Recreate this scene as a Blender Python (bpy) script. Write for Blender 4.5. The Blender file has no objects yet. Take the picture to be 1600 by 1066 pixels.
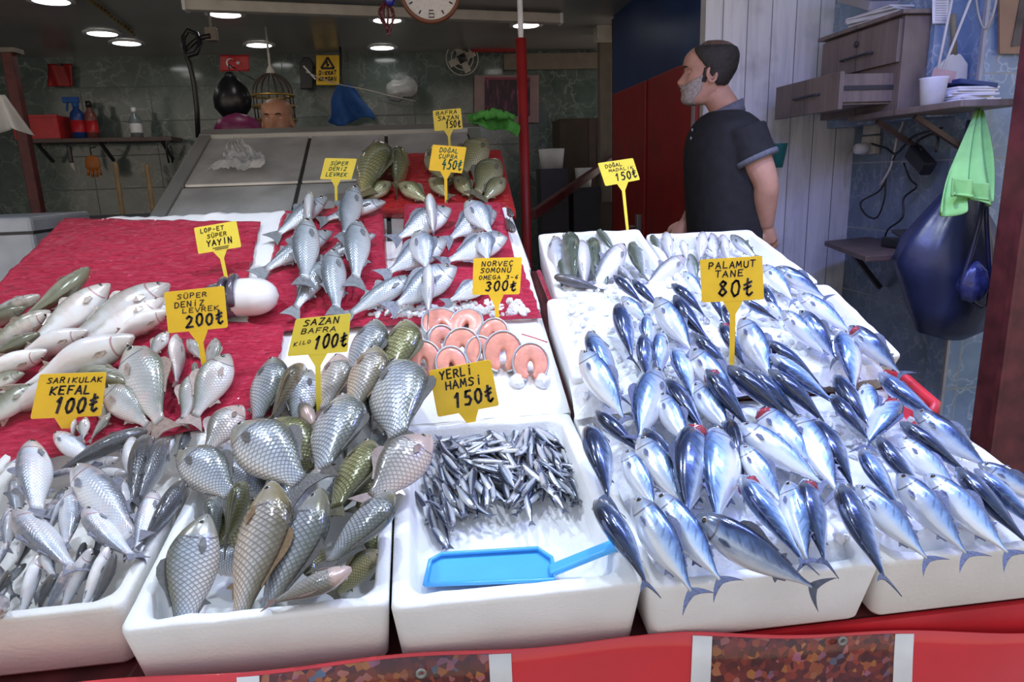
import bpy, bmesh, math, random
import numpy as np
from mathutils import Vector, Matrix, noise as mnoise
random.seed(7)
SC = bpy.context.scene
COL = SC.collection
# ------------------------------------------------------------------ camera
F_PX, PITCH, YAW, ROLL, CAM_Z = 1080.0, math.radians(13.5), math.radians(7.0), math.radians(2.0), 1.5
FW = Vector((math.sin(YAW)*math.cos(PITCH), math.cos(YAW)*math.cos(PITCH), -math.sin(PITCH)))
R0 = Vector((math.cos(YAW), -math.sin(YAW), 0)); U0 = R0.cross(FW)
RT = R0*math.cos(ROLL)-U0*math.sin(ROLL); UP = U0*math.cos(ROLL)+R0*math.sin(ROLL)
CAM = Vector((0, 0, CAM_Z))
cd = bpy.data.cameras.new('camera'); cam = bpy.data.objects.new('camera', cd); COL.objects.link(cam)
cd.sensor_width = 36.0; cd.lens = F_PX/1600*36.0; cd.clip_start = 0.02
mw = Matrix((RT, UP, -FW)).transposed().to_4x4(); mw.translation = CAM; cam.matrix_world = mw
SC.camera = cam
# ------------------------------------------------------------------ colour management
SC.view_settings.view_transform = 'Standard'; SC.view_settings.look = 'None'
SC.view_settings.gamma = 1.0; SC.view_settings.use_curve_mapping = False
SC.view_settings.exposure = 0.0
# ------------------------------------------------------------------ sky: pale overcast, cool overhead, warmer towards the street horizon
W = bpy.data.worlds.new('sky'); SC.world = W; W.use_nodes = True
wn = W.node_tree; wn.nodes.clear()
wo = wn.nodes.new('ShaderNodeOutputWorld'); wb = wn.nodes.new('ShaderNodeBackground')
wt = wn.nodes.new('ShaderNodeTexCoord'); ws = wn.nodes.new('ShaderNodeSeparateXYZ'); wr = wn.nodes.new('ShaderNodeValToRGB')
wn.links.new(wt.outputs['Generated'], ws.inputs[0]); wn.links.new(ws.outputs['Z'], wr.inputs[0])
wr.color_ramp.elements[0].position = 0.0; wr.color_ramp.elements[0].color = (1.0, 0.84, 0.69, 1)
wr.color_ramp.elements[1].position = 0.75; wr.color_ramp.elements[1].color = (0.62, 0.78, 1.0, 1)
wn.links.new(wr.outputs[0], wb.inputs[0]); wb.inputs[1].default_value = 1.05
wn.links.new(wb.outputs[0], wo.inputs[0])
def lamp(name, kind, loc, energy, color, size=0.1, rot=None, sy=None):
    l = bpy.data.lights.new(name, kind); l.energy = energy; l.color = color
    if kind == 'AREA':
        l.size = size
        if sy: l.shape = 'RECTANGLE'; l.size_y = sy
    elif kind == 'SUN': l.angle = size
    else: l.shadow_soft_size = size
    o = bpy.data.objects.new(name, l); COL.objects.link(o); o.location = loc
    if rot: o.rotation_euler = rot
    return o
# the bright lamps strung over the stall (above the frame) and the blue tube on the right
for i, (x, y, z, e) in enumerate(((-0.85, 1.45, 2.5, 45), (-0.15, 1.75, 2.55, 44), (0.50, 1.35, 2.5, 45), (1.0, 1.75, 2.5, 42))):
    l = lamp('stall_lamp', 'SPOT', (x, y, z), e, (0.72, 0.83, 1.0), 0.045).data; l.spot_size = math.radians(105); l.spot_blend = 0.6
lamp('blue_tube_lamp', 'AREA', (1.25, 1.35, 2.35), 28, (0.28, 0.34, 1.0), 1.2, (0, math.radians(-28), 0), 0.12)

# ------------------------------------------------------------------ pixel helpers: turn a pixel of the photo into a point standing on a real plane
def ray(px, py): return FW + RT*((px-800)/F_PX) - UP*((py-533)/F_PX)
def atY(px, py, Y):
    d = ray(px, py); return CAM + d*(Y/d.y)
def atX(px, py, X):
    d = ray(px, py); return CAM + d*(X/d.x)
def atZ(px, py, Z):
    d = ray(px, py); return CAM + d*((Z-CAM_Z)/d.z)
PL = {'F': (0.16, 0.857-0.16*1.01), 'M': (0.40, 0.945-0.40*1.56), 'L': (0.5, 0.165), 'K': (0.5, 0.085), 'P': (0.5, 0.14), 'R': (0.38, 0.417)}
def on(px, py, pl, h=0.0):
    s, c = PL[pl]; n = math.sqrt(1+s*s)
    d = ray(px, py); t = (c+h*n-CAM_Z)/(d.z-s*d.y); return CAM + d*t
def plz(y, pl): s, c = PL[pl]; return c+s*y
def pnorm(pl): s, _ = PL[pl]; return Vector((0, -s, 1)).normalized()

# ------------------------------------------------------------------ object helpers
def obj(name, me, mat=None, parent=None, label=None, cat=None, group=None, kind=None):
    o = bpy.data.objects.new(name, me); COL.objects.link(o)
    if mat is not None and me is not None:
        mi_ = [p.material_index for p in me.polygons] if isinstance(mat, (list, tuple)) else None; me.materials.clear()
        for m in (mat if isinstance(mat, (list, tuple)) else [mat]): me.materials.append(m)
        if mi_:
            for p, q in zip(me.polygons, mi_): p.material_index = q
    if parent is not None: o.parent = parent
    return tag(o, label, cat, group, kind)
def tag(o, label=None, cat=None, group=None, kind=None):
    if label: o['label'] = label
    if cat: o['category'] = cat
    if group: o['group'] = group
    if kind: o['kind'] = kind
    return o
def empty(name, loc=(0, 0, 0), label=None, cat=None, group=None):
    o = bpy.data.objects.new(name, None); COL.objects.link(o); o.location = loc; o.empty_display_size = 0.05
    return tag(o, label, cat, group)
def mesh(name, v, f, smooth=False, uv=None, mi=None):
    me = bpy.data.meshes.new(name); me.from_pydata([tuple(p) for p in v], [], f)
    if uv is not None:
        l = me.uv_layers.new(name='UVMap')
        for p in me.polygons:
            for li in p.loop_indices: l.data[li].uv = uv[me.loops[li].vertex_index]
    if mi is not None:
        for p, k in zip(me.polygons, mi): p.material_index = k
    if smooth:
        for p in me.polygons: p.use_smooth = True
    me.update(); return me
class MB:
    def __init__(s): s.v = []; s.f = []
    def add(s, v, f):
        b = len(s.v); s.v += [Vector(p) for p in v]; s.f += [tuple(i+b for i in q) for q in f]; return s
    def box(s, c, d, M=None):
        x, y, z = d[0]/2, d[1]/2, d[2]/2; c = Vector(c)
        v = [Vector((a*x, b*y, e*z))+c for e in (-1, 1) for b in (-1, 1) for a in (-1, 1)]
        if M is not None: v = [M @ p for p in v]
        return s.add(v, [(0, 2, 3, 1), (4, 5, 7, 6), (0, 1, 5, 4), (2, 6, 7, 3), (0, 4, 6, 2), (1, 3, 7, 5)])
    def bar(s, a, b, w, h):
        a, b = Vector(a), Vector(b); d = (b-a); L = d.length; d.normalize()
        u = Vector((0, 0, 1)) if abs(d.z) < 0.95 else Vector((0, 1, 0))
        r = d.cross(u).normalized(); u = r.cross(d)
        M = Matrix((r, d, u)).transposed().to_4x4(); M.translation = (a+b)/2
        return s.box((0, 0, 0), (w, L, h), M)
    def hexa(s, p): return s.add(p, [(0, 3, 2, 1), (4, 5, 6, 7), (0, 1, 5, 4), (1, 2, 6, 5), (2, 3, 7, 6), (3, 0, 4, 7)])
    def tube(s, pts, r, n=8, cap=True):
        pts = [Vector(p) for p in pts]; m = len(pts); rr = r if isinstance(r, (list, tuple)) else [r]*m
        prev = None; v = []; f = []
        for i, p in enumerate(pts):
            t = (pts[min(i+1, m-1)]-pts[max(i-1, 0)]).normalized()
            if prev is None:
                u = Vector((0, 0, 1)) if abs(t.z) < 0.9 else Vector((1, 0, 0))
                a = t.cross(u).normalized()
            else: a = (prev-t*prev.dot(t)).normalized()
            prev = a; b = t.cross(a)
            for k in range(n):
                an = 2*math.pi*k/n; v.append(p+(a*math.cos(an)+b*math.sin(an))*rr[i])
        for i in range(m-1):
            for k in range(n): f.append((i*n+k, i*n+(k+1) % n, (i+1)*n+(k+1) % n, (i+1)*n+k))
        if cap: f.append(tuple(range(n-1, -1, -1))); f.append(tuple(range((m-1)*n, m*n)))
        return s.add(v, f)
    def rings(s, R, cap=True):
        n = len(R[0]); v = [p for r in R for p in r]; f = []
        for i in range(len(R)-1):
            for k in range(n): f.append((i*n+k, i*n+(k+1) % n, (i+1)*n+(k+1) % n, (i+1)*n+k))
        if cap: f.append(tuple(range(n-1, -1, -1))); f.append(tuple(range((len(R)-1)*n, len(R)*n)))
        return s.add(v, f)
    def lathe(s, c, prof, n=20, M=None):
        c = Vector(c); R = []
        for r, z in prof:
            R.append([(M @ Vector((r*math.cos(2*math.pi*k/n), r*math.sin(2*math.pi*k/n), z)) if M is not None else Vector((r*math.cos(2*math.pi*k/n), r*math.sin(2*math.pi*k/n), z)))+c for k in range(n)])
        return s.rings(R, prof[0][0] < .0045 and prof[0] != prof[-1])
    def prism(s, poly, off):
        n = len(poly); off = Vector(off); v = [Vector(p) for p in poly]+[Vector(p)+off for p in poly]
        f = [tuple(range(n-1, -1, -1)), tuple(range(n, 2*n))]+[(i, (i+1) % n, n+(i+1) % n, n+i) for i in range(n)]
        return s.add(v, f)
    def me(s, name, smooth=False, bevel=0, seg=2):
        m = mesh(name, s.v, s.f, smooth)
        bm = bmesh.new(); bm.from_mesh(m); bmesh.ops.recalc_face_normals(bm, faces=bm.faces)
        if bevel:
            ed = [e for e in bm.edges if len(e.link_faces) == 2 and e.calc_face_angle(0) > 0.6]
            bmesh.ops.bevel(bm, geom=ed, offset=bevel, segments=seg, affect='EDGES', profile=0.5, clamp_overlap=True)
        bm.to_mesh(m); bm.free()
        if smooth:
            for p in m.polygons: p.use_smooth = True
        return m
def sheet(fn, nu, nv, th=0.0, name='sheet'):
    """a subdivided cloth-like sheet with a little thickness: fn(u, v) -> point"""
    v = [Vector(fn(i/nu, j/nv)) for j in range(nv+1) for i in range(nu+1)]
    f = [(j*(nu+1)+i, j*(nu+1)+i+1, (j+1)*(nu+1)+i+1, (j+1)*(nu+1)+i) for j in range(nv) for i in range(nu)]
    uv = [(i/nu, j/nv) for j in range(nv+1) for i in range(nu+1)]
    if th:
        w = nu+1; N = []
        for j in range(nv+1):
            for i in range(w):
                du = v[j*w+min(i+1, nu)]-v[j*w+max(i-1, 0)]; dv = v[min(j+1, nv)*w+i]-v[max(j-1, 0)*w+i]; n = du.cross(dv)
                N.append(n.normalized() if n.length > 1e-12 else Vector((0, 0, 1)))
        b = len(v); v += [p-n*th for p, n in zip(v, N)]; uv += uv[:]; f0 = f[:]
        f = [tuple(reversed(q)) for q in f0] if th < 0 else f0[:]
        f += [tuple(k+b for k in (q if th < 0 else reversed(q))) for q in f0]
        bd = [i for i in range(w)]+[(j+1)*w-1 for j in range(1, nv+1)]+[nv*w+i for i in range(nu-1, -1, -1)]+[j*w for j in range(nv-1, 0, -1)]
        for k in range(len(bd)):
            i, j = bd[k], bd[(k+1) % len(bd)]; f.append((j, i, i+b, j+b) if th > 0 else (i, j, j+b, i+b))
    me = mesh(name, v, f, True, uv)
    return me
def nz(x, y, z=0.0): return mnoise.noise(Vector((x, y, z)))

# ------------------------------------------------------------------ materials
def nmat(name):
    m = bpy.data.materials.new(name); m.use_nodes = True; nt = m.node_tree
    return m, nt, nt.nodes['Principled BSDF']
def nn(nt, t, **k):
    n = nt.nodes.new(t)
    for a, b in k.items():
        if a.startswith('i_'):
            key = a[2:]; n.inputs[int(key) if key.isdigit() else key].default_value = b
        else: setattr(n, a, b)
    return n
def math_(nt, op, a, b=None, c=None, clamp=False):
    n = nt.nodes.new('ShaderNodeMath'); n.operation = op; n.use_clamp = clamp
    for i, x in enumerate((a, b, c)):
        if x is None: continue
        if isinstance(x, (int, float)): n.inputs[i].default_value = x
        else: nt.links.new(x, n.inputs[i])
    return n.outputs[0]
def mixc(nt, f, a, b, blend='MIX'):
    n = nt.nodes.new('ShaderNodeMix'); n.data_type = 'RGBA'; n.blend_type = blend
    for i, x in ((0, f), (6, a), (7, b)):
        if isinstance(x, (int, float)): n.inputs[i].default_value = x
        elif isinstance(x, tuple): n.inputs[i].default_value = (*x[:3], 1)
        else: nt.links.new(x, n.inputs[i])
    return n.outputs[2]
def ramp(nt, fac, stops):
    n = nt.nodes.new('ShaderNodeValToRGB'); e = n.color_ramp.elements
    while len(e) < len(stops): e.new(0.5)
    for i, (p, c) in enumerate(stops): e[i].position = p; e[i].color = (*c[:3], 1) if not isinstance(c, (int, float)) else (c, c, c, 1)
    nt.links.new(fac, n.inputs[0]); return n.outputs[0]
def noise_(nt, vec, scale, detail=3.0, rough=0.5, dist=0.0):
    n = nt.nodes.new('ShaderNodeTexNoise'); n.inputs['Scale'].default_value = scale; n.inputs['Detail'].default_value = detail
    n.inputs['Roughness'].default_value = rough; n.inputs['Distortion'].default_value = dist
    if vec is not None: nt.links.new(vec, n.inputs['Vector'])
    return n.outputs['Fac']
def bump_(nt, bs, h, strength=0.3, dist=0.01):
    n = nt.nodes.new('ShaderNodeBump'); n.inputs['Strength'].default_value = strength; n.inputs['Distance'].default_value = dist
    nt.links.new(h, n.inputs['Height']); nt.links.new(n.outputs[0], bs.inputs['Normal'])
def objco(nt): return nt.nodes.new('ShaderNodeTexCoord').outputs['Object']
def uvco(nt): return nt.nodes.new('ShaderNodeTexCoord').outputs['UV']
def simple(name, c, rough=0.5, metal=0.0, var=0.12, vs=12.0, bump=0.0, coat=0.0, bs_=40.0, trans=0.0, emit=0.0, sss=0.0, alpha=1.0):
    m, nt, b = nmat(name); co = objco(nt)
    f = noise_(nt, co, vs, 4)
    d = tuple(x*(1-var) for x in c); l = tuple(min(1, x*(1+var)) for x in c)
    nt.links.new(ramp(nt, f, [(0.3, d), (0.7, l)]), b.inputs['Base Color'])
    b.inputs['Roughness'].default_value = rough; b.inputs['Metallic'].default_value = metal
    b.inputs['Coat Weight'].default_value = coat; b.inputs['Coat Roughness'].default_value = 0.12
    b.inputs['Transmission Weight'].default_value = trans; b.inputs['Alpha'].default_value = alpha
    if sss: b.inputs['Subsurface Weight'].default_value = sss; b.inputs['Subsurface Radius'].default_value = (0.02, 0.015, 0.01)
    if emit: b.inputs['Emission Color'].default_value = (*c, 1); b.inputs['Emission Strength'].default_value = emit
    if bump: bump_(nt, b, noise_(nt, co, bs_, 5), bump, 0.004)
    return m
def marble(name, c1, c2, vein, scale=3.0, rough=0.18, tile=(0.25, 0.33), grout=(0.3, 0.33, 0.34), axis='XZ', gap=0.006):
    m, nt, b = nmat(name); co = objco(nt)
    n0 = nt.nodes.new('ShaderNodeTexNoise'); n0.inputs['Scale'].default_value = 2.2*scale; n0.inputs['Detail'].default_value = 3; nt.links.new(co, n0.inputs['Vector'])
    mx = nt.nodes.new('ShaderNodeMix'); mx.data_type = 'VECTOR'; mx.inputs[0].default_value = 0.30
    nt.links.new(co, mx.inputs[4]); nt.links.new(n0.outputs['Color'], mx.inputs[5])
    vo = nt.nodes.new('ShaderNodeTexVoronoi'); vo.feature = 'DISTANCE_TO_EDGE'; vo.inputs['Scale'].default_value = scale*3.2
    nt.links.new(mx.outputs[1], vo.inputs['Vector'])
    vm = ramp(nt, vo.outputs['Distance'], [(0.0, .8), (0.02, 0.35), (0.07, 0.0)])
    br = noise_(nt, co, scale*1.6, 2)
    vm2 = math_(nt, 'MULTIPLY', vm, ramp(nt, br, [(0.35, 0.15), (0.65, 0.9)]))
    base = ramp(nt, noise_(nt, co, scale*2.5, 6, 0.6), [(0.3, c1), (0.7, c2)])
    col = mixc(nt, vm2, base, vein)
    sp = nt.nodes.new('ShaderNodeSeparateXYZ'); nt.links.new(co, sp.inputs[0])
    a = sp.outputs['X' if axis[0] == 'X' else 'Y']; z = sp.outputs['Z']
    ga = math_(nt, 'LESS_THAN', math_(nt, 'PINGPONG', a, tile[0]/2), gap/2)
    gz = math_(nt, 'LESS_THAN', math_(nt, 'PINGPONG', z, tile[1]/2), gap/2)
    g = math_(nt, 'MAXIMUM', ga, gz)
    nt.links.new(mixc(nt, g, col, grout), b.inputs['Base Color'])
    nt.links.new(math_(nt, 'MULTIPLY_ADD', g, 0.5, rough), b.inputs['Roughness'])
    bump_(nt, b, math_(nt, 'SUBTRACT', 1.0, g), 0.3, 0.002)
    return m
def planks(name, c1, c2, c3, axis='X', w=0.12, rough=0.6, vert=True):
    m, nt, b = nmat(name); co = objco(nt)
    sp = nt.nodes.new('ShaderNodeSeparateXYZ'); nt.links.new(co, sp.inputs[0])
    a = sp.outputs[axis]
    mp = nt.nodes.new('ShaderNodeMapping'); mp.inputs['Scale'].default_value = (14, 14, 1.2); nt.links.new(co, mp.inputs['Vector'])
    gr = noise_(nt, mp.outputs[0], 1.6, 6, 0.65, 0.8)
    col = ramp(nt, gr, [(0.25, c1), (0.5, c2), (0.75, c3)])
    cell = math_(nt, 'FLOOR', math_(nt, 'DIVIDE', a, w))
    wn_ = nt.nodes.new('ShaderNodeTexWhiteNoise'); wn_.noise_dimensions = '1D'; nt.links.new(cell, wn_.inputs['W'])
    col = mixc(nt, math_(nt, 'MULTIPLY', wn_.outputs['Value'], 0.22), col, tuple(x*0.75 for x in c1))
    gap = math_(nt, 'LESS_THAN', math_(nt, 'PINGPONG', a, w/2), 0.0022)
    st = noise_(nt, co, 5.0, 3)
    col = mixc(nt, math_(nt, 'MULTIPLY', ramp(nt, st, [(0.50, 0.0), (0.75, 1.0)]), 0.6), col, tuple(x*0.5 for x in c1))
    nt.links.new(mixc(nt, gap, col, tuple(x*0.35 for x in c1)), b.inputs['Base Color']); b.inputs['Roughness'].default_value = rough
    bump_(nt, b, math_(nt, 'SUBTRACT', math_(nt, 'MULTIPLY', gr, 0.3), gap), 0.3, 0.003)
    return m
def net(name, c):
    """red mesh sacking"""
    m, nt, b = nmat(name); co = objco(nt)
    mp = nt.nodes.new('ShaderNodeMapping'); mp.inputs['Scale'].default_value = (9, 30, 30); nt.links.new(co, mp.inputs['Vector'])
    f = noise_(nt, mp.outputs[0], 3.0, 6, 0.7, 1.2)
    wv = nt.nodes.new('ShaderNodeTexWave'); wv.inputs['Scale'].default_value = 160; wv.inputs['Distortion'].default_value = 2.0; nt.links.new(co, wv.inputs['Vector'])
    wv2 = nt.nodes.new('ShaderNodeTexWave'); wv2.bands_direction = 'Y'; wv2.inputs['Scale'].default_value = 160; wv2.inputs['Distortion'].default_value = 2.0; nt.links.new(co, wv2.inputs['Vector'])
    t = math_(nt, 'MULTIPLY', wv.outputs['Fac'], wv2.outputs['Fac'])
    col = ramp(nt, f, [(0.30, tuple(x*0.38 for x in c)), (0.48, c), (0.62, (c[0]*1.1, c[1]*2+.02, c[2]*1.6)), (0.70, (min(1, c[0]*1.3), c[1]*3+0.16, c[2]*3+0.15))])
    col = mixc(nt, math_(nt, 'MULTIPLY', t, 0.35), col, tuple(x*0.55 for x in c))
    nt.links.new(col, b.inputs['Base Color']); b.inputs['Roughness'].default_value = 0.38; b.inputs['Coat Weight'].default_value = 0.3
    bump_(nt, b, math_(nt, 'ADD', math_(nt, 'MULTIPLY', t, 0.25), f), 0.9, 0.014)
    return m
def fishmat(name, stops, headc=None, headu=0.2, stripes=None, scales=None, rough=0.28, metal=0.25, coat=0.5, gillc=(0.12, 0.1, 0.12), ns=0.10, tint=None, spots=0):
    m, nt, b = nmat(name); uv = uvco(nt); co = objco(nt)
    sp = nt.nodes.new('ShaderNodeSeparateXYZ'); nt.links.new(uv, sp.inputs[0]); u, v = sp.outputs[0], sp.outputs[1]
    n1 = noise_(nt, co, 14, 3); n2 = noise_(nt, co, 45, 4)
    vv = math_(nt, 'ADD', v, math_(nt, 'MULTIPLY', math_(nt, 'SUBTRACT', n1, 0.5), ns*2.2))
    col = ramp(nt, vv, stops)
    if tint: col = mixc(nt, math_(nt, 'MULTIPLY', ramp(nt, noise_(nt, co, 8, 2), [(0.5, 0.0), (0.72, 1.0)]), tint[1]), col, tint[0])
    if stripes:   # oblique dark lines on the upper flank
        ang, fr, dark, v0 = stripes
        w = math_(nt, 'SINE', math_(nt, 'MULTIPLY', math_(nt, 'ADD', math_(nt, 'MULTIPLY', u, ang), v), fr))
        k = math_(nt, 'MULTIPLY', ramp(nt, w, [(0.55, 0.0), (0.85, 1.0)]), ramp(nt, v, [(v0, 0.0), (v0+0.1, 1.0)]))
        k = math_(nt, 'MULTIPLY', k, ramp(nt, u, [(0.22, 0.0), (0.3, 1.0)]))
        col = mixc(nt, math_(nt, 'MULTIPLY', k, 0.6), col, dark)
    h = n2
    if scales:
        nu, nv_, dk, amt = scales
        aa = math_(nt, 'ADD', math_(nt, 'MULTIPLY', u, nu), math_(nt, 'MULTIPLY', v, nv_))
        bb = math_(nt, 'SUBTRACT', math_(nt, 'MULTIPLY', u, nu), math_(nt, 'MULTIPLY', v, nv_))
        pa = math_(nt, 'FRACT', aa); pb = math_(nt, 'FRACT', bb)
        cell = math_(nt, 'MINIMUM', pa, pb)        # bright near the free edge of each overlapping scale
        edge = ramp(nt, cell, [(0.0, 1.0), (0.16, 0.75), (0.42, 0.0)])
        hm = ramp(nt, u, [(0.2, 0.0), (0.26, 1.0)])
        edge = math_(nt, 'MULTIPLY', edge, hm)
        col = mixc(nt, math_(nt, 'MULTIPLY', edge, amt), col, dk)
        h = math_(nt, 'SUBTRACT', math_(nt, 'MULTIPLY', n2, 0.3), edge)
    if headc: col = mixc(nt, math_(nt, 'MULTIPLY', ramp(nt, u, [(headu-0.05, 1.0), (headu+0.03, 0.0)]), 0.65), col, headc)
    if spots: col = mixc(nt, math_(nt, 'MULTIPLY', ramp(nt, noise_(nt, co, 70, 2), [(0.6, 0.0), (0.7, 1.0)]), spots), col, tuple(x*0.4 for x in stops[-1][1]))
    gu = math_(nt, 'SUBTRACT', u, math_(nt, 'MULTIPLY_ADD', math_(nt, 'MULTIPLY', math_(nt, 'SUBTRACT', v, 0.5), math_(nt, 'SUBTRACT', v, 0.5)), -0.35, headu+0.02))
    gl = math_(nt, 'MULTIPLY', math_(nt, 'LESS_THAN', math_(nt, 'ABSOLUTE', gu), 0.009), math_(nt, 'LESS_THAN', math_(nt, 'ABSOLUTE', math_(nt, 'SUBTRACT', v, 0.45)), 0.33))
    mo = math_(nt, 'MULTIPLY', math_(nt, 'LESS_THAN', u, 0.05), math_(nt, 'LESS_THAN', math_(nt, 'ABSOLUTE', math_(nt, 'SUBTRACT', v, 0.42)), 0.03))
    col = mixc(nt, math_(nt, 'MULTIPLY', math_(nt, 'MAXIMUM', gl, mo), 0.75), col, gillc)
    oi = nt.nodes.new('ShaderNodeObjectInfo')
    hs = nt.nodes.new('ShaderNodeHueSaturation'); nt.links.new(col, hs.inputs['Color'])
    nt.links.new(math_(nt, 'MULTIPLY_ADD', oi.outputs['Random'], 0.34, 0.80), hs.inputs['Value'])
    nt.links.new(hs.outputs[0], b.inputs['Base Color'])
    b.inputs['Roughness'].default_value = rough; b.inputs['Metallic'].default_value = metal
    b.inputs['Coat Weight'].default_value = coat; b.inputs['Coat Roughness'].default_value = 0.10
    bump_(nt, b, h, 0.35 if scales else 0.12, 0.002)
    return m
MT = {}
MT['foam'] = simple('white_polystyrene', (0.86, 0.86, 0.86), 0.55, var=0.05, vs=9, bump=0.25, bs_=160, sss=0.15)
MT['foam2'] = simple('aged_polystyrene', (0.82, 0.80, 0.76), 0.6, var=0.07, vs=6, bump=0.3, bs_=140, sss=0.1)
MT['ice'] = simple('crushed_ice', (0.86, 0.88, 0.92), 0.18, var=0.08, vs=40, bump=0.6, bs_=90, coat=0.5, sss=0.4)
MT['steel'] = simple('wet_stainless_steel', (0.58, 0.575, 0.55), 0.36, metal=0.45, var=0.22, vs=7, bump=0.15, bs_=30, coat=0.2)
MT['steelframe'] = simple('dull_steel_frame', (0.30, 0.30, 0.28), 0.4, metal=0.4, var=0.1, vs=5)
MT['seam'] = simple('dark_seam', (0.045, 0.043, 0.04), 0.6)
MT['yellow'] = simple('yellow_plastic', (0.95, 0.60, 0.02), 0.38, var=0.05, vs=20, coat=0.2)
MT['yellow2'] = simple('lemon_plastic', (0.92, 0.74, 0.07), 0.38, var=0.05, vs=20, coat=0.2)
MT['ink'] = simple('black_marker', (0.025, 0.02, 0.03), 0.6)
MT['greenink'] = simple('green_marker', (0.02, 0.17, 0.10), 0.6)
MT['rednet'] = net('red_mesh_sacking', (0.88, 0.03, 0.10))
MT['rednet2'] = net('bright_red_mesh', (0.80, 0.02, 0.03))
MT['redplastic'] = simple('red_plastic', (0.55, 0.02, 0.03), 0.4, var=0.15)
MT['redpaint'] = simple('red_paint', (0.30, 0.013, 0.014), 0.45, var=0.2, vs=6)
MT['darkred'] = simple('dark_red_wood', (0.10, 0.018, 0.018), 0.55, var=0.4, vs=14, bump=0.2)
MT['bluepaint'] = simple('navy_paint', (0.012, 0.045, 0.16), 0.4, var=0.2, vs=5)
MT['greypaint'] = simple('grey_paint', (0.35, 0.35, 0.38), 0.5)
MT['dimbrown'] = simple('dim_brown_paint', (.20, .17, .14), .6)
MT['white'] = simple('white_plastic', (0.75, 0.76, 0.78), 0.45)
MT['offwhite'] = simple('offwhite_paint', (0.55, 0.52, 0.46), 0.5)
MT['scoop'] = simple('sky_blue_plastic', (0.07, 0.42, 0.86), 0.35, var=0.04, coat=0.3)
MT['black'] = simple('black_plastic', (0.015, 0.015, 0.017), 0.35)
MT['bag'] = simple('navy_bin_bag', (0.022, 0.03, 0.085), 0.34, var=0.25, vs=10, bump=0.5, bs_=16)
MT['blackbag'] = simple('black_bin_bag', (0.012, 0.012, 0.016), 0.3, bump=0.5, bs_=20)
MT['clearbag'] = simple('clear_bag', (0.60, 0.61, 0.61), 0.22, var=0.2, vs=18, bump=0.8, bs_=45, coat=0.5, alpha=0.55)
MT['greencloth'] = simple('green_cloth', (0.07, 0.30, 0.05), 0.8, var=0.15, vs=14, bump=0.3, bs_=120)
MT['limecloth'] = simple('lime_cloth', (0.24, 0.52, 0.16), 0.8, var=0.12, vs=14, bump=0.3, bs_=120)
MT['bluecloth'] = simple('blue_cloth', (0.02, 0.10, 0.36), 0.75, var=0.2)
MT['whitecloth'] = simple('white_cloth', (0.6, 0.6, 0.58), 0.8, var=0.1)
MT['cabinet'] = planks('brown_cabinet_wood', (0.13, 0.10, 0.085), (0.20, 0.155, 0.13), (0.25, 0.20, 0.17), 'Y', 0.9, 0.5)
MT['shelfwood'] = simple('dark_shelf_wood', (0.10, 0.065, 0.06), 0.5, var=0.25, vs=10)
MT['wood'] = simple('light_wood', (0.35, 0.22, 0.11), 0.6, var=0.2)
MT['woodwall'] = planks('whitewashed_planks', (0.56, 0.56, 0.60), (0.78, 0.78, 0.80), (0.86, 0.86, 0.87), 'X', 0.115)
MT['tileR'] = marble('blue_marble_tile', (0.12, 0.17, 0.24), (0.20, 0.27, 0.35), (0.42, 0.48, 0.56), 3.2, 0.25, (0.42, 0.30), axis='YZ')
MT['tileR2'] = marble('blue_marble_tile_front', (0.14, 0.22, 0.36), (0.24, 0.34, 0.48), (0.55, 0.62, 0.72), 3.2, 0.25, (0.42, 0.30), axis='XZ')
MT['tileB'] = marble('green_grey_marble_tile', (0.07, 0.10, 0.095), (0.13, 0.17, 0.155), (0.32, 0.36, 0.34), 2.6, 0.12, (0.5, 0.25), (0.10, 0.12, 0.12))
MT['ceil'] = simple('glossy_grey_ceiling_panel', (0.30, 0.30, 0.29), 0.28, var=0.15, vs=2.5)
MT['floor'] = simple('dark_wet_floor', (0.05, 0.05, 0.055), 0.3, var=0.3)
MT['street'] = simple('pale_paving', (0.36, 0.32, 0.28), 0.7, var=0.2)
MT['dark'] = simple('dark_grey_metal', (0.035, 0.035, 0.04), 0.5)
MT['brass'] = simple('brass_trim', (0.45, 0.30, 0.08), 0.35, metal=0.7)
MT['glow'] = simple('lamp_diffuser', (1.0, 0.99, 0.95), 0.5, emit=7.0, var=0.0)
MT['skin'] = simple('skin', (0.52, 0.28, 0.20), 0.5, var=0.10, vs=22, bump=0.06, bs_=120, sss=0.12)
MT['skin2'] = simple('tanned_skin', (0.48, 0.24, 0.15), 0.42, var=0.10, vs=22, sss=0.1)
MT['hair'] = simple('dark_brown_hair', (0.022, 0.017, 0.014), 0.65, var=0.4, vs=60, bump=0.6, bs_=220)
MT['thinhair'] = simple('thin_brown_hair', (.13, .075, .05), .6, var=.5, vs=50, bump=.4, bs_=220)
MT['stubble'] = simple('grey_beard', (0.36, 0.31, 0.28), 0.8, var=0.3, vs=120, bump=0.5, bs_=260)
MT['shirt'] = simple('black_polo_fabric', (0.012, 0.012, 0.016), 0.85, var=0.3, vs=30, bump=0.25, bs_=22)
MT['trim'] = simple('grey_knit_trim', (0.13, 0.135, 0.17), 0.85, var=0.15, vs=60)
MT['trousers'] = simple('dark_trousers', (0.02, 0.02, 0.028), 0.85)
MT['salmon'] = simple('salmon_flesh', (0.82, 0.34, 0.25), 0.3, var=0.18, vs=38, bump=0.25, bs_=120, coat=0.5, sss=0.3)
MT['salmonskin'] = simple('salmon_skin', (0.50, 0.52, 0.56), 0.3, metal=0.3, var=0.2, coat=0.5)
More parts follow.
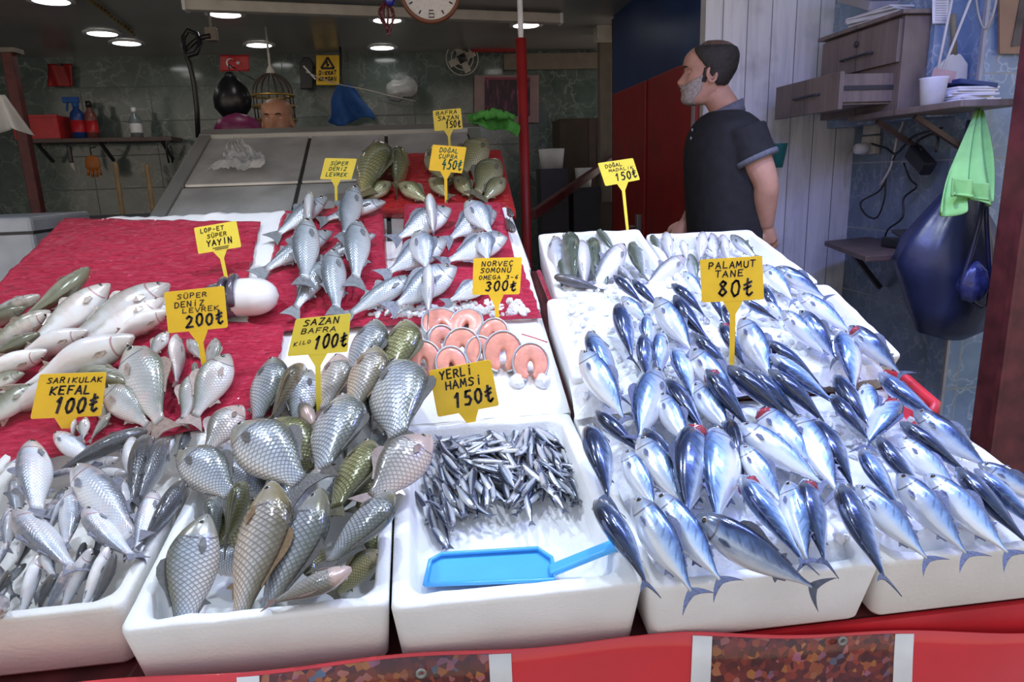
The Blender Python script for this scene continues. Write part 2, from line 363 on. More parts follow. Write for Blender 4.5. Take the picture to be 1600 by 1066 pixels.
MT['gill'] = simple('raw_red_gill', (0.36, 0.015, 0.025), 0.25, var=0.5, vs=80, bump=0.9, bs_=130, coat=0.6)
MT['eye'] = simple('fish_eye_silver', (0.45, 0.44, 0.40), 0.15, metal=0.4, coat=1)
MT['pupil'] = simple('fish_pupil', (0.01, 0.01, 0.012), 0.08, coat=1)
def finmat(n, c): return simple(n, c, 0.4, var=0.25, vs=40, bump=0.3, bs_=90, coat=0.3)

# ------------------------------------------------------------------ fish
def cr(keys, xs):
    K = np.array(keys, float); out = []
    for x in xs:
        i = int(np.clip(np.searchsorted(K[:, 0], x)-1, 0, len(K)-2))
        p1, p2 = K[i], K[i+1]; h = p2[0]-p1[0]; t = (x-p1[0])/h
        m1 = (p2[1:]-K[max(i-1, 0)][1:])/(p2[0]-K[max(i-1, 0)][0]); j = min(i+2, len(K)-1)
        m2 = (K[j][1:]-p1[1:])/(K[j][0]-p1[0])
        y = (2*t**3-3*t*t+1)*p1[1:]+(t**3-2*t*t+t)*h*m1+(-2*t**3+3*t*t)*p2[1:]+(t**3-t*t)*h*m2
        out.append(y)
    return np.array(out)
SPEC = {
 # keys: u from the snout, centre line, half height, half width (in fish lengths); tail: fork depth, span
 'bonito': dict(k=[(0, -.004, .005, .004), (.02, -.002, .022, .018), (.07, 0, .052, .040), (.14, .002, .078, .060), (.24, .0, .098, .074), (.36, -.002, .108, .078), (.48, -.002, .100, .070), (.60, 0, .078, .052), (.71, 0, .049, .033), (.80, 0, .023, .020), (.86, 0, .012, .014), (.90, 0, .012, .006)],
   tail=(.085, .105, .03), dorsal=(.30, .60, .045, -.02), second=(.63, .72, .03), anal=(.65, .73, .03), pec=(.24, .10, .03), eye=(.075, .016, .018)),
 'mullet': dict(k=[(0, .0, .012, .016), (.03, .0, .034, .036), (.10, 0, .058, .054), (.20, 0, .078, .068), (.34, -.004, .092, .072), (.48, -.004, .090, .064), (.62, 0, .070, .046), (.74, .0, .048, .028), (.82, 0, .036, .018), (.88, 0, .034, .009)],
   tail=(.05, .085, .05), dorsal=(.36, .48, .05, .0), second=(.60, .70, .04), anal=(.60, .70, .04), pec=(.22, .12, .035), eye=(.065, .010, .016)),
 'carp': dict(k=[(0, -.02, .014, .016), (.03, -.016, .040, .034), (.09, -.006, .078, .054), (.18, .004, .118, .074), (.30, .010, .150, .084), (.43, .008, .150, .080), (.57, .004, .122, .062), (.69, 0, .084, .040), (.79, 0, .055, .024), (.86, 0, .048, .012)],
   tail=(.06, .12, .05), dorsal=(.36, .70, .055, -.01), second=None, anal=(.64, .74, .06), pec=(.22, .13, .05), eye=(.075, .012, .015)),
 'seabass': dict(k=[(0, -.01, .010, .012), (.04, -.006, .036, .030), (.11, 0, .064, .048), (.20, 0, .088, .062), (.32, 0, .104, .066), (.45, 0, .100, .058), (.58, 0, .080, .044), (.70, 0, .054, .028), (.79, 0, .036, .017), (.86, 0, .034, .009)],
   tail=(.045, .095, .06), dorsal=(.32, .47, .06, .0), second=(.52, .66, .05), anal=(.58, .68, .05), pec=(.23, .12, .04), eye=(.075, .014, .018)),
 'bream': dict(k=[(0, -.02, .012, .012), (.04, -.012, .052, .034), (.11, 0, .098, .052), (.21, .006, .140, .066), (.33, .008, .160, .070), (.46, .006, .146, .062), (.59, .0, .108, .046), (.70, 0, .066, .028), (.78, 0, .038, .017), (.85, 0, .034, .009)],
   tail=(.06, .11, .05), dorsal=(.28, .66, .05, -.01), second=None, anal=(.54, .68, .045), pec=(.24, .18, .04), eye=(.085, .030, .022)),
 'zander': dict(k=[(0, -.004, .008, .012), (.04, -.002, .028, .028), (.11, 0, .054, .046), (.21, 0, .080, .060), (.34, -.004, .098, .068), (.48, -.004, .094, .060), (.62, 0, .068, .042), (.74, 0, .044, .026), (.82, 0, .034, .016), (.87, 0, .032, .009)],
   tail=(.045, .085, .055), dorsal=(.34, .5, .035, .0), second=(.56, .70, .035), anal=(.62, .71, .04), pec=(.24, .11, .035), eye=(.07, .014, .012)),
 'perch': dict(k=[(0, -.012, .010, .012), (.04, -.006, .045, .030), (.11, .0, .085, .050), (.21, .004, .125, .066), (.34, .004, .142, .070), (.47, .002, .128, .060), (.60, 0, .094, .044), (.71, 0, .058, .027), (.79, 0, .038, .016), (.86, 0, .036, .009)],
   tail=(.055, .10, .05), dorsal=(.30, .62, .055, .0), second=None, anal=(.58, .70, .05), pec=(.24, .14, .04), eye=(.08, .022, .020)),
 'anchovy': dict(k=[(0, .012, .006, .008), (.04, .006, .028, .020), (.12, 0, .048, .032), (.25, 0, .062, .040), (.42, 0, .066, .042), (.58, 0, .054, .034), (.72, 0, .036, .022), (.82, 0, .024, .014), (.88, 0, .022, .007)],
   tail=(.05, .07, .05), dorsal=None, second=None, anal=None, pec=None, eye=(.05, .008, .014)),
}
NB = {}
def bendfn(bend, droop):
    def f(p):   # p in fish lengths, x from +.5 (snout) to -.5 (tail)
        t = p.x+0.05
        return Vector((p.x-0.35*(bend*bend+droop*droop)*t*t*abs(t), p.y+bend*t*t*(1 if t > 0 else 1.4), p.z+droop*t*t*(0.7 if t > 0 else 1.6)))
    return f
def fish_meshes(sp, bend=0.0, droop=0.0, ns=26, nr=18):
    key = (sp, bend, droop)
    if key in NB: return NB[key]
    S = SPEC[sp]; K = S['k']; ue = K[-1][0]; B = bendfn(bend, droop)
    xs = np.array([ue*(i/(ns-1))**1.25 for i in range(ns)]); P = cr(K, xs)
    v = []; uv = []
    for x, (zc, hh, hw) in zip(xs, P):
        hh = max(hh, .003); hw = max(hw, .003)
        for k in range(nr):
            a = 2*math.pi*k/nr; ca, sa = math.cos(a), math.sin(a)
            y = hw*math.copysign(abs(sa)**0.9, sa)*(1-0.12*max(0, -ca)); z = zc+hh*math.copysign(abs(ca)**1.05, ca)
            v.append(B(Vector((.5-x, y, z)))); uv.append((x/ue, 0.5+0.5*(1-2*math.acos(max(-1, min(1, ca)))/math.pi)))
    f = []
    for i in range(ns-1):
        for k in range(nr): f.append((i*nr+k, (i+1)*nr+k, (i+1)*nr+(k+1) % nr, i*nr+(k+1) % nr))
    f.append(tuple(range(nr))); f.append(tuple(range(ns*nr-1, (ns-1)*nr-1, -1)))
    D = {'body': mesh(sp+'_body', v, f, True, uv)}
    zt = lambda u: (lambda q: q[0]+q[1])(cr(K, [u])[0]); zb = lambda u: (lambda q: q[0]-q[1])(cr(K, [u])[0]); hw_ = lambda u: cr(K, [u])[0][2]
    def plate(poly, th=0.004, name='fin'):
        m = MB(); m.prism([(x, -th/2, z) for x, z in poly], (0, th, 0))
        bm = bmesh.new(); me = m.me(name); bm.from_mesh(me); bmesh.ops.triangulate(bm, faces=[q for q in bm.faces if len(q.verts) > 4])
        bmesh.ops.subdivide_edges(bm, edges=[e for e in bm.edges if e.calc_length() > 0.06], cuts=1)
        for q in bm.verts: q.co = B(q.co)
        bm.to_mesh(me); bm.free(); return me
    fd, spn, inn = S['tail']; x0 = .5-ue+.012; pz = K[-1][2]
    tip = -.5
    def bz(p, c, q, n=6): return [((1-t)**2*p[0]+2*t*(1-t)*c[0]+t*t*q[0], (1-t)**2*p[1]+2*t*(1-t)*c[1]+t*t*q[1]) for t in [i/n for i in range(n)]]
    A, T, I = (x0+.012, pz*.85), (tip-.004, spn), (tip+fd*.80, 0)
    up_ = bz(A, (x0-.02, spn*.55), T)+bz(T, (tip+fd*.62, spn*.52), I)
    poly = up_+[I]+[(x, -z) for x, z in up_[::-1]]
    D['tail_fin'] = plate(poly, .006, sp+'_tail')
    if S['dorsal']:
        a, b, h, _ = S['dorsal']; n = 6
        top = [(.5-(a+(b-a)*i/n), zt(a+(b-a)*i/n)-.004) for i in range(n+1)]
        hgt = [h*(0.25+math.sin(math.pi*min(1, (i/n)*1.25+.12))*0.75)*(1-.35*i/n) for i in range(n+1)]
        poly = top[::-1]+[(x-.02, z+g) for (x, z), g in zip(top, hgt)]
        D['dorsal_fin'] = plate(poly, .004, sp+'_dorsal')
    if S['second']:
        a, b, h = S['second']; D['rear_dorsal_fin'] = plate([(.5-a, zt(a)-.005), (.5-a-.025, zt(a)+h*.45), (.5-a-.038, zt(a)+h*.62), (.5-a*.5-b*.5, zt((a+b)/2)+h*.25), (.5-b-.012, zt(b)+h*.12), (.5-b, zt(b)-.005)], .004, sp+'_dorsal2')
    if S['anal']:
        a, b, h = S['anal']; D['anal_fin'] = plate([(.5-a, zb(a)+.005), (.5-b, zb(b)+.005), (.5-b-.012, zb(b)-h*.12), (.5-a*.5-b*.5, zb((a+b)/2)-h*.25), (.5-a-.038, zb(a)-h*.62), (.5-a-.025, zb(a)-h*.45)], .004, sp+'_anal')
    if S['pec']:
        u, L, w = S['pec']; q = cr(K, [u])[0]
        for sgn in (1, -1):
            m = MB(); y = q[2]*.93*sgn; z = q[0]-q[1]*.22
            pts = [(.5-u, y, z+w*.25), (.5-u-L*.5, y*.98+.014*sgn, z+w*.45), (.5-u-L, y*.92+.018*sgn, z-w*.2), (.5-u-L*.6, y*.98+.012*sgn, z-w*.6), (.5-u, y, z-w*.25)]
            me = m.prism(pts, (0, .004*sgn, 0)).me(sp+'_pec')
            for t in me.vertices: t.co = B(t.co)
            D['pectoral_fin'+('' if sgn > 0 else '_')] = me
    eu, ez, er = S['eye']; er *= 1.25; eu += .012; q = cr(K, [eu])[0]
    sy = math.sqrt(max(.05, 1-((ez)/(q[1]))**2))
    for sgn in (1, -1):
        bm = bmesh.new(); bmesh.ops.create_uvsphere(bm, u_segments=12, v_segments=8, radius=er)
        me = bpy.data.meshes.new('eye')
        c = Vector((.5-eu, sgn*q[2]*sy*.985, q[0]+ez))
        for t in bm.verts: t.co = Vector((t.co.x, t.co.z*.45, t.co.y))
        for fc in bm.faces:
            cc = fc.calc_center_median(); fc.material_index = 1 if math.hypot(cc.x, cc.z) < er*.62 else 0; fc.smooth = True
        for t in bm.verts: t.co = B(t.co+c)
        bm.to_mesh(me); bm.free(); D['eye'+('' if sgn > 0 else '_')] = me
    u = .13; q = cr(K, [u])[0]; bm = bmesh.new(); bmesh.ops.create_icosphere(bm, subdivisions=3, radius=1)
    for t in bm.verts:
        p = t.co; r = 1+.22*nz(p.x*3, p.y*3, p.z*3)
        t.co = B(Vector((.5-u+p.x*.062*r, p.y*q[2]*1.28*r, q[0]-q[1]*.05+p.z*q[1]*.86*r)))
    D['gill'] = bpy.data.meshes.new('gill'); bm.to_mesh(D['gill']); bm.free()
    for pl in D['gill'].polygons: pl.use_smooth = True
    NB[key] = D; return D
FB = {}
def fm(*a, **k): return fishmat(*a, **k)
FM = {
 'bonito': (fm('bonito_skin', [(.05, (.72, .74, .78)), (.30, (.70, .74, .80)), (.48, (.40, .52, .72)), (.60, (.11, .18, .38)), (.74, (.022, .04, .11)), (1, (.012, .018, .04))], headc=(.20, .24, .30), stripes=(2.2, 26, (.03, .05, .10), .5), metal=.42, rough=.22, coat=.8, headu=.2), (.07, .09, .15)),
 'paleb': (fm('pale_bonito_skin', [(.05, (.80, .81, .84)), (.45, (.72, .77, .84)), (.64, (.34, .50, .78)), (.78, (.10, .19, .42)), (.90, (.02, .04, .12))], headc=(.42, .46, .52), stripes=(2.2, 26, (.10, .15, .24), .55), metal=.35, rough=.24, coat=.8, headu=.2), (.10, .12, .22)),
 'mullet': (fm('mullet_skin', [(.05, (.84, .84, .84)), (.50, (.80, .82, .86)), (.68, (.52, .56, .64)), (.84, (.16, .17, .20))], headc=(.50, .44, .44), metal=.2, rough=.3, coat=.5, scales=(26, 10, (.40, .43, .50), .16), tint=((.85, .62, .58), .35), gillc=(.35, .1, .1)), (.22, .22, .27)),
 'darkm': (fm('dark_mullet_skin', [(.05, (.62, .62, .62)), (.32, (.42, .43, .46)), (.55, (.20, .21, .23)), (.8, (.09, .09, .095))], headc=(.12, .11, .10), metal=.2, rough=.28, coat=.6, scales=(22, 9, (.06, .06, .07), .25)), (.12, .12, .14)),
 'carp': (fm('carp_skin', [(.05, (.80, .74, .66)), (.30, (.68, .69, .70)), (.56, (.50, .54, .60)), (.80, (.20, .21, .17)), (1, (.08, .085, .06))], headc=(.24, .22, .14), headu=.24, metal=.32, rough=.26, coat=.6, scales=(22, 8.5, (.05, .06, .09), .72)), (.10, .095, .09)),
 'goldcarp': (fm('golden_carp_skin', [(.05, (.85, .55, .26)), (.30, (.74, .60, .46)), (.58, (.52, .50, .48)), (.80, (.20, .17, .10)), (1, (.07, .06, .03))], headc=(.30, .24, .12), headu=.24, metal=.28, rough=.26, coat=.6, scales=(22, 8.5, (.07, .06, .06), .7)), (.20, .13, .07)),
 'olivecarp': (fm('olive_carp_skin', [(.05, (.66, .60, .38)), (.30, (.46, .43, .24)), (.58, (.30, .29, .13)), (.80, (.13, .13, .05)), (1, (.06, .06, .025))], headc=(.26, .22, .12), headu=.24, metal=.25, rough=.28, coat=.6, scales=(19, 7.5, (.05, .05, .025), .8)), (.12, .11, .07)),
 'pinkcarp': (fm('pinkish_carp_skin', [(.05, (.80, .62, .54)), (.35, (.66, .56, .50)), (.6, (.42, .40, .38)), (.82, (.17, .16, .13))], headc=(.62, .42, .36), headu=.26, metal=.2, rough=.3, coat=.6, scales=(19, 7.5, (.10, .09, .09), .6)), (.20, .13, .11)),
 'seabass': (fm('sea_bass_skin', [(.05, (.80, .81, .82)), (.40, (.60, .63, .66)), (.65, (.32, .36, .40)), (.85, (.10, .115, .13))], headc=(.30, .31, .31), metal=.32, rough=.26, coat=.6, scales=(26, 10, (.22, .25, .28), .35)), (.16, .17, .18)),
 'bream': (fm('sea_bream_skin', [(.05, (.82, .83, .86)), (.40, (.64, .67, .73)), (.65, (.38, .42, .50)), (.85, (.13, .15, .19))], headc=(.36, .36, .34), metal=.32, rough=.26, coat=.6, scales=(24, 9, (.25, .28, .34), .35)), (.16, .17, .21)),
 'zander': (fm('silver_freshwater_skin', [(.05, (.86, .84, .82)), (.50, (.78, .77, .76)), (.72, (.50, .49, .43)), (.90, (.20, .20, .14))], headc=(.56, .50, .44), metal=.12, rough=.28, coat=.6, tint=((.80, .60, .56), .45), gillc=(.4, .15, .15), ns=.2), (.45, .36, .30)),
 'olivez': (fm('olive_freshwater_skin', [(.05, (.72, .72, .70)), (.35, (.58, .58, .52)), (.55, (.34, .34, .26)), (.8, (.17, .17, .11))], headc=(.20, .19, .12), metal=.15, rough=.28, coat=.6), (.22, .19, .13)),
 'perch': (fm('pale_perch_skin', [(.05, (.82, .74, .70)), (.40, (.62, .60, .58)), (.65, (.38, .39, .38)), (.85, (.17, .18, .13))], headc=(.46, .42, .34), metal=.18, rough=.28, coat=.6, scales=(24, 9, (.25, .26, .26), .3), tint=((.8, .5, .45), .3)), (.34, .25, .21)),
 'anchovy': (fm('anchovy_skin', [(.05, (.74, .75, .77)), (.42, (.70, .72, .76)), (.58, (.34, .40, .50)), (.66, (.05, .065, .11)), (1, (.02, .024, .04))], headc=(.12, .13, .16), headu=.14, metal=.4, rough=.22, coat=.6, ns=.05), (.08, .09, .13)),
 'smallfish': (fm('grey_green_fish_skin', [(.05, (.78, .79, .82)), (.42, (.62, .66, .70)), (.62, (.28, .32, .30)), (.82, (.10, .12, .09))], headc=(.22, .24, .20), metal=.3, rough=.25, coat=.7), (.14, .15, .13)),
}
FINM = {k: finmat(k+'_fin', v[1]) for k, v in FM.items()}
PROTO = {}
def fish_proto(sp, skin, bend, droop, gill):
    key = (sp, skin, bend, droop)
    D = fish_meshes(sp, bend, droop)
    if key not in PROTO:     # the shared mesh carries one skin; another skin takes its own mesh copy
        R = {}
        for n, me in D.items():
            me = me.copy(); mi_ = [p.material_index for p in me.polygons]; me.materials.clear()
            if n == 'body': me.materials.append(FM[skin][0])
            elif n.startswith('eye'): me.materials.append(MT['eye']); me.materials.append(MT['pupil'])
            elif n == 'gill': me.materials.append(MT['gill'])
            else: me.materials.append(FINM[skin])
            if n.startswith('eye'):
                for p, q in zip(me.polygons, mi_): p.material_index = q
            R[n] = me
        PROTO[key] = R
    return PROTO[key]
def place_fish(name, sp, skin, head, tail, n, roll, label, group, bend=0.0, droop=0.0, thick=1.0, gill=False, parts=None, cat='fish'):
    """head, tail: world points of snout and tail tips; n: normal of the surface it lies on; roll: 0 = back up"""
    x = head-tail; L = x.length; x.normalize(); y = n.cross(x).normalized(); nn_ = x.cross(y)
    dz = nn_*math.cos(roll)+y*math.sin(roll); dy = dz.cross(x)
    R = fish_proto(sp, skin, bend, droop, gill)
    o = bpy.data.objects.new(name, R['body']); COL.objects.link(o)
    M = Matrix((x*L, dy*L*thick, dz*L*thick)).transposed().to_4x4(); M.translation = (head+tail)/2
    o.matrix_world = M; tag(o, label, cat, group)
    for k, me in R.items():
        if k == 'body' or (k == 'gill' and not gill): continue
        if parts is not None and k.rstrip('_') not in parts: continue
        c = bpy.data.objects.new(k.rstrip('_'), me); COL.objects.link(c); c.parent = o
        if k == 'gill': c['label'] = 'raw red gill pulled open behind the head'
    return o
DIRN = {}
def side_roll(head, tail, n, side, mag):
    x = (head-tail).normalized(); y = n.cross(x)
    sx, sy = y.dot(RT), y.dot(UP)
    want = {'L': -sx, 'R': sx, 'T': sy, 'D': -sy}[side]
    return math.radians(mag)*(1 if want > 0 else -1)
def heading(hx, hy, tx, ty):
    a = math.degrees(math.atan2(ty-hy, hx-tx))
    return ['right', 'up-right', 'up', 'up-left', 'left', 'down-left', 'down', 'down-right'][int(((a+22.5) % 360)//45)]
USED = set()
TH = {'bonito': (1.31, .10), 'mullet': (1.32, .12), 'zander': (1.48, .28), 'perch': (1.3, .08), 'carp': (1.36, .10), 'seabass': (1.16, .05), 'bream': (1.18, .04)}
def lay(name, sp, skin, pl, hx, hy, tx, ty, side, label, group, lift=0.0, hh=0.02, th=0.0, bend=0.0, droop=0.0, thick=1.0, gill=False, mag=None, parts=None, cat='fish'):
    n = pnorm(pl); k0, ext = TH.get(sp, (1, 0)); thick *= k0; rx0, ry0 = hx, hy; px0, py0 = tx, ty
    if 'tails' in (label or ''): ext = 0
    tx += (tx-hx)*ext; ty += (ty-hy)*ext
    a = on(hx, hy, pl, lift+hh); b = on(tx, ty, pl, lift+th)
    for _ in range(2):
        L = (a-b).length; mg = mag
        if side in 'LRTD': r = side_roll(a, b, n, side, mag if mag is not None else 62+random.uniform(-9, 9))
        elif side == 'U': r = math.radians(mag if mag is not None else random.uniform(-12, 12))
        else: r = math.radians(180+random.uniform(-15, 15))
        K = max(SPEC[sp]['k'], key=lambda q: q[2]); c = (abs(math.cos(r))*K[2]+abs(math.sin(r))*K[3])*L*thick*0.9
        a = on(hx, hy, pl, lift+hh+c); b = on(tx, ty, pl, lift+th+c*0.55)
    if label is not None:
        if '{' in label: label = label.replace('{d}', heading(hx, hy, tx, ty)).replace('{p}', 'centred %d%% across and %d%% down the photo' % (round((hx+tx)/32), round((hy+ty)/21.32)))
    q = label; k = 2
    while q in USED and q: q = label+' (%d)' % k; k += 1
    USED.add(q)
    return place_fish(name, sp, skin, a, b, n, r, q, group, bend, droop, thick, gill, parts, cat)
# =================================================================== SETTING
def quadwall(name, p, off, mat, kind='structure'):
    return obj(name, MB().prism(p, off).me(name), mat, kind=kind)
BW = 5.9; CH = 2.47
quadwall('wall_back', [(-4.2, BW, 0), (2.2, BW, 0), (2.2, BW, CH), (-4.2, BW, CH)], (0, .1, 0), MT['tileB'])
quadwall('ceiling', [(-4.2, 3.3, CH), (1.9, 3.3, CH), (1.9, BW+.1, CH), (-4.2, BW+.1, CH)], (0, 0, .12), MT['ceil'])
quadwall('floor', [(-4.2, 2.62, 0), (3.4, 2.62, 0), (3.4, BW+.1, 0), (-4.2, BW+.1, 0)], (0, 0, .2), MT['floor'])
quadwall('pavement', [(-6, -4, -.05), (6, -4, -.05), (6, 2.62, -.05), (-6, 2.62, -.05)], (0, 0, .05), MT['street'])
quadwall('ceiling_sky_block', [(-3.2, .55, 2.78), (1.6, .55, 2.78), (1.6, 3.29, 2.78), (-3.2, 3.29, 2.78)], (0, 0, .03), MT['whitecloth'])  # unseen canopy, added and sized to block overhead sky and dim the walls
quadwall('wall_left', [(-4.2, 2.6, 0), (-4.2, BW, 0), (-4.2, BW, 2.6), (-4.2, 2.6, 2.6)], (-.1, 0, 0), MT['tileB'])
XA = 1.30; YA = 3.16; XR = 2.05; YR = 2.42
quadwall('wall_planks', [(XA, YA, .2), (XR+.12, YA, .2), (XR+.12, YA, 3.1), (XA, YA, 3.1)], (0, .06, 0), MT['woodwall'])
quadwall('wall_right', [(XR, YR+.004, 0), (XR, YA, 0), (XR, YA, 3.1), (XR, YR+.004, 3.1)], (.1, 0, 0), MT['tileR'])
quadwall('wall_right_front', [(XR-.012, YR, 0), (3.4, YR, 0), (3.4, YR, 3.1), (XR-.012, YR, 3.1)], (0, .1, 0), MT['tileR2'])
obj('trim_1', MB().box((XR-.016, YR-.004, 1.55), (.012, .014, 3.1)).me('corner_trim'), MT['greypaint'], kind='structure')
# right-hand partition: blue above, red doors below the slanting band
q = lambda px, py: atX(px, py, XA)
def part_wall():
    m = MB(); m.box((XA+.03, (YA+4.66)/2, 1.34), (.06, 4.66-YA-.002, 2.26)); return m.me('partition')
obj('wall_partition', part_wall(), MT['bluepaint'], kind='structure')
for i, (ya, yb) in enumerate(((3.20, 3.88), (3.93, 4.60))):
    d = empty('door_%d' % (i+1), (XA, (ya+yb)/2, .2)); d['kind'] = 'structure'
    zt = lambda y: 1.985
    m = MB(); m.box((-.012, 0, (zt(ya)-.2)/2), (.022, yb-ya, zt(ya)-.2)); obj('door_panel', m.me('door_panel', bevel=.004), MT['redpaint'], d)
    if i == 0:
        obj('door_edge_strip', MB().box((-.018, -(yb-ya)/2+.02, .93), (.014, .035, 1.7)).me('strip'), MT['greypaint'], d)
    else:
        m = MB(); m.box((-.035, -.27, .92), (.03, .045, .26)); h = obj('door_handle', m.me('handle', bevel=.006), MT['steelframe'], d)
        obj('lever', MB().tube([(-.05, -.27, .98), (-.075, -.27, .98), (-.075, -.18, .975)], .008).me('lever', True), MT['steelframe'], h)
# far dim part of the shop seen past the partition
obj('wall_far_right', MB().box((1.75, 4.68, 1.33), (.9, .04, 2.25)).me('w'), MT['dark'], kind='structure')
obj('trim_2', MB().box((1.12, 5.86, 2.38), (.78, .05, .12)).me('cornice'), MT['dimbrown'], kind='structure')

# =================================================================== DISPLAY STAND, RACK
st = empty('display_stand', (0, 1.0, 0), 'stepped wooden fish stall stand carrying every white box', 'stand')
def deck(name, x0, x1, ya, yb, fz, th=.03, mat='darkred', x0b=None, x1b=None):
    x0b = x0 if x0b is None else x0b; x1b = x1 if x1b is None else x1b
    p = [(x0, ya, fz(ya)-th), (x1, ya, fz(ya)-th), (x1b, yb, fz(yb)-th), (x0b, yb, fz(yb)-th)]
    v = [Vector(t)-st.location for t in p]+[Vector(t)+Vector((0, 0, th))-st.location for t in p]
    return obj(name, MB().hexa(v).me(name), MT[mat], st)
deck('front_deck', -1.25, 1.24, .998, 1.585, lambda y: plz(y, 'F')-.142)
deck('rear_deck', -1.24, .32, 1.60, 2.25, lambda y: plz(y, 'K')-.012)
deck('side_deck', .33, 1.21, 1.60, 2.34, lambda y: plz(y, 'R')-.13)
m = MB()
for x in (-1.2, 0, 1.18): m.box((x, .06, .35), (.05, .05, .70))
for x in (-1.2, .0, 1.16): m.box((x, 1.18, .48), (.05, .05, .96))
for i, a in enumerate(((-1.2, .06), (0, .06), (1.18, .06), (-1.2, 1.18), (.0, 1.18), (1.16, 1.18))):
    h = .70 if a[1] < 1 else .98
    obj('leg', MB().box((a[0], a[1], h/2), (.05, .05, h)).me('leg'), MT['darkred'], st)
obj('apron_board', MB().box((0, -.016, .655), (2.5, .012, .12)).me('apron'), MT['redplastic'], st)
# banner hanging from the front edge
def ban(u, v):
    x = -1.27+2.56*u
    top = .762-.04*x-.002*math.sin(u*9)-max(0, x-.40)*.078
    y = .964-.016*v*math.sin(u*20)-.03*v-.006*math.sin(u*37+v*5)
    return (x, y, top-.46*v)
bn = obj('stall_banner', sheet(ban, 120, 16, .003), simple('glossy_red_vinyl', (.70, .03, .04), .3, var=.12, vs=4, coat=.4, bump=.1, bs_=6), label='red printed vinyl banner hanging along the front edge of the stall', cat='banner')
def patchmat():
    m, nt, b = nmat('printed_dark_pattern'); co = objco(nt)
    vo = nt.nodes.new('ShaderNodeTexVoronoi'); vo.inputs['Scale'].default_value = 85; nt.links.new(co, vo.inputs['Vector'])
    sp = nt.nodes.new('ShaderNodeSeparateColor'); nt.links.new(vo.outputs['Color'], sp.inputs[0])
    c = ramp(nt, sp.outputs[0], [(.0, (.05, .006, .008)), (.45, (.16, .02, .015)), (.70, (.30, .04, .02)), (.86, (.42, .15, .03)), (.95, (.35, .10, .16)), (1, (.06, .12, .2))])
    f = noise_(nt, co, 6, 3); c = mixc(nt, ramp(nt, f, [(.4, .0), (.7, .7)]), c, (.05, .006, .006))
    nt.links.new(c, b.inputs['Base Color']); b.inputs['Roughness'].default_value = .3; b.inputs['Coat Weight'].default_value = .4
    return m
PM = patchmat()
def bstrip(name, u0, u1, v0, v1, mat, parent, slant=0, off=.0035):
    def fn(u, v):
        p = ban(u0+(u1-u0)*u+slant*v, v0+(v1-v0)*v); return (p[0], p[1]-off, p[2])
    return obj(name, sheet(fn, 24, 10, .001), mat, parent)
def uOf(px, py): 
    p = atY(px, py, .95); return (p.x+1.27)/2.56
for (pa, pb, py) in ((400, 770, 1045), (1115, 1412, 1000)):
    ua, ub = uOf(pa, py), uOf(pb, py)
    bstrip('printed_panel', ua, ub, .01, .99, PM, bn, -.012)
    bstrip('white_border', ua-.012, ua+.001, .01, .99, MT['white'], bn, -.012, .0042)
    bstrip('white_border', ub-.002, ub+.012, .01, .99, MT['white'], bn, .0, .0042)
for px, py in ((658, 1047), (1312, 997)):
    p = atY(px, py, .955); M = Matrix.Rotation(math.radians(90), 3, 'X')
    m = MB(); m.lathe((p.x, p.y-.006, p.z), [(.0045, .0), (.0085, 0), (.0085, .004), (.0045, .004), (.0045, 0)], 18, M)
    obj('eyelet', m.me('eyelet', True), MT['steelframe'], bn)
# steel rack
rk = empty('steel_display_rack', (0, 2.4, .2), 'sloping stainless steel display rack with square panels behind the boxes', 'rack')
rl = Vector((0, 2.4, .2))
kz = lambda y: plz(y, 'K')-.015
def rackquad(name, c, mat, th, up=0.0):
    v = [Vector((x, y, kz(y)-th+up)) - rl for x, y in c]+[Vector((x, y, kz(y)+up)) - rl for x, y in c]
    return obj(name, MB().hexa(v).me(name, bevel=.003), MT[mat], rk)
def rx(u, y):   # the rack is a little wider towards the viewer
    t = (3.30-y)/(3.30-2.2); a = -.93-.05*t; b = .285+.065*t; return a+(b-a)*u
YT, YB = 3.30, 2.26
def ucol(px, py): 
    p = on(px, py, 'K'); t = p
    return (p.x-rx(0, p.y))/(rx(1, p.y)-rx(0, p.y))
us = [.035, .385, .655, .955]; ys = [3.265, 2.86, 2.30]
for i in range(3):
    for j in range(2):
        g = .006
        rackquad('panel', [(rx(us[i]+g, ys[j+1]+.012), ys[j+1]+.012), (rx(us[i+1]-g, ys[j+1]+.012), ys[j+1]+.012), (rx(us[i+1]-g, ys[j]-.012), ys[j]-.012), (rx(us[i]+g, ys[j]-.012), ys[j]-.012)], 'steel', .012)
rackquad('back_sheet', [(rx(.02, YB), YB), (rx(.98, YB), YB), (rx(.98, YT), YT-.01), (rx(.02, YT), YT-.01)], 'seam', .008, -.013)
for a, b in ((0, .04), (.955, 1.0)):
    rackquad('side_rail', [(rx(a, YB), YB), (rx(b, YB), YB), (rx(b, YT), YT), (rx(a, YT), YT)], 'steelframe', .06, .012)
rackquad('top_rail', [(rx(0, 3.26), 3.262), (rx(1, 3.26), 3.262), (rx(1, 3.31), 3.312), (rx(0, 3.31), 3.312)], 'steelframe', .06, .014)
for u, y in ((.02, 3.28), (.98, 3.28), (.02, 2.30), (.98, 2.30)):
    x = rx(u, y); obj('leg', MB().box(Vector((x, y, (.2+kz(y)-.05)/2))-rl, (.04, .04, kz(y)-.25)).me('leg'), MT['steelframe'], rk)

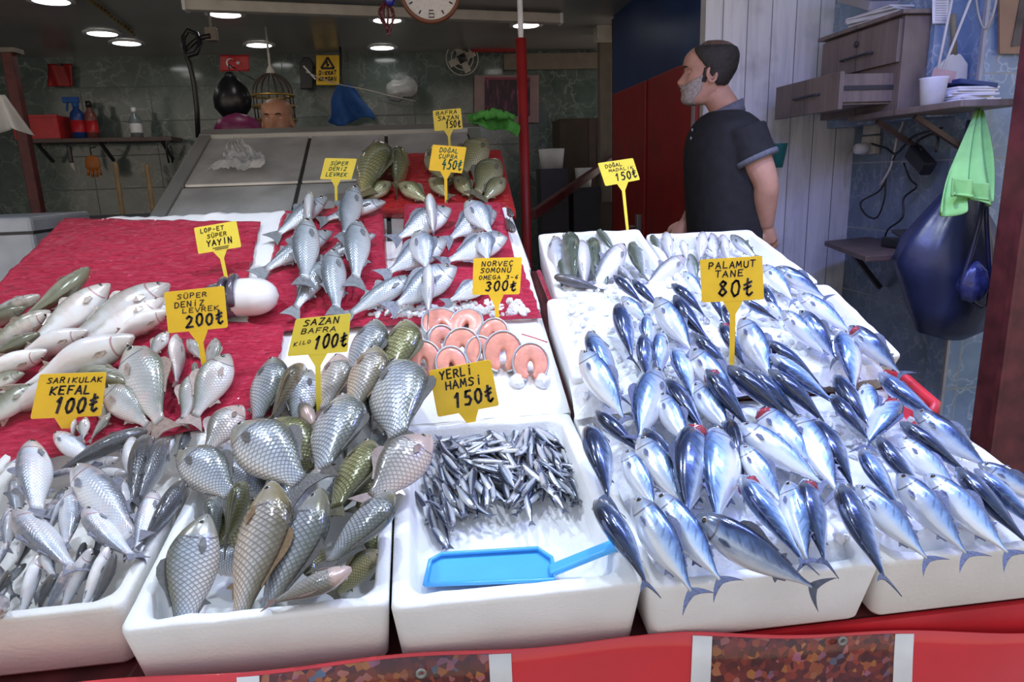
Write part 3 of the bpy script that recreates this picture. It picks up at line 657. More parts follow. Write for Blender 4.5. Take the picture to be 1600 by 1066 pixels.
# =================================================================== FOAM BOXES
def foam_box(name, x0, x1, ya, yb, pl, label, depth=.13, wall=.024, floor=.03, mat='foam', group='white foam fish boxes', seed=0, dz=0.0, x0b=None, x1b=None, inner=True):
    """open tray lying on the slope of a plane; its rim follows that plane"""
    s = PL[pl][0]; n = pnorm(pl); e = Vector((0, 1, s)).normalized(); rnd = random.Random(seed)
    x0b = x0 if x0b is None else x0b; x1b = x1 if x1b is None else x1b
    def P(u, v, h):
        x = (x0+(x1-x0)*u)*(1-v)+(x0b+(x1b-x0b)*u)*v; y = ya+(yb-ya)*v
        return Vector((x, y, plz(y, pl)+dz))+n*h
    Wd, Ln = abs(x1-x0), (yb-ya)*math.sqrt(1+s*s)
    def loop(ins, r, h, jit=0.0):
        pts = []; a, b = Wd/2-ins, Ln/2-ins; r = min(r, a*.9, b*.9)
        cs = [(a-r, b-r, 0), (-a+r, b-r, 90), (-a+r, -b+r, 180), (a-r, -b+r, 270)]
        for ci, (cx, cy, a0) in enumerate(cs):
            for k in range(6):
                t = math.radians(a0+90*k/5); pts.append((cx+r*math.cos(t), cy+r*math.sin(t)))
            nx, ny, na = cs[(ci+1) % 4]; t0 = math.radians(a0+90); q0 = (cx+r*math.cos(t0), cy+r*math.sin(t0)); t1 = math.radians(na); q1 = (nx+r*math.cos(t1), ny+r*math.sin(t1))
            for k in range(1, 12): pts.append((q0[0]+(q1[0]-q0[0])*k/12, q0[1]+(q1[1]-q0[1])*k/12))
        out = []
        for i, (X, Y) in enumerate(pts):
            j = jit*(nz(X*14+seed*3, Y*14, seed)*1.2+.5*nz(X*45, Y*45, seed+2))
            out.append(P(.5+X/Wd, .5+Y/Ln, h+j))
        return out
    R = [loop(.015, .016, -depth), loop(.010, .018, -depth+.008), loop(.0, .016, -.010), loop(.001, .016, -.003, .002), loop(.004, .018, 0, .004), loop(wall-.005, .03, 0, .006), loop(wall, .034, -.006, .003)]
    if inner: R += [loop(wall+.008, .034, -depth+floor+.01), loop(wall+.016, .03, -depth+floor)]
    m = MB(); m.rings(R)
    me = m.me(name, True)
    o = obj(name, me, MT[mat], label=label, cat='box', group=group)
    return o
fb = foam_box
fb('foam_box', -.905, -.507, 1.035, 1.60, 'F', 'front-row foam box heaped with small grey mullet at the left end', seed=1, mat='foam2')
fb('foam_box', -.492, -.090, .980, 1.575, 'F', 'front-row foam box full of big scaly carp', seed=2)
fb('foam_box', -.086, .322, .965, 1.545, 'F', 'front-row foam box with anchovies and the blue scoop', seed=3, depth=.135, wall=.03, floor=.072)
fb('foam_box', .328, .728, .950, 1.535, 'F', 'front-row foam box under the bonito, right of the anchovy box', seed=4)
fb('foam_box', .732, 1.165, .950, 1.535, 'F', 'front-row foam box under the bonito at the right end', seed=5, mat='foam2')
fb('foam_box', -1.31, -.915, 1.07, 1.60, 'F', 'foam box cut off by the left edge of the photo', seed=6, mat='foam2')
fb('foam_box', .340, .745, 1.575, 1.93, 'R', 'raised foam box of ice in the middle of the bonito heap', seed=7, depth=.12)
fb('foam_box', .750, 1.205, 1.575, 1.93, 'R', 'raised foam box with its corner showing at the right end', seed=8, depth=.12, mat='foam2')
fb('foam_box', .372, .745, 1.94, 2.335, 'R', 'rear foam box of small fish under the yellow 150 sign', seed=9, depth=.12, x0b=.388, x1b=.742)
fb('foam_box', .752, 1.185, 1.94, 2.295, 'R', 'rear foam box beside the standing man', seed=10, depth=.12, x1b=1.125)
def slab(name, x0, x1, ya, yb, pl, label, th=.06, seed=0, lift=0.0, x0b=None, x1b=None, nx=30, ny=16, step=True, mat='foam', rim=.0):
    """an upside-down foam board: low ridged slab"""
    n = pnorm(pl); x0b = x0 if x0b is None else x0b; x1b = x1 if x1b is None else x1b
    def P(u, v, h):
        x = (x0+(x1-x0)*u)*(1-v)+(x0b+(x1b-x0b)*u)*v; y = ya+(yb-ya)*v
        return Vector((x, y, plz(y, pl)+lift))+n*h
    v = []; f = []
    for j in range(ny+1):
        for i in range(nx+1):
            u, w = i/nx, j/ny
            e = min(u, 1-u, w, 1-w)
            h = .0035*nz(u*9+seed, w*7, seed)+(.006 if step and (.08 < w < .92 and .05 < u < .95) else 0)-(.012 if e < .001 else 0)
            if rim and w > .93: h += rim*(.5+.9*abs(nz(u*16, seed*3.1, 0)))
            v.append(P(u, w, h))
    for j in range(ny):
        for i in range(nx): f.append((j*(nx+1)+i, j*(nx+1)+i+1, (j+1)*(nx+1)+i+1, (j+1)*(nx+1)+i))
    b = len(v); bd = [i for i in range(nx+1)]+[(j+1)*(nx+1)-1 for j in range(1, ny+1)]+[ny*(nx+1)+i for i in range(nx-1, -1, -1)]+[j*(nx+1) for j in range(ny-1, 0, -1)]
    for i in bd: v.append(v[i]-n*th)
    k = len(bd)
    for a in range(k): f.append((bd[a], b+a, b+(a+1) % k, bd[(a+1) % k]))
    f.append(tuple(range(b, b+k)))
    me = mesh(name, v, f, False)
    bm = bmesh.new(); bm.from_mesh(me); bmesh.ops.recalc_face_normals(bm, faces=bm.faces); bm.to_mesh(me); bm.free()
    for p in me.polygons: p.use_smooth = True
    me.set_sharp_from_angle(angle=math.radians(40))
    return obj(name, me, MT[mat], label=label, cat='foam board', group='white foam boards')
slab('foam_board', -.075, .330, 1.56, 1.99, 'M', 'flat foam board carrying the pink salmon steaks', seed=1)
slab('foam_board', .262, .335, 1.995, 2.23, 'M', 'narrow foam strip right of the sea bream sack', seed=2, lift=.0)
slab('foam_board', -.50, -.085, 1.60, 1.985, 'M', 'foam board behind the carp box, under the rear carp', seed=3)
slab('foam_board', -1.17, -.46, 1.625, 2.06, 'L', 'foam board under the big silver fish and lower red sacking', seed=4, lift=-.012)
slab('foam_board', -1.16, -.44, 2.065, 2.50, 'L', 'foam board with a ragged rear rim under the flat red sacking', seed=5, lift=-.012, rim=.02)
slab('foam_board', -.45, .30, 1.99, 2.40, 'P', 'foam board showing white between the two red fish sacks', seed=6, lift=-.035, th=.025)
slab('foam_board', .235, .34, 2.20, 2.72, 'P', 'thin foam strip along the right side of the steel rack', seed=8, lift=-.028, th=.02, x0b=.225, x1b=.31)
# =================================================================== RED SACKING
def bil(qd, u, v):   # qd pixel corners: BL, BR, TR, TL
    (a, b), (c, d), (e, f), (g, h) = qd
    return ((a*(1-u)+c*u)*(1-v)+(g*(1-u)+e*u)*v, (b*(1-u)+d*u)*(1-v)+(h*(1-u)+f*u)*v)
def netsheet(qd, pl, lift, label, mat='rednet', th=.004, amp=.004, nu=70, nv=44, ragged=.012, seed=0, group='red mesh sacking'):
    n = pnorm(pl); A = [on(*q, pl, lift) for q in qd]
    def fn(u, v):
        uu = u+ragged*nz(v*9, seed, 1)*(1 if u > .5 else -1)*abs(u-.5)*2; vv = v+ragged*nz(u*11, seed, 2)*abs(v-.5)*2
        p = (A[0]*(1-uu)+A[1]*uu)*(1-vv)+(A[3]*(1-uu)+A[2]*uu)*vv
        w = amp*(nz(p.x*16, p.y*60+seed, p.x*8)+.6*nz(p.x*40, p.y*110, seed))
        return p+n*(w+amp*1.2)
    return obj('mesh_sack', sheet(fn, nu, nv, -th), MT[mat], label=label, cat='sacking', group=group)
def netbox(qd, pl, lift, th, label, mat='rednet', seed=0, amp=.004, group='red wrapped fish sacks'):
    """foam board wrapped in red mesh: a soft-edged block on the slope"""
    n = pnorm(pl); A = [on(*q, pl, lift+th) for q in qd]; nu, nv = 60, 50
    def P(u, v, drop=0):
        p = (A[0]*(1-u)+A[1]*u)*(1-v)+(A[3]*(1-u)+A[2]*u)*v
        e = min(u, 1-u, v, 1-v); rd = -.010*max(0, 1-e/.04)**2
        return p+n*(amp*(nz(p.x*15, p.y*50+seed, 2)+.6*nz(p.x*42, p.y*90, seed))+rd-drop)
    v = [P(i/nu, j/nv) for j in range(nv+1) for i in range(nu+1)]
    f = [(j*(nu+1)+i, j*(nu+1)+i+1, (j+1)*(nu+1)+i+1, (j+1)*(nu+1)+i) for j in range(nv) for i in range(nu)]
    bd = [i for i in range(nu+1)]+[(j+1)*(nu+1)-1 for j in range(1, nv+1)]+[nv*(nu+1)+i for i in range(nu-1, -1, -1)]+[j*(nu+1) for j in range(nv-1, 0, -1)]
    b = len(v); k = len(bd); c0 = sum((v[i] for i in bd), Vector())/k
    for i in bd:
        o = (v[i]-c0); o -= n*o.dot(n); v.append(v[i]-n*th*.95+o.normalized()*.004)
    for a in range(k): f.append((bd[a], b+a, b+(a+1) % k, bd[(a+1) % k]))
    f.append(tuple(range(b, b+k)))
    me = mesh('sack', v, f, False); bm = bmesh.new(); bm.from_mesh(me); bmesh.ops.recalc_face_normals(bm, faces=bm.faces); bm.to_mesh(me); bm.free()
    for p in me.polygons: p.use_smooth = True
    return obj('wrapped_sack', me, MT[mat], label=label, cat='sack', group=group)
netsheet([(-40, 485), (385, 450), (408, 350), (103, 344)], 'L', .002, 'flat red mesh sacking spread behind the big silver fish on the left', seed=1)
netsheet([(-60, 745), (425, 652), (445, 512), (-50, 478)], 'L', .000, 'red mesh sacking under the big silver fish and the grey perch', seed=2, th=.003)
netsheet([(368, 524), (846, 499), (815, 415), (420, 440)], 'P', .006, 'red mesh sacking edging out below the sea bass and sea bream', seed=3)
netbox([(404, 478), (606, 474), (597, 319), (440, 326)], 'P', -.020, .045, 'red wrapped sack carrying the crossed sea bass', seed=4)
netbox([(622, 478), (822, 470), (783, 313), (632, 315)], 'P', -.020, .045, 'red wrapped sack carrying the plump sea bream', seed=5)
netbox([(520, 322), (806, 326), (782, 231), (598, 240)], 'K', -.002, .035, 'bright red wrapped sack carrying olive carp on the steel rack', 'rednet2', seed=6)
m = MB()
pts = [atY(x, y, 1.6).lerp(Vector((0, 0, 0)), 0) for x, y in ()]
pts = [on(x, y, 'M', .004) for x, y in ((838, 425), (852, 460), (868, 505), (884, 560), (905, 640))]
pts = [p+Vector((.008, 0, .0)) for p in pts]
m.tube(pts, [.008, .007, .009, .007, .006], 8)
obj('mesh_strip', m.me('strip', True), MT['rednet'], label='twisted red mesh strip in the gap left of the raised bonito boxes', cat='sacking')
obj('twine', MB().tube([on(x, y, 'M', .012) for x, y in ((815, 522), (835, 528), (855, 535))], .0016, 6).me('twine', True), MT['redplastic'], label='short red twine on the foam board right of the salmon', cat='twine')

# =================================================================== ICE
def icefield(name, qd, pl, lift, label, amp=.012, nu=90, nv=60, seed=0, chunks=60, th=.03, csz=(.006, .014)):
    n = pnorm(pl); A = [on(*q, pl, lift) for q in qd]
    def P(u, v): return (A[0]*(1-u)+A[1]*u)*(1-v)+(A[3]*(1-u)+A[2]*u)*v
    m = MB(); vv = []
    for j in range(nv+1):
        for i in range(nu+1):
            u, v = i/nu, j/nv; p = P(u, v); e = min(u, 1-u, v, 1-v)
            w = amp*(nz(p.x*11, p.y*11, seed)+.55*nz(p.x*40, p.y*40, seed)+.3*nz(p.x*110, p.y*110, seed))
            vv.append(p+n*(w-th*max(0, 1-e/.05)))
    m.add(vv, [(j*(nu+1)+i, j*(nu+1)+i+1, (j+1)*(nu+1)+i+1, (j+1)*(nu+1)+i) for j in range(nv) for i in range(nu)])
    rnd = random.Random(seed); bm = bmesh.new(); bmesh.ops.create_icosphere(bm, subdivisions=1, radius=1)
    tv = [v.co.copy() for v in bm.verts]; tf = [tuple(q.index for q in f.verts) for f in bm.faces]; bm.free()
    for _ in range(chunks):
        p = P(rnd.uniform(.03, .97), rnd.uniform(.04, .96))+n*rnd.uniform(.0, amp*.7); r = rnd.uniform(*csz)
        Mx = Matrix.Rotation(rnd.uniform(0, 6), 3, Vector((rnd.random(), rnd.random(), rnd.random())).normalized())
        m.add([p+Mx @ Vector((t.x*r*rnd.uniform(.7, 1.3), t.y*r*rnd.uniform(.7, 1.3), t.z*r*.7)) for t in tv], tf)
    me = mesh(name, m.v, m.f, False); me.set_sharp_from_angle(angle=math.radians(35))
    for p in me.polygons: p.use_smooth = True
    return obj(name, me, MT['ice'], label=label, cat='ice', kind='stuff')
icefield('crushed_ice', [(1010, 890), (1590, 830), (1400, 610), (925, 650)], 'F', -.004, 'crushed ice bedding the front bonito boxes', seed=1, chunks=220, amp=.008)
icefield('crushed_ice', [(900, 640), (1400, 575), (1225, 425), (868, 440)], 'R', .000, 'crushed ice bedding the raised bonito boxes', seed=2, chunks=300, amp=.011)
icefield('crushed_ice', [(868, 452), (1215, 425), (1150, 375), (850, 385)], 'R', -.055, 'crushed ice deep in the two rear foam boxes', seed=3, chunks=60, amp=.008)
icefield('crushed_ice', [(560, 500), (838, 494), (815, 470), (600, 472)], 'P', .012, 'loose ice scattered along the foot of the red sacks', seed=4, chunks=150, amp=.008, nu=50, nv=16, csz=(.007, .016), th=.02)

# =================================================================== PRICE SIGNS
G = {
 'S': [[(.9, .85), (.6, 1), (.25, .95), (.15, .75), (.4, .58), (.7, .45), (.8, .2), (.5, .0), (.05, .06)]],
 'A': [[(0, 0), (.45, 1), (.9, 0)], [(.18, .38), (.74, .38)]],
 'R': [[(.1, 0), (.1, 1), (.6, 1), (.8, .78), (.6, .55), (.1, .5)], [(.42, .52), (.9, 0)]],
 'I': [[(.45, 1), (.45, 0)]], 'İ': [[(.45, .85), (.45, 0)], [(.45, 1.08), (.47, 1.2)]],
 'K': [[(.1, 1), (.1, 0)], [(.85, 1), (.12, .45), (.9, 0)]],
 'U': [[(.1, 1), (.1, .25), (.35, 0), (.65, 0), (.85, .25), (.85, 1)]],
 'L': [[(.15, 1), (.12, 0), (.85, .03)]], 'E': [[(.85, 1), (.12, 1), (.12, 0), (.88, 0)], [(.12, .52), (.7, .52)]],
 'F': [[(.85, 1), (.12, 1), (.12, 0)], [(.12, .52), (.7, .52)]],
 'P': [[(.1, 0), (.1, 1), (.6, 1), (.82, .76), (.6, .5), (.1, .45)]],
 'D': [[(.1, 0), (.1, 1), (.5, 1), (.85, .7), (.85, .3), (.5, 0), (.1, 0)]],
 'N': [[(.1, 0), (.1, 1), (.8, 0), (.8, 1)]], 'V': [[(0, 1), (.45, 0), (.9, 1)]], 'Z': [[(.08, 1), (.85, 1), (.1, 0), (.9, 0)]],
 'B': [[(.1, 0), (.1, 1), (.6, 1), (.78, .78), (.6, .55), (.1, .53)], [(.55, .55), (.85, .28), (.6, 0), (.1, 0)]],
 'T': [[(0, 1), (.9, 1)], [(.45, 1), (.42, 0)]], 'Y': [[(.05, 1), (.45, .5), (.88, 1)], [(.45, .5), (.4, 0)]],
 'H': [[(.1, 1), (.1, 0)], [(.82, 1), (.82, 0)], [(.1, .5), (.82, .5)]],
 'M': [[(.02, 0), (.12, 1), (.45, .3), (.78, 1), (.92, 0)]],
 'G': [[(.88, .82), (.55, 1), (.15, .75), (.1, .3), (.45, 0), (.85, .15), (.85, .45), (.5, .45)]],
 'O': [[(.45, 1), (.12, .75), (.1, .3), (.42, 0), (.8, .25), (.82, .7), (.45, 1)]],
 'J': [[(.3, 1), (.8, 1)], [(.6, 1), (.6, .2), (.35, 0), (.1, .15)]], 'C': [[(.85, .85), (.5, 1), (.12, .7), (.12, .3), (.5, 0), (.85, .15)]],
 '0': [[(.45, 1), (.15, .8), (.08, .35), (.35, 0), (.7, .15), (.82, .6), (.68, .95), (.45, 1)]],
 '1': [[(.2, .72), (.55, 1), (.42, 0)]], '2': [[(.1, .8), (.4, 1), (.75, .82), (.6, .5), (.05, 0), (.9, .04)]],
 '3': [[(.12, .9), (.5, 1), (.78, .8), (.4, .55), (.78, .3), (.5, .0), (.08, .1)]],
 '4': [[(.5, 1), (.1, .42), (.85, .42)], [(.62, .65), (.55, -.1)]],
 '5': [[(.85, 1), (.3, .98), (.22, .58), (.6, .6), (.82, .35), (.55, .02), (.08, .05)]],
 '6': [[(.75, 1), (.3, .75), (.12, .3), (.4, 0), (.75, .2), (.6, .48), (.18, .35)]],
 '8': [[(.75, .85), (.45, 1), (.2, .8), (.45, .55), (.8, .25), (.45, 0), (.12, .2), (.45, .55), (.75, .85)]],
 '-': [[(.15, .45), (.7, .48)]], '₺': [[(.42, 1.1), (.38, .12), (.6, 0), (.9, .2)], [(.08, .68), (.8, .9)], [(.08, .42), (.75, .62)]],
 '/': [[(.1, 0), (.8, 1)]], ' ': [],
}
G['Ü'] = G['U']+[[(.28, 1.16), (.3, 1.28)], [(.62, 1.16), (.64, 1.28)]]
G['Ö'] = G['O']+[[(.28, 1.16), (.3, 1.28)], [(.58, 1.16), (.6, 1.28)]]
G['Ğ'] = G['G']+[[(.25, 1.28), (.45, 1.15), (.68, 1.28)]]
G['Ç'] = G['C']+[[(.5, 0), (.55, -.15), (.4, -.25)]]
def strokes(lines, w, seed=0):
    """lines: (text, x0, x1, baseline, height) in card units; returns ribbon quads as 2-D polygons"""
    rnd = random.Random(seed); out = []
    for t, x0, x1, yb, h in [l[:5] for l in lines]:
        tilt = next((l[5] for l in lines if l[0] == t and len(l) > 5), 0); n = len(t); cw = (x1-x0)/n
        for i, ch in enumerate(t):
            jx, jy, js = rnd.uniform(-.03, .03), rnd.uniform(-.05, .05), rnd.uniform(.92, 1.06)
            for pl in G.get(ch, []):
                pp = [(x0+cw*(i+.08+.82*px+jx+.10*(py-.5)), yb+h*(py*js+jy)+tilt*(i+px)/n) for px, py in pl]
                sm = []
                for k in range(len(pp)-1):
                    for q in range(3): sm.append((pp[k][0]+(pp[k+1][0]-pp[k][0])*q/3, pp[k][1]+(pp[k+1][1]-pp[k][1])*q/3))
                sm.append(pp[-1]); out.append((sm, min(w, h*.19)))
    return out
def sign(label, qd, foot, pl, lines, mat='yellow', ink='ink', wst=.0135, lift=0.0, cat='price sign', Yv=None, neck=.34, extra=()):
    TL, TR, BR, BL = qd; ft = on(*foot, pl, lift) if Yv is None else atY(*foot, Yv)
    Y = ft.y; C = [atY(*p, Y) for p in (BL, BR, TR, TL)]
    def P(u, v, d=0.0):
        p = (C[0]*(1-u)+C[1]*u)*(1-v)+(C[3]*(1-u)+C[2]*u)*v; return p+Vector((0, d, 0))
    Wd = (C[1]-C[0]).length; H = (C[3]-C[0]).length; th = .0025
    root = empty('price_sign', ft, label, cat, 'yellow price signs'); inv = -ft
    r = .05; a = H/Wd; pts = []
    for cx, cy, a0 in ((1-r*a, 1-r, 0), (r*a, 1-r, 90), (r*a, r, 180), (1-r*a, r, 270)):
        for k in range(5):
            t = math.radians(a0+90*k/4); pts.append(P(cx+r*a*math.cos(t), cy+r*math.sin(t))+inv)
    obj('card', MB().prism(pts, (0, th, 0)).me('card'), MT[mat], root)
    bm_ = P(.5, .02); d = ft-bm_; ln = d.length; s = Wd
    ux = (C[1]-C[0]).normalized(); ns = bm_+d*min(1, H*neck/ln)
    wn_ = max(.0025, Wd*.045)
    a1, b1 = bm_-ux*Wd*.17, bm_+ux*Wd*.17
    if ln > H*neck*1.15:
        poly = [a1, ns-ux*wn_, ft-ux*wn_*.85-Vector((0, 0, .02)), ft+ux*wn_*.85-Vector((0, 0, .02)), ns+ux*wn_, b1]
    else: poly = [a1, ft-ux*wn_*.6, ft+ux*wn_*.6, b1]
    obj('stake', MB().prism([p+inv+Vector((0, .0004, 0)) for p in poly], (0, th, 0)).me('stake'), MT[mat], root)
    m = MB()
    def rib(pts, w):
        n = len(pts)
        for k in range(n-1):
            (xa, ya), (xb, yb) = pts[k], pts[k+1]; A = P(xa, ya, -.0008)+inv; B = P(xb, yb, -.0008)+inv
            dv = (B-A); L = dv.length
            if L < 1e-6: continue
            dv /= L; nv = Vector((-dv.z, 0, dv.x))*w*H/2; A -= dv*w*H*.25; B += dv*w*H*.25
            m.add([A-nv, B-nv, B+nv, A+nv], [(0, 1, 2, 3)])
    for pts_, w in strokes(lines, wst/.25, hash(label) % 99 if False else len(label)): rib(pts_, w)
    for e in extra: rib(e, .03)
    obj('handwriting', m.me('ink'), MT[ink], root)
    return root
sign('yellow sign reading SARIKULAK KEFAL 100 above the mullet box', [(62, 585), (166, 582), (158, 650), (47, 655)], (103, 677), 'L',
     [('SARIKULAK', .13, .97, .79, .12), ('KEFAL', .2, .82, .53, .19), ('100₺', .30, .96, .10, .35)], lift=0)
sign('yellow sign reading SÜPER DENİZ LEVREK 200 among silver fish', [(256, 457), (350, 447), (356, 512), (263, 521)], (322, 588), 'L',
     [('SÜPER', .2, .72, .80, .11), ('DENİZ', .14, .66, .60, .13), ('LEVREK', .26, .90, .45, .11), ('200₺', .30, .96, .10, .28)], lift=.03)
sign('yellow sign reading LOP-ET SÜPER YAYIN on the flat red sacking', [(303, 356), (369, 345), (377, 386), (310, 397)], (356, 442), 'L',
     [('LOP-ET', .12, .70, .76, .15), ('SÜPER', .26, .74, .53, .14), ('YAYIN', .22, .84, .22, .22)], 'yellow2', extra=([(.35, .12), (.72, .13)], [(.40, .06), (.70, .065)]))
sign('yellow sign reading SAZAN BAFRA KİLO 100 in the carp pile', [(462, 499), (548, 490), (543, 550), (449, 557)], (497, 640), 'F',
     [('SAZAN', .16, .82, .79, .16), ('BAFRA', .14, .78, .58, .13), ('KİLO', .06, .36, .26, .10, .06), ('100₺', .40, 1.0, .16, .34)], 'yellow2', lift=.03)
sign('yellow sign reading YERLİ HAMSİ 150 behind the anchovies', [(670, 580), (766, 562), (780, 634), (684, 652)], (738, 668), 'F',
     [('YERLİ', .14, .70, .77, .17), ('HAMSİ', .2, .82, .54, .17), ('150₺', .28, .96, .14, .32)], lift=-.01)
sign('yellow sign reading NORVEÇ SOMONU OMEGA 3-6 300 behind the salmon', [(740, 404), (816, 402), (812, 460), (738, 461)], (778, 517), 'M',
     [('NORVEÇ', .16, .84, .78, .13), ('SOMONU', .14, .80, .60, .13), ('OMEGA 3-6', .12, .96, .42, .11), ('300₺', .26, .94, .10, .25)])
sign('large yellow sign reading PALAMUT TANE 80 in the bonito heap', [(1094, 406), (1191, 400), (1194, 468), (1097, 473)], (1144, 566), 'R',
     [('PALAMUT', .12, .90, .77, .15), ('TANE', .22, .70, .57, .15), ('80₺', .24, .86, .12, .36)], lift=.03)
sign('tilted yellow sign reading DOĞAL MADALIK 150 on the rear box rim', [(934, 255), (989, 247), (1000, 281), (946, 291)], (981, 354), 'R',
     [('DOĞAL', .16, .66, .74, .14), ('MADALIK', .22, .94, .55, .12), ('150₺', .34, .98, .14, .32)], 'yellow2')
sign('yellow sign reading DOĞAL ÇUPRA 450 in front of the olive carp', [(676, 226), (729, 230), (722, 271), (670, 266)], (697, 320), 'K',
     [('DOĞAL', .22, .80, .74, .16), ('ÇUPRA', .22, .80, .52, .15), ('450₺', .36, .98, .12, .36)], lift=.03, ink='greenink', neck=.3)
sign('small yellow sign reading BAFRA SAZAN 150 at the rack top', [(676, 173), (720, 169), (723, 201), (679, 205)], (703, 232), 'K',
     [('BAFRA', .1, .88, .76, .17), ('SAZAN', .14, .92, .48, .2), ('150₺', .40, .96, .10, .32)], 'yellow2', lift=.03)
sign('small yellow sign with green lettering SÜPER DENİZ LEVREK beside the rear carp', [(508, 247), (558, 248), (549, 281), (500, 280)], (525, 322), 'K',
     [('SÜPER', .2, .78, .68, .16), ('DENİZ', .2, .78, .43, .16), ('LEVREK', .14, .84, .15, .17)], 'yellow2', ink='greenink')
# =================================================================== FISH, heap by heap
ORD = ['first', 'second', 'third', 'fourth', 'fifth', 'sixth', 'seventh', 'eighth', 'ninth', 'tenth', 'eleventh', 'twelfth', 'thirteenth', 'fourteenth']
# --- bonito, front row with tails over the box edge (head px, tail px, side of the dark back, red gill, pale, bend)
front = [(934, 776, 1022, 925, 'L', 0, 0, .10), (993, 776, 1092, 944, 'R', 0, 1, 0), (1026, 770, 1138, 924, 'R', 0, 1, 0), (1083, 806, 1292, 932, 'T', 0, 0, -.12), (1157, 742, 1266, 892, 'L', 1, 1, 0),
 (1230, 752, 1266, 890, 'R', 0, 1, 0), (1257, 748, 1292, 892, 'L', 1, 0, 0), (1312, 755, 1390, 920, 'L', 0, 0, 0), (1338, 758, 1463, 888, 'R', 0, 1, 0), (1402, 740, 1524, 882, 'R', 0, 1, 0),
 (1445, 740, 1592, 880, 'R', 0, 1, 0), (1493, 730, 1618, 862, 'L', 0, 0, 0), (1522, 732, 1650, 850, 'L', 0, 1, 0)]
for i, (a, b, c, d, s, g, p, bd) in enumerate(front):
    lay('bonito', 'bonito', 'paleb' if p else 'bonito', 'F', a, b, c, d, s, ('red-gilled ' if g else '')+('pale silver ' if p else 'dark-backed ')+'bonito, '+ORD[i]+' from the left in the front row with hanging tails', 'bonito in the front row', lift=.012, hh=.034, th=.0, gill=g, bend=bd*random.choice((1,)), mag=52 if s in 'LR' else 25)
heapF = [(1345, 700, 1405, 795, 'L', 0, 1), (1366, 684, 1446, 775, 'L', 0, 0), (1403, 686, 1504, 776, 'R', 0, 1), (1406, 659, 1514, 742, 'L', 0, 0), (1429, 643, 1547, 735, 'R', 0, 0), (1528, 723, 1650, 795, 'R', 0, 0),
 (1368, 586, 1475, 664, 'L', 0, 1), (1402, 622, 1352, 695, 'R', 1, 1), (1304, 586, 1360, 668, 'L', 0, 0), (1352, 600, 1362, 668, 'R', 0, 1), (1298, 616, 1358, 688, 'L', 0, 0), (1274, 652, 1336, 760, 'L', 0, 0), (1241, 650, 1310, 772, 'R', 0, 1),
 (1184, 634, 1282, 748, 'R', 1, 1), (1153, 662, 1287, 758, 'R', 0, 1), (1160, 698, 1224, 792, 'R', 0, 1), (1136, 655, 1162, 758, 'U', 0, 0), (1126, 664, 1122, 820, 'L', 0, 1), (1086, 664, 1072, 815, 'L', 1, 0), (1007, 669, 1074, 765, 'L', 0, 0),
 (1033, 618, 1076, 700, 'R', 0, 1), (1039, 592, 1104, 682, 'L', 0, 0), (1026, 582, 995, 692, 'L', 0, 1), (924, 660, 954, 778, 'L', 0, 0), (929, 641, 1004, 710, 'L', 0, 0), (977, 706, 1026, 800, 'R', 0, 1), (998, 683, 1070, 796, 'R', 0, 1),
 (1084, 602, 1144, 680, 'R', 0, 1)]
heapR = [(1078, 542, 1154, 636, 'R', 0, 1), (1103, 576, 1172, 672, 'L', 1, 0), (1136, 567, 1244, 664, 'L', 0, 0), (1176, 579, 1252, 656, 'L', 0, 0), (1204, 573, 1294, 664, 'L', 0, 0), (1202, 553, 1306, 632, 'L', 0, 1), (1193, 527, 1284, 600, 'L', 0, 0), (1158, 497, 1208, 596, 'R', 0, 1),
 (1318, 514, 1338, 612, 'L', 0, 1), (1326, 507, 1408, 584, 'R', 1, 0), (1250, 485, 1306, 562, 'R', 0, 0), (1223, 487, 1290, 556, 'R', 0, 1), (1246, 459, 1332, 522, 'R', 0, 1), (1193, 414, 1240, 470, 'R', 0, 1), (1212, 417, 1290, 466, 'R', 0, 0), (1192, 446, 1220, 496, 'L', 0, 0), (1160, 468, 1214, 500, 'L', 0, 0),
 (966, 474, 988, 562, 'L', 0, 0), (971, 462, 1014, 508, 'R', 0, 1), (958, 430, 1004, 474, 'L', 0, 0), (987, 437, 1032, 482, 'L', 0, 0), (1026, 468, 1082, 552, 'R', 0, 1), (1049, 464, 1108, 536, 'L', 0, 0), (1051, 441, 1102, 492, 'L', 0, 0), (1010, 492, 1016, 556, 'L', 0, 1), (1004, 522, 1012, 598, 'L', 0, 0), (1034, 517, 1030, 590, 'L', 0, 1),
 (1056, 538, 1084, 622, 'L', 0, 1), (920, 517, 968, 620, 'L', 0, 1), (909, 547, 976, 656, 'R', 0, 1), (1083, 521, 1148, 586, 'L', 0, 0), (1126, 504, 1164, 572, 'L', 1, 0), (1134, 474, 1148, 528, 'L', 0, 0), (1068, 424, 1100, 466, 'R', 0, 1), (1200, 470, 1228, 505, 'R', 0, 1), (1150, 440, 1176, 484, 'R', 0, 1), (1110, 452, 1130, 500, 'L', 0, 0)]
for pl, hp in (('R', heapR), ('F', heapF)):
    hp = sorted(hp, key=lambda t: t[1])
    for i, (a, b, c, d, s, g, p) in enumerate(hp):
        bd = random.choice((0, 0, .10, -.10))
        lb = ('red-gilled ' if g else '')+('pale silver' if p else 'dark-backed')+' bonito in the heap, {p}'
        lay('bonito', 'bonito', 'paleb' if p else 'bonito', pl, a, b, c, d, s, lb, 'bonito in the right-hand heap', lift=.004+(.014 if pl == 'F' else .006)+random.uniform(0, .006), hh=.026, th=.0, gill=g, bend=bd, mag=(50 if not p else 62)+random.uniform(-8, 8) if s in 'LR' else None)
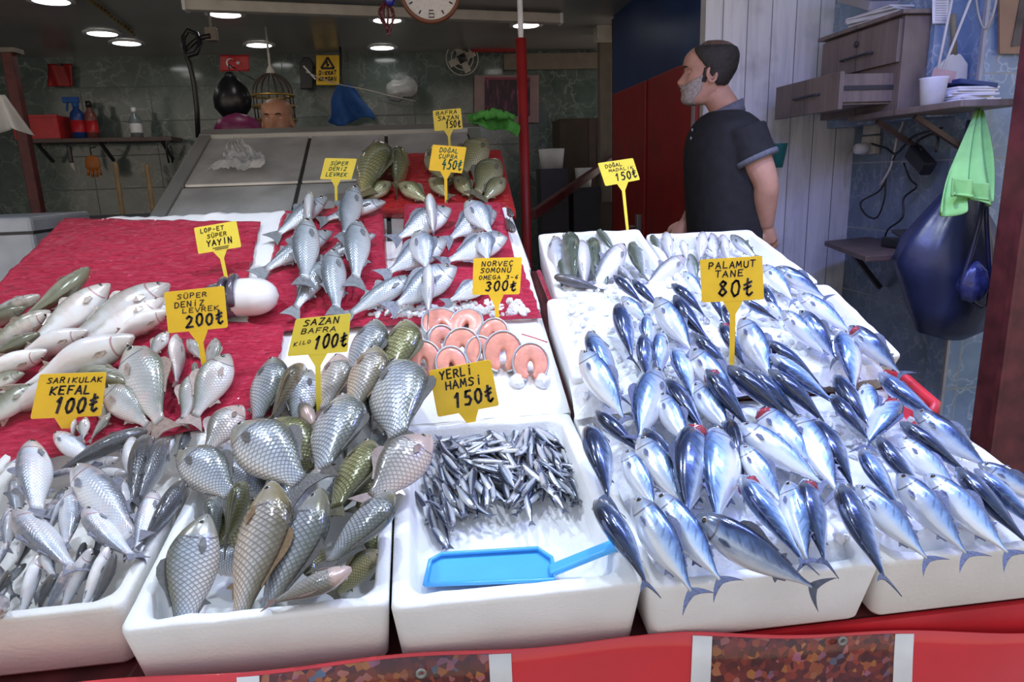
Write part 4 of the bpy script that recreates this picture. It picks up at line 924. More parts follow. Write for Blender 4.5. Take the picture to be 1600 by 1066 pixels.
# --- small fish in the two rear boxes
rear = [(868, 372, 872, 430, 'R', 'mullet'), (890, 366, 896, 445, 'U', 'smallfish'), (908, 378, 914, 448, 'B', 'mullet'), (926, 374, 930, 440, 'U', 'smallfish'), (940, 382, 938, 425, 'B', 'mullet'), (934, 360, 962, 394, 'L', 'smallfish'), (974, 384, 930, 446, 'T', 'mullet'),
 (986, 380, 1006, 432, 'L', 'smallfish'), (958, 412, 996, 446, 'L', 'mullet'), (940, 414, 946, 452, 'R', 'smallfish'), (876, 404, 888, 446, 'L', 'smallfish'), (1040, 364, 1048, 405, 'B', 'mullet'), (1018, 368, 1034, 400, 'L', 'smallfish'), (1066, 376, 1074, 408, 'B', 'mullet'), (1068, 402, 1012, 448, 'T', 'mullet'),
 (1098, 364, 1094, 406, 'B', 'mullet'), (1128, 368, 1138, 408, 'B', 'mullet'), (1142, 368, 1180, 402, 'R', 'smallfish'), (1078, 398, 1088, 436, 'R', 'smallfish'), (1098, 388, 1124, 404, 'T', 'smallfish'), (1112, 366, 1118, 404, 'R', 'mullet'), (866, 432, 938, 452, 'D', 'darkm')]
for a, b, c, d, s, k in rear:
    lb = {'mullet': 'silvery small fish in the rear boxes, {p}', 'smallfish': 'grey-green backed small fish in the rear boxes, {p}', 'darkm': 'long dark fish lying across the rear left box'}[k]
    lay('small_fish', 'mullet', k, 'R', a, b, c, d, s, lb, 'small fish in the rear boxes', lift=-.030 if k != 'darkm' else -.008, hh=.014, mag=55 if s in 'LRTD' else None, thick=1.12)
# --- mullet box
mul = [(103, 762, 75, 830, 'L', 'darkm'), (24, 745, 28, 806, 'L', 'mullet'), (40, 713, -14, 752, 'T', 'mullet'), (62, 681, 86, 706, 'T', 'mullet'), (28, 733, -16, 760, 'T', 'mullet'), (17, 792, 4, 842, 'L', 'mullet'), (262, 675, 208, 692, 'B', 'mullet'), (273, 681, 262, 712, 'B', 'mullet'),
 (299, 668, 277, 712, 'U', 'darkm'), (183, 720, 116, 730, 'B', 'mullet'), (200, 740, 136, 744, 'B', 'mullet'), (49, 692, 58, 800, 'L', 'mullet'), (200, 686, 209, 758, 'B', 'mullet'), (186, 748, 200, 826, 'B', 'mullet'), (83, 675, 146, 722, 'R', 'mullet'), (226, 666, 84, 738, 'D', 'darkm'),
 (229, 682, 206, 796, 'U', 'darkm'), (257, 687, 218, 786, 'U', 'darkm'), (287, 752, 222, 856, 'U', 'darkm'), (242, 768, 214, 866, 'L', 'mullet'), (120, 731, 60, 752, 'D', 'mullet'), (112, 766, 76, 826, 'R', 'mullet'), (119, 730, 208, 842, 'R', 'mullet'), (116, 766, 103, 858, 'R', 'mullet'), (129, 802, 206, 872, 'L', 'mullet'),
 (18, 798, 10, 858, 'L', 'mullet'), (38, 836, 26, 880, 'B', 'mullet'), (12, 846, -8, 892, 'R', 'mullet'), (64, 850, 84, 902, 'R', 'mullet'), (14, 892, -2, 942, 'R', 'darkm'), (22, 800, 112, 886, 'L', 'mullet'), (8, 955, -40, 946, 'T', 'mullet'), (184, 866, 143, 952, 'R', 'darkm'), (62, 865, 30, 970, 'B', 'mullet'), (79, 896, 60, 955, 'R', 'darkm'), (113, 881, 68, 962, 'R', 'mullet'), (139, 856, 96, 956, 'B', 'mullet'), (170, 853, 126, 960, 'B', 'mullet'), (132, 848, 118, 905, 'U', 'darkm'), (45, 905, 38, 960, 'U', 'darkm'), (150, 870, 140, 930, 'U', 'darkm'), (-12, 880, 20, 930, 'T', 'mullet'), (40, 880, -8, 925, 'T', 'darkm'), (60, 820, 30, 880, 'U', 'darkm'), (100, 900, 60, 930, 'U', 'darkm'), (150, 800, 170, 860, 'U', 'darkm'), (90, 780, 60, 850, 'U', 'mullet'), (160, 760, 150, 830, 'L', 'mullet'), (180, 790, 150, 860, 'L', 'darkm')]
for i, (a, b, c, d, s, k) in enumerate(mul):
    lb = {'mullet': {'B': 'white-bellied grey mullet', 'D': 'pale grey mullet'}.get(s, 'silvery grey mullet'), 'darkm': 'dark grey mullet'}[k]+' in left box, {p}'
    deep = i < 11 or i >= 38; fr = d > 925
    lay('grey_mullet', 'mullet', k, 'F', a, b, c, d, s, lb, 'grey mullet in the left front box', lift=(-.030 if deep else -.008), hh=.014 if fr else .020, th=-.055 if fr else 0, bend=random.choice((0, 0, .12, -.12)), mag=62 if s in 'LRTD' else None)
# --- big silver fish on the red sacking
big = [(64, 466, -24, 494, 'D', 'zander'), (40, 479, -30, 512, 'U', 'olivez'), (80, 487, -12, 540, 'U', 'zander'), (144, 423, 48, 492, 'R', 'olivez'), (172, 447, 66, 526, 'L', 'zander'), (265, 444, 130, 520, 'T', 'zander'), (256, 464, 146, 526, 'T', 'zander'), (262, 482, 176, 532, 'B', 'zander'), (62, 521, -20, 558, 'R', 'olivez'),
 (139, 517, 36, 556, 'B', 'zander'), (74, 548, -30, 590, 'B', 'zander'), (38, 583, -24, 606, 'T', 'olivez'), (209, 523, 56, 600, 'B', 'zander'), (196, 594, 120, 578, 'D', 'olivez'), (58, 598, -30, 664, 'T', 'olivez'), (120, 588, 20, 640, 'B', 'zander'), (20, 610, -40, 650, 'T', 'zander')]
for i, (a, b, c, d, s, k) in enumerate(big):
    lb = ('olive-backed' if k == 'olivez' else 'white-bellied')+' big silver fish on red sacking, {p}'
    lay('freshwater_fish', 'zander', k, 'L', a, b, c, d, s, lb, 'big silver fish on the red sacking', lift=.010, hh=.022, thick=1.12, bend=random.choice((0, .08, -.08)), mag=64 if s in 'LRTD' else None)
per = [(293, 530, 318, 564, 'T', 'perch'), (336, 528, 328, 584, 'R', 'perch'), (262, 518, 232, 562, 'L', 'perch'), (304, 566, 308, 612, 'U', 'perch'), (276, 524, 276, 606, 'B', 'perch'), (356, 553, 300, 660, 'L', 'perch'), (203, 542, 254, 672, 'R', 'perch'), (312, 580, 284, 662, 'L', 'perch'), (163, 603, 236, 670, 'R', 'perch'), (222, 540, 238, 570, 'R', 'perch'), (118, 655, 112, 688, 'B', 'perch'), (134, 652, 128, 690, 'L', 'perch'), (172, 645, 140, 690, 'R', 'perch'), (150, 625, 168, 664, 'R', 'perch')]
for a, b, c, d, s, k in per:
    lay('perch', 'perch', k, 'L', a, b, c, d, s, ('large grey perch' if a == 203 else 'small pale perch')+' behind the front boxes, {p}', 'perch behind the front boxes', lift=.006, hh=.018, mag=66 if s in 'LRTD' else None)
# --- carp
crp = [(474, 567, 422, 662, 'U', 'goldcarp', 0, 'M'), (432, 558, 400, 664, 'R', 'carp', 0, 'M'), (482, 578, 462, 666, 'L', 'carp', 0, 'M'), (532, 553, 505, 646, 'R', 'pinkcarp', 0, 'M'), (592, 500, 545, 596, 'R', 'carp', .015, 'M'), (638, 500, 604, 604, 'R', 'olivecarp', .015, 'M'), (590, 541, 548, 650, 'R', 'goldcarp', .035, 'M'),
 (570, 608, 580, 672, 'U', 'carp', .0, 'F'), (598, 660, 588, 728, 'R', 'carp', -.01, 'F'), (620, 566, 622, 692, 'R', 'carp', .04, 'F'), (487, 660, 470, 640, 'U', 'pinkcarp', .02, 'F'), (428, 656, 494, 736, 'R', 'olivecarp', .0, 'F'), (376, 634, 322, 706, 'L', 'pinkcarp', .03, 'F'), (372, 664, 476, 760, 'R', 'carp', .03, 'F'), (543, 618, 500, 744, 'R', 'carp', .035, 'F'), (285, 703, 366, 778, 'R', 'carp', .015, 'F'),
 (583, 688, 520, 802, 'R', 'olivecarp', .02, 'F'), (668, 680, 578, 786, 'L', 'pinkcarp', .04, 'F'), (382, 752, 352, 850, 'U', 'olivecarp', .0, 'F'), (508, 728, 464, 768, 'R', 'pinkcarp', .03, 'F'), (432, 752, 382, 946, 'R', 'goldcarp', .03, 'F'), (507, 764, 424, 940, 'R', 'carp', .025, 'F'), (618, 768, 508, 886, 'R', 'carp', .03, 'F'), (318, 804, 288, 962, 'L', 'carp', .02, 'F'), (590, 858, 524, 932, 'U', 'olivecarp', -.03, 'F'), (549, 890, 424, 942, 'D', 'pinkcarp', .015, 'F'), (332, 776, 336, 850, 'U', 'carp', -.01, 'F'),
 (470, 700, 440, 790, 'L', 'carp', -.035, 'F'), (400, 780, 330, 880, 'L', 'olivecarp', -.05, 'F'), (560, 730, 490, 830, 'R', 'carp', -.05, 'F'), (600, 720, 560, 800, 'L', 'olivecarp', -.045, 'F'), (350, 720, 420, 780, 'R', 'carp', -.045, 'F'), (470, 830, 500, 920, 'L', 'olivecarp', -.06, 'F'), (590, 800, 600, 900, 'L', 'olivecarp', -.06, 'F'), (320, 860, 400, 900, 'T', 'carp', -.06, 'F'), (440, 620, 520, 680, 'T', 'carp', -.03, 'F'), (530, 660, 540, 720, 'U', 'olivecarp', -.03, 'F')]
cl = {'carp': 'blue-grey carp', 'goldcarp': 'golden-brown carp', 'olivecarp': 'olive carp', 'pinkcarp': 'pinkish carp'}
for a, b, c, d, s, k, lf, pl in crp:
    front_ = pl == 'F' and d > 935 and s in 'LR'
    lay('carp', 'carp', k, pl, a, b, c-(c-a)*(-.22 if front_ else 0), d+(34 if front_ else 0), s, cl[k]+' with netted scales, {p}', 'carp in the carp pile', lift=lf-.012 if pl == 'F' else lf+.006, hh=.022, th=-.080 if front_ else 0.0, parts=('dorsal_fin', 'pectoral_fin', 'eye', 'anal_fin') if front_ else None, thick=.92 if front_ else 1.05, mag=66 if s in 'LRTD' else None)
rc = [(672, 232, 694, 280, 'R'), (592, 224, 570, 304, 'R'), (628, 234, 618, 296, 'U'), (757, 218, 722, 270, 'L'), (610, 284, 570, 314, 'T'), (624, 286, 668, 314, 'T'), (778, 250, 744, 304, 'L'), (788, 278, 756, 312, 'L'), (712, 276, 738, 308, 'R'), (672, 278, 702, 308, 'R'), (690, 245, 706, 285, 'R')]
for a, b, c, d, s in rc:
    lay('carp', 'carp', 'olivecarp', 'K', a, b, c, d, s, 'olive-gold carp on the steel rack, {p}', 'olive carp on the steel rack', lift=.036, hh=.012, mag=64 if s in 'LRTD' else None)
# --- sea bass and sea bream laid in crosses
sb = [(510, 308, 426, 372, 'T', 0, 'seabass'), (482, 301, 482, 366, 'B', .032, 'seabass'), (602, 313, 500, 345, 'T', 0, 'seabass'), (555, 294, 537, 376, 'L', .032, 'seabass'), (518, 359, 402, 428, 'T', 0, 'seabass'), (480, 345, 475, 448, 'L', .034, 'seabass'), (586, 366, 496, 406, 'T', 0, 'seabass'), (560, 342, 556, 444, 'L', .032, 'seabass'), (512, 404, 456, 490, 'T', .004, 'seabass'), (519, 392, 526, 494, 'L', .012, 'seabass'),
 (702, 327, 612, 378, 'T', 0, 'bream'), (672, 306, 678, 372, 'B', .034, 'bream'), (774, 327, 694, 378, 'T', 0, 'bream'), (730, 314, 772, 370, 'R', .034, 'bream'), (695, 374, 596, 432, 'T', 0, 'bream'), (652, 361, 670, 428, 'R', .034, 'bream'), (790, 371, 688, 413, 'T', 0, 'bream'), (750, 361, 764, 412, 'R', .03, 'bream'), (710, 418, 606, 486, 'T', 0, 'bream'), (669, 416, 669, 500, 'B', .034, 'bream'), (646, 430, 536, 496, 'T', 0, 'seabass'), (764, 440, 694, 474, 'T', 0, 'bream')]
for a, b, c, d, s, lf, k in sb:
    lay('sea_bass' if k == 'seabass' else 'sea_bream', k, k, 'P', a, b, c, d, s, ('slim sea bass' if k == 'seabass' else 'plump sea bream')+(' laid crosswise on top' if lf > .02 else ' laid slantwise')+', {p}', 'crossed '+('sea bass' if k == 'seabass' else 'sea bream'), lift=.026+lf, hh=.010, mag=68 if s in 'LRTD' else None, bend=random.choice((0, .08, -.08)))
lay('small_fish', 'mullet', 'darkm', 'P', 803, 362, 788, 342, 'U', 'small dark fish at the right edge beside the bream sack', 'stray small fish', lift=.0)
lay('small_fish', 'mullet', 'darkm', 'P', 800, 338, 792, 326, 'U', 'smaller dark fish above it beside the bream sack', 'stray small fish', lift=.0)
# --- catfish cut
def catfish():
    a = on(300, 468, 'L', .05); b = on(436, 462, 'L', .045); n = pnorm('L'); x = (a-b); L = x.length; x.normalize(); y = n.cross(x)
    root = empty('catfish', (a+b)/2, 'stubby white-bellied catfish cut with dark jaws behind the SÜPER sign', 'fish', None); c0 = -((a+b)/2)
    R = []
    for i in range(17):
        t = i/16; u = .92*t; e = math.sqrt(max(.0004, 1-(1-min(1, t/.62))**2)); h, w = .050*e*(1-.15*max(0, t-.62)), .060*e
        p = b+x*L*(.56*u); R.append([p+y*w*math.cos(2*math.pi*k/24)+n*(h*math.sin(2*math.pi*k/24))+c0 for k in range(24)])
    obj('body', MB().rings(R).me('catbody', True), FM['zander'][0].copy() if False else simple('white_catfish_belly', (.80, .77, .77), .25, var=.08, vs=20, coat=.7, sss=.2), root)
    hm = simple('mottled_dark_catfish_skin', (.09, .07, .10), .25, var=.6, vs=26, coat=.8)
    R = []
    for u, h, w in ((.44, .036, .050), (.50, .046, .060), (.60, .048, .064), (.78, .040, .058), (.94, .022, .042), (1.0, .006, .014)):
        p = b+x*L*u; R.append([p+y*w*math.cos(2*math.pi*k/24)+n*(h*math.sin(2*math.pi*k/24)-.006)+c0 for k in range(24)])
    hd = obj('head', MB().rings(R).me('cathead', True), hm, root)
    m = MB(); 
    for rr, off in ((.036, .0), (.030, .12)):
        pts = [b+x*L*(.50+off)+y*rr*1.5*math.cos(t)+n*(rr*1.25*math.sin(t)+.012)+c0 for t in [math.pi*k/12 for k in range(13)]]
        m.tube(pts, .010, 8)
    obj('jaw', m.me('jaw', True), hm, hd)
    obj('barbel', MB().tube([b+x*L*.9+y*.05+n*.02+c0, b+x*L*.98+y*.09+n*.01+c0, b+x*L*.9+y*.12-n*.01+c0], [.003, .002, .001], 6).me('barbel', True), hm, hd)
catfish()
# --- salmon steaks
def steak(px, py, ang, sz, tilt, label, lift=0.0):
    n = pnorm('M'); c = on(px, py, 'M', .012+lift+sz*.42*abs(math.sin(tilt)))
    e1 = Vector((1, 0, 0)); e2 = n.cross(e1)
    M = Matrix((e1, e2, n)).transposed() @ Matrix.Rotation(ang, 3, 'Z') @ Matrix.Rotation(tilt, 3, 'X')
    root = empty('salmon_steak', c, label, 'salmon steak', 'pink salmon steaks on the foam board')
    N = 26; th = .024
    def ringpts(k):
        t = k/(N-1); a = math.radians(-72+324*t); r = sz*(.34+.05*math.sin(a)); w = sz*(.235*(1-.72*abs(2*t-1)**2.2)+.035)
        ctr = Vector((r*.92*math.cos(a), r*1.18*math.sin(a), 0)); rad = Vector((math.cos(a), math.sin(a), 0))
        return ctr, rad, w
    R = []; S = []
    for k in range(N):
        ctr, rad, w = ringpts(k)
        R.append([M @ (ctr+rad*(w*math.cos(q)*abs(math.cos(q))**-.4 if abs(math.cos(q)) > .01 else 0)+Vector((0, 0, th/2*math.copysign(abs(math.sin(q))**.55, math.sin(q))))) for q in [2*math.pi*j/12 for j in range(12)]])
        o = ctr+rad*(w+.0012); i_ = ctr+rad*(w-.003)
        S.append([M @ (o+Vector((0, 0, th*.52))), M @ (o-Vector((0, 0, th*.52))), M @ (i_-Vector((0, 0, th*.50))), M @ (i_+Vector((0, 0, th*.50)))])
    obj('flesh', MB().rings(R).me('flesh', True), MT['salmon'], root)
    obj('skin', MB().rings(S).me('skin', True), MT['salmonskin'], root)
    bm = bmesh.new(); bmesh.ops.create_icosphere(bm, subdivisions=2, radius=sz*.07); me = bpy.data.meshes.new('bone')
    for v in bm.verts: v.co = M @ (Vector((v.co.x, v.co.y, v.co.z*1.8))+Vector((0, sz*.40, 0)))
    bm.to_mesh(me); bm.free(); obj('bone', me, MT['offwhite'], root)
stk = [(692, 514, .3, .10, .25, 'largest flat salmon steak at the back of the group'), (728, 512, -.3, .085, .3, 'salmon steak at the back, right of the largest'), (770, 530, -.5, .078, .7, 'salmon steak right of the sign stake foot at the back'), (692, 540, .5, .075, .9, 'salmon steak in the middle, left, curled round'), (662, 570, .1, .085, .7, 'leftmost salmon steak beside the carp pile'), (722, 552, -.1, .09, .8, 'salmon steak standing in the middle of the group'), (750, 556, .1, .07, .8, 'small salmon steak just behind the YERLİ sign'), (786, 558, -.15, .092, .8, 'salmon steak with a dark bone hole right of the YERLİ sign'), (829, 574, -.1, .085, .7, 'rightmost salmon steak lying on its own'), (706, 575, .2, .075, .7, 'salmon steak half hidden left of the YERLİ sign')]
for a in stk: steak(*a)
for i, (px, py, L_) in enumerate(((808, 596, 'wedge of white ice between the two right salmon steaks'), (848, 596, 'clear ice block right of the last salmon steak'), (672, 512, 'ice lump left of the big salmon steak'))):
    c = on(px, py, 'M', .016); bm = bmesh.new(); bmesh.ops.create_icosphere(bm, subdivisions=2, radius=.020)
    for v in bm.verts: v.co += v.co*.35*nz(v.co.x*60, v.co.y*60+i*4, v.co.z*60)
    me = bpy.data.meshes.new('ice'); bm.to_mesh(me); bm.free(); o = obj('ice_lump', me, MT['ice'], label=L_, cat='ice'); o.location = c
# --- anchovies
poly = [(668, 700), (690, 668), (730, 655), (800, 652), (862, 660), (893, 676), (902, 740), (908, 790), (886, 806), (862, 790), (846, 778), (826, 800), (800, 795), (770, 790), (735, 800), (705, 838), (676, 846), (664, 800), (660, 745)]
def inside(x, y):
    c = False; j = len(poly)-1
    for i in range(len(poly)):
        (xi, yi), (xj, yj) = poly[i], poly[j]
        if (yi > y) != (yj > y) and x < (xj-xi)*(y-yi)/(yj-yi)+xi: c = not c
        j = i
    return c
rnd = random.Random(11); variants = [(0, 0), (.25, 0), (-.25, 0), (.12, .1), (-.12, -.1)]; cnt = 0
while cnt < 270:
    x, y = rnd.uniform(655, 910), rnd.uniform(650, 850)
    if not inside(x, y): continue
    lay_ = cnt/270
    a = math.pi*(1.2*nz(x*.011+5, y*.011, 3)+.55)+rnd.uniform(-.5, .5)
    if x < 725 and y > 700: a = -1.15+rnd.uniform(-.35, .3)
    if rnd.random() < .5: a += math.pi
    hl = rnd.uniform(31, 42); dx, dy = hl*math.cos(a), -hl*math.sin(a)*.72
    if not (inside(x+dx*.8, y+dy*.8) and inside(x-dx*.8, y-dy*.8)):
        if rnd.random() < .85: continue
    n = pnorm('F'); edge = min(1, min(abs(x-662), abs(908-x), abs(y-650)*1.2, abs(845-y))/45)
    h = -.057+.050*lay_*edge+rnd.uniform(0, .006)
    t1 = rnd.uniform(-.006, .008)
    A = on(x+dx, y+dy, 'F', h+t1); B_ = on(x-dx, y-dy, 'F', h-t1)
    L = (A-B_).length; d = (A-B_).normalized(); mid = (A+B_)/2; L = min(.105, max(.075, L)); A = mid+d*L/2; B_ = mid-d*L/2
    bv, dv = variants[cnt % 5]
    place_fish('anchovy', 'anchovy', 'anchovy', A, B_, n, rnd.choice((1, -1))*math.radians(rnd.uniform(60, 110)), 'small silver anchovy with a dark back, one of the heap in the foam box', 'anchovies in the foam box', bv, dv, rnd.uniform(1.1, 1.35), parts=('tail_fin', 'eye') if lay_ > .6 else ('tail_fin',))
    cnt += 1
# --- blue scoop
def scoop():
    n = pnorm('F'); fl = -.056
    base = [(664, 914), (672, 876), (690, 866), (840, 857), (862, 872), (866, 890), (866, 906)]
    out = [on(x, y, 'F', fl+.010) for x, y in base]; c0 = sum(out, Vector())/len(out)
    root = empty('plastic_scoop', c0, 'sky blue plastic scoop lying at the front of the anchovy box', 'scoop'); 
    top = [p-c0 for p in out]; bot = [p-n*.006+(-p)*.05 for p in top]
    bm = bmesh.new(); vs = [bm.verts.new(p) for p in top]; f = bm.faces.new(vs); 
    r = bmesh.ops.extrude_face_region(bm, geom=[f]); ev = [g for g in r['geom'] if isinstance(g, bmesh.types.BMVert)]
    for v in ev: v.co -= n*.008
    bmesh.ops.recalc_face_normals(bm, faces=bm.faces)
    bmesh.ops.bevel(bm, geom=[e for e in bm.edges], offset=.006, segments=3, affect='EDGES', clamp_overlap=True)
    me = bpy.data.meshes.new('blade'); bm.to_mesh(me); bm.free()
    obj('blade', me, MT['scoop'], root)
    rim = [on(x, y, 'F', fl+.016)-c0 for x, y in base+[base[0]]]
    obj('rim', MB().tube(rim, .004, 8).me('rim', True), MT['scoop'], root)
    a = on(858, 893, 'F', fl+.014)-c0; b = on(985, 842, 'F', .012)-c0
    m = MB(); m.bar(a, b, .030, .011); obj('handle', m.me('handle', bevel=.005, seg=3), MT['scoop'], root)
scoop()
# =================================================================== INTERIOR
ZC = CH-.002
for i, (px, py, nm) in enumerate(((80, 2, 'round ceiling light cut off at the top left'), (160, 53, 'round ceiling light below the gold chain, left of its twin'), (198, 68, 'round ceiling light at the end of the gold chain'), (352, 23, 'round ceiling light just below the long white tube'), (405, 71, 'round ceiling light above the red flag'), (605, 32, 'round ceiling light behind the hanging bead tassel'), (597, 75, 'round ceiling light below the bead tassel'), (822, 40, 'round ceiling light above the red post'))):
    c = atZ(px, py, ZC-.01); r = empty('ceiling_light', (c.x, c.y, ZC), nm, 'ceiling light', 'round ceiling lights')
    obj('frame', MB().lathe((0, 0, -.012), [(.086, 0), (.112, 0), (.112, .012), (.086, .012), (.086, 0)], 32).me('ring', True), MT['white'], r)
    obj('diffuser', MB().lathe((0, 0, -.012), [(.001, .003), (.086, .003), (.086, .008), (.001, .008)], 32).me('disc'), MT['glow'], r)
a, b = atZ(290, 8, ZC-.04), atZ(876, 30, ZC-.04)
t = empty('tube_light_batten', (a+b)/2, 'long off-white batten running across the dark ceiling', 'batten'); c0 = -(a+b)/2
obj('housing', MB().bar(a+c0, b+c0, .07, .055).me('housing', bevel=.006), MT['offwhite'], t)
for e in (a, b): obj('end_cap', MB().box(e+c0, (.02, .078, .062)).me('cap', bevel=.004), MT['white'], t)
# clock
c = atY(672, -14, 3.42); ck = empty('wall_clock', c, 'round white clock with a brown rim hanging at the top centre', 'clock'); MX = Matrix.Rotation(math.radians(90), 3, 'X')
CR = .136
obj('rim', MB().lathe((0, 0, 0), [(CR-.014, .012), (CR-.010, .022), (CR, .020), (CR+.004, .0), (CR, -.02), (.01, -.02)], 48, MX).me('rim', True), simple('brown_clock_rim', (.22, .085, .045), .35), ck)
obj('dial', MB().lathe((0, 0, 0), [(.0005, .010), (CR-.012, .010), (CR-.012, .004), (.0005, .004)], 48, MX).me('dial'), simple('clock_dial', (.72, .70, .68), .5, var=.1, vs=120), ck)
m = MB()
def cstroke(p, w=.0055):
    for (xa, za), (xb, zb) in zip(p[:-1], p[1:]): m.bar((xa, -.0115, za), (xb, -.0115, zb), .001, w)
for k in range(12):
    t_ = math.radians(90-30*k)
    if k % 3: m.bar((.095*math.cos(t_), -.0115, .095*math.sin(t_)), (.112*math.cos(t_), -.0115, .112*math.sin(t_)), .001, .006)
cstroke([(.010, -.083), (-.010, -.083), (-.012, -.112), (.012, -.112), (.012, -.097), (-.011, -.097)], .0045)
cstroke([(-.016, .083), (-.016, .112)], .0045); cstroke([(-.004, .112), (.012, .112), (.012, .098), (-.004, .084), (.013, .084)], .0045)
cstroke([(.092, .012), (.110, .012), (.110, -.012), (.092, -.012)], .0045); cstroke([(.095, 0), (.110, 0)], .0045)
cstroke([(-.092, -.012), (-.092, .012), (-.108, .012), (-.108, 0), (-.092, 0)], .0045)
obj('numerals', m.me('numerals'), MT['ink'], ck)
m = MB(); cstroke([(0, 0), (-.045, .03)], .009); obj('hour_hand', m.me('hand'), MT['ink'], ck)
m = MB(); cstroke([(0, 0), (.03, .085)], .006); obj('minute_hand', m.me('hand'), MT['ink'], ck)
obj('hanger', MB().tube([(0, 0, CR), (0, 0, ZC-c.z)], .006).me('hanger', True), MT['steelframe'], ck)
# bead tassel
c = atY(603, 2, 3.45); ts = empty('bead_tassel', c, 'hanging tassel of dark red beads with a deep blue bead, left of the clock', 'ornament')
obj('cord', MB().tube([(0, 0, 0), (0, 0, ZC-c.z)], .003).me('cord', True), MT['black'], ts)
bm = bmesh.new(); bmesh.ops.create_uvsphere(bm, u_segments=20, v_segments=12, radius=.024); me = bpy.data.meshes.new('bead'); bm.to_mesh(me); bm.free()
for p in me.polygons: p.use_smooth = True
bo = obj('blue_bead', me, simple('deep_blue_glass', (.02, .03, .35), .1, coat=1), ts); bo.location = (.018, -.01, .0)
rnd = random.Random(3)
tb = simple('dark_red_beads', (.13, .012, .025), .25, var=.5, vs=60, coat=.6)
for k in range(9):
    an = 2*math.pi*k/9; R_ = .030*(1+.2*rnd.random()); L_ = rnd.uniform(.09, .155)
    prof = [(.0018+.0045*abs(math.sin(i*1.25)), ) for i in range(24)]
    pts = [(R_*math.cos(an)*(math.sin(math.pi*min(1, i/23*1.1))*.9+.15), R_*.7*math.sin(an)*(math.sin(math.pi*min(1, i/23*1.1))*.9+.15), -L_*i/23) for i in range(24)]
    obj('bead_strand', MB().tube(pts, [q[0] for q in prof], 6).me('strand', True), tb, ts)
# red post with white cap
p = atY(819, 235, 3.35); pt = empty('red_post', (p.x, 3.35, .2), 'slim red steel post rising beside the steel rack', 'post')
zt_ = atY(815, 60, 3.35).z
obj('tube', MB().lathe((0, 0, 0), [(.001, 0), (.024, 0), (.024, zt_-.2), (.001, zt_-.2)], 20).me('post', True), MT['redpaint'], pt)
obj('cap', MB().lathe((0, 0, zt_-.2), [(.012, 0), (.013, .03), (.012, CH-zt_-.01), (.001, CH-zt_-.01)], 14).me('cap', True), MT['white'], pt)
# black hanging cable and ceiling box
p0 = atY(328, 52, 4.3); cb = empty('black_cable', p0, 'thick black cable with a loop hanging from the ceiling box behind the rack', 'cable')
loop = [(328, 56), (312, 58), (300, 66), (290, 78), (294, 88), (308, 84), (314, 68), (306, 52), (292, 46), (286, 58), (288, 78), (298, 100), (304, 130), (307, 170), (308, 215)]
obj('cord', MB().tube([atY(x, y, 4.3)-p0+Vector((0, .02*math.sin(i), 0)) for i, (x, y) in enumerate(loop)], .014, 8).me('cord', True), MT['black'], cb)
obj('junction_box', MB().box((0, .03, .0), (.06, .05, .07)).box((0, .03, (CH-p0.z)/2), (.012, .012, CH-p0.z)).me('jbox', bevel=.003), MT['dimbrown'], cb)
tag(obj('gold_chain', MB().tube([atZ(136+74*i/40, -2+57*i/40, CH-.02)+Vector((0, 0, .006*math.sin(i*2.2))) for i in range(41)], [.008+.005*math.sin(i*2.2) for i in range(41)], 6).me('chain', True), MT['brass']), 'gold tinsel chain running diagonally down at the top left', 'decoration')
def flat_on_wall(name, x0, y0, x1, y1, Y, mat, label, cat, th=.012, wav=.0):
    a, b, c, d = (atY(x, y, Y) for x, y in ((x0, y1), (x1, y1), (x1, y0), (x0, y0))); c0 = (a+b+c+d)/4
    r = empty(name, c0, label, cat)
    def fn(u, v): p = (a*(1-u)+b*u)*(1-v)+(d*(1-u)+c*u)*v; return p-c0+Vector((0, wav*math.sin(u*9+v*3), 0))
    return r, fn, (a, b, c, d)
# flag
r, fn, _ = flat_on_wall('flag', 344, 86, 389, 111, 5.2, None, 'small red flag with a white crescent and star above the black bag', 'flag', wav=.006)
obj('cloth', sheet(fn, 16, 8, .003), MT['redplastic'], r)
w_, h_ = fn(1, 0)-fn(0, 0), fn(0, 1)-fn(0, 0)
def FP(x, y, d=-.010): return fn(x, y)+Vector((0, d, 0))
m = MB(); cres = []
for k in range(21):
    t_ = math.radians(40+280*k/20); cres.append(FP(.37+.155*math.cos(t_), .5+.28*math.sin(t_)))
for k in range(20, -1, -1):
    t_ = math.radians(52+256*k/20); cres.append(FP(.405+.125*math.cos(t_), .5+.225*math.sin(t_)))
m.prism(cres, (0, -.001, 0)); bm = bmesh.new(); me = m.me('cres'); bm.from_mesh(me); bmesh.ops.triangulate(bm, faces=bm.faces[:]); bm.to_mesh(me); bm.free()
obj('crescent', me, MT['white'], r)
st_ = [FP(.62+(.09 if k % 2 == 0 else .036)*math.cos(math.radians(180+36*k)), .5+(.16 if k % 2 == 0 else .064)*math.sin(math.radians(180+36*k))) for k in range(10)]
m = MB(); ctr = FP(.62, .5); m.add([ctr]+st_, [(0, k+1, (k+1) % 10+1) for k in range(10)]); obj('star', m.me('star'), MT['white'], r)
# dark red cloth on wall
r, fn, _ = flat_on_wall('red_cloth', 74, 100, 113, 135, 5.84, None, 'dark red cloth square pinned on the back wall at the left', 'cloth', wav=.01)
obj('cloth', sheet(fn, 12, 12, .004), MT['redpaint'], r); obj('pin', MB().box(fn(.5, .97)+Vector((0, -.01, 0)), (.03, .012, .02)).me('pin'), MT['dark'], r)
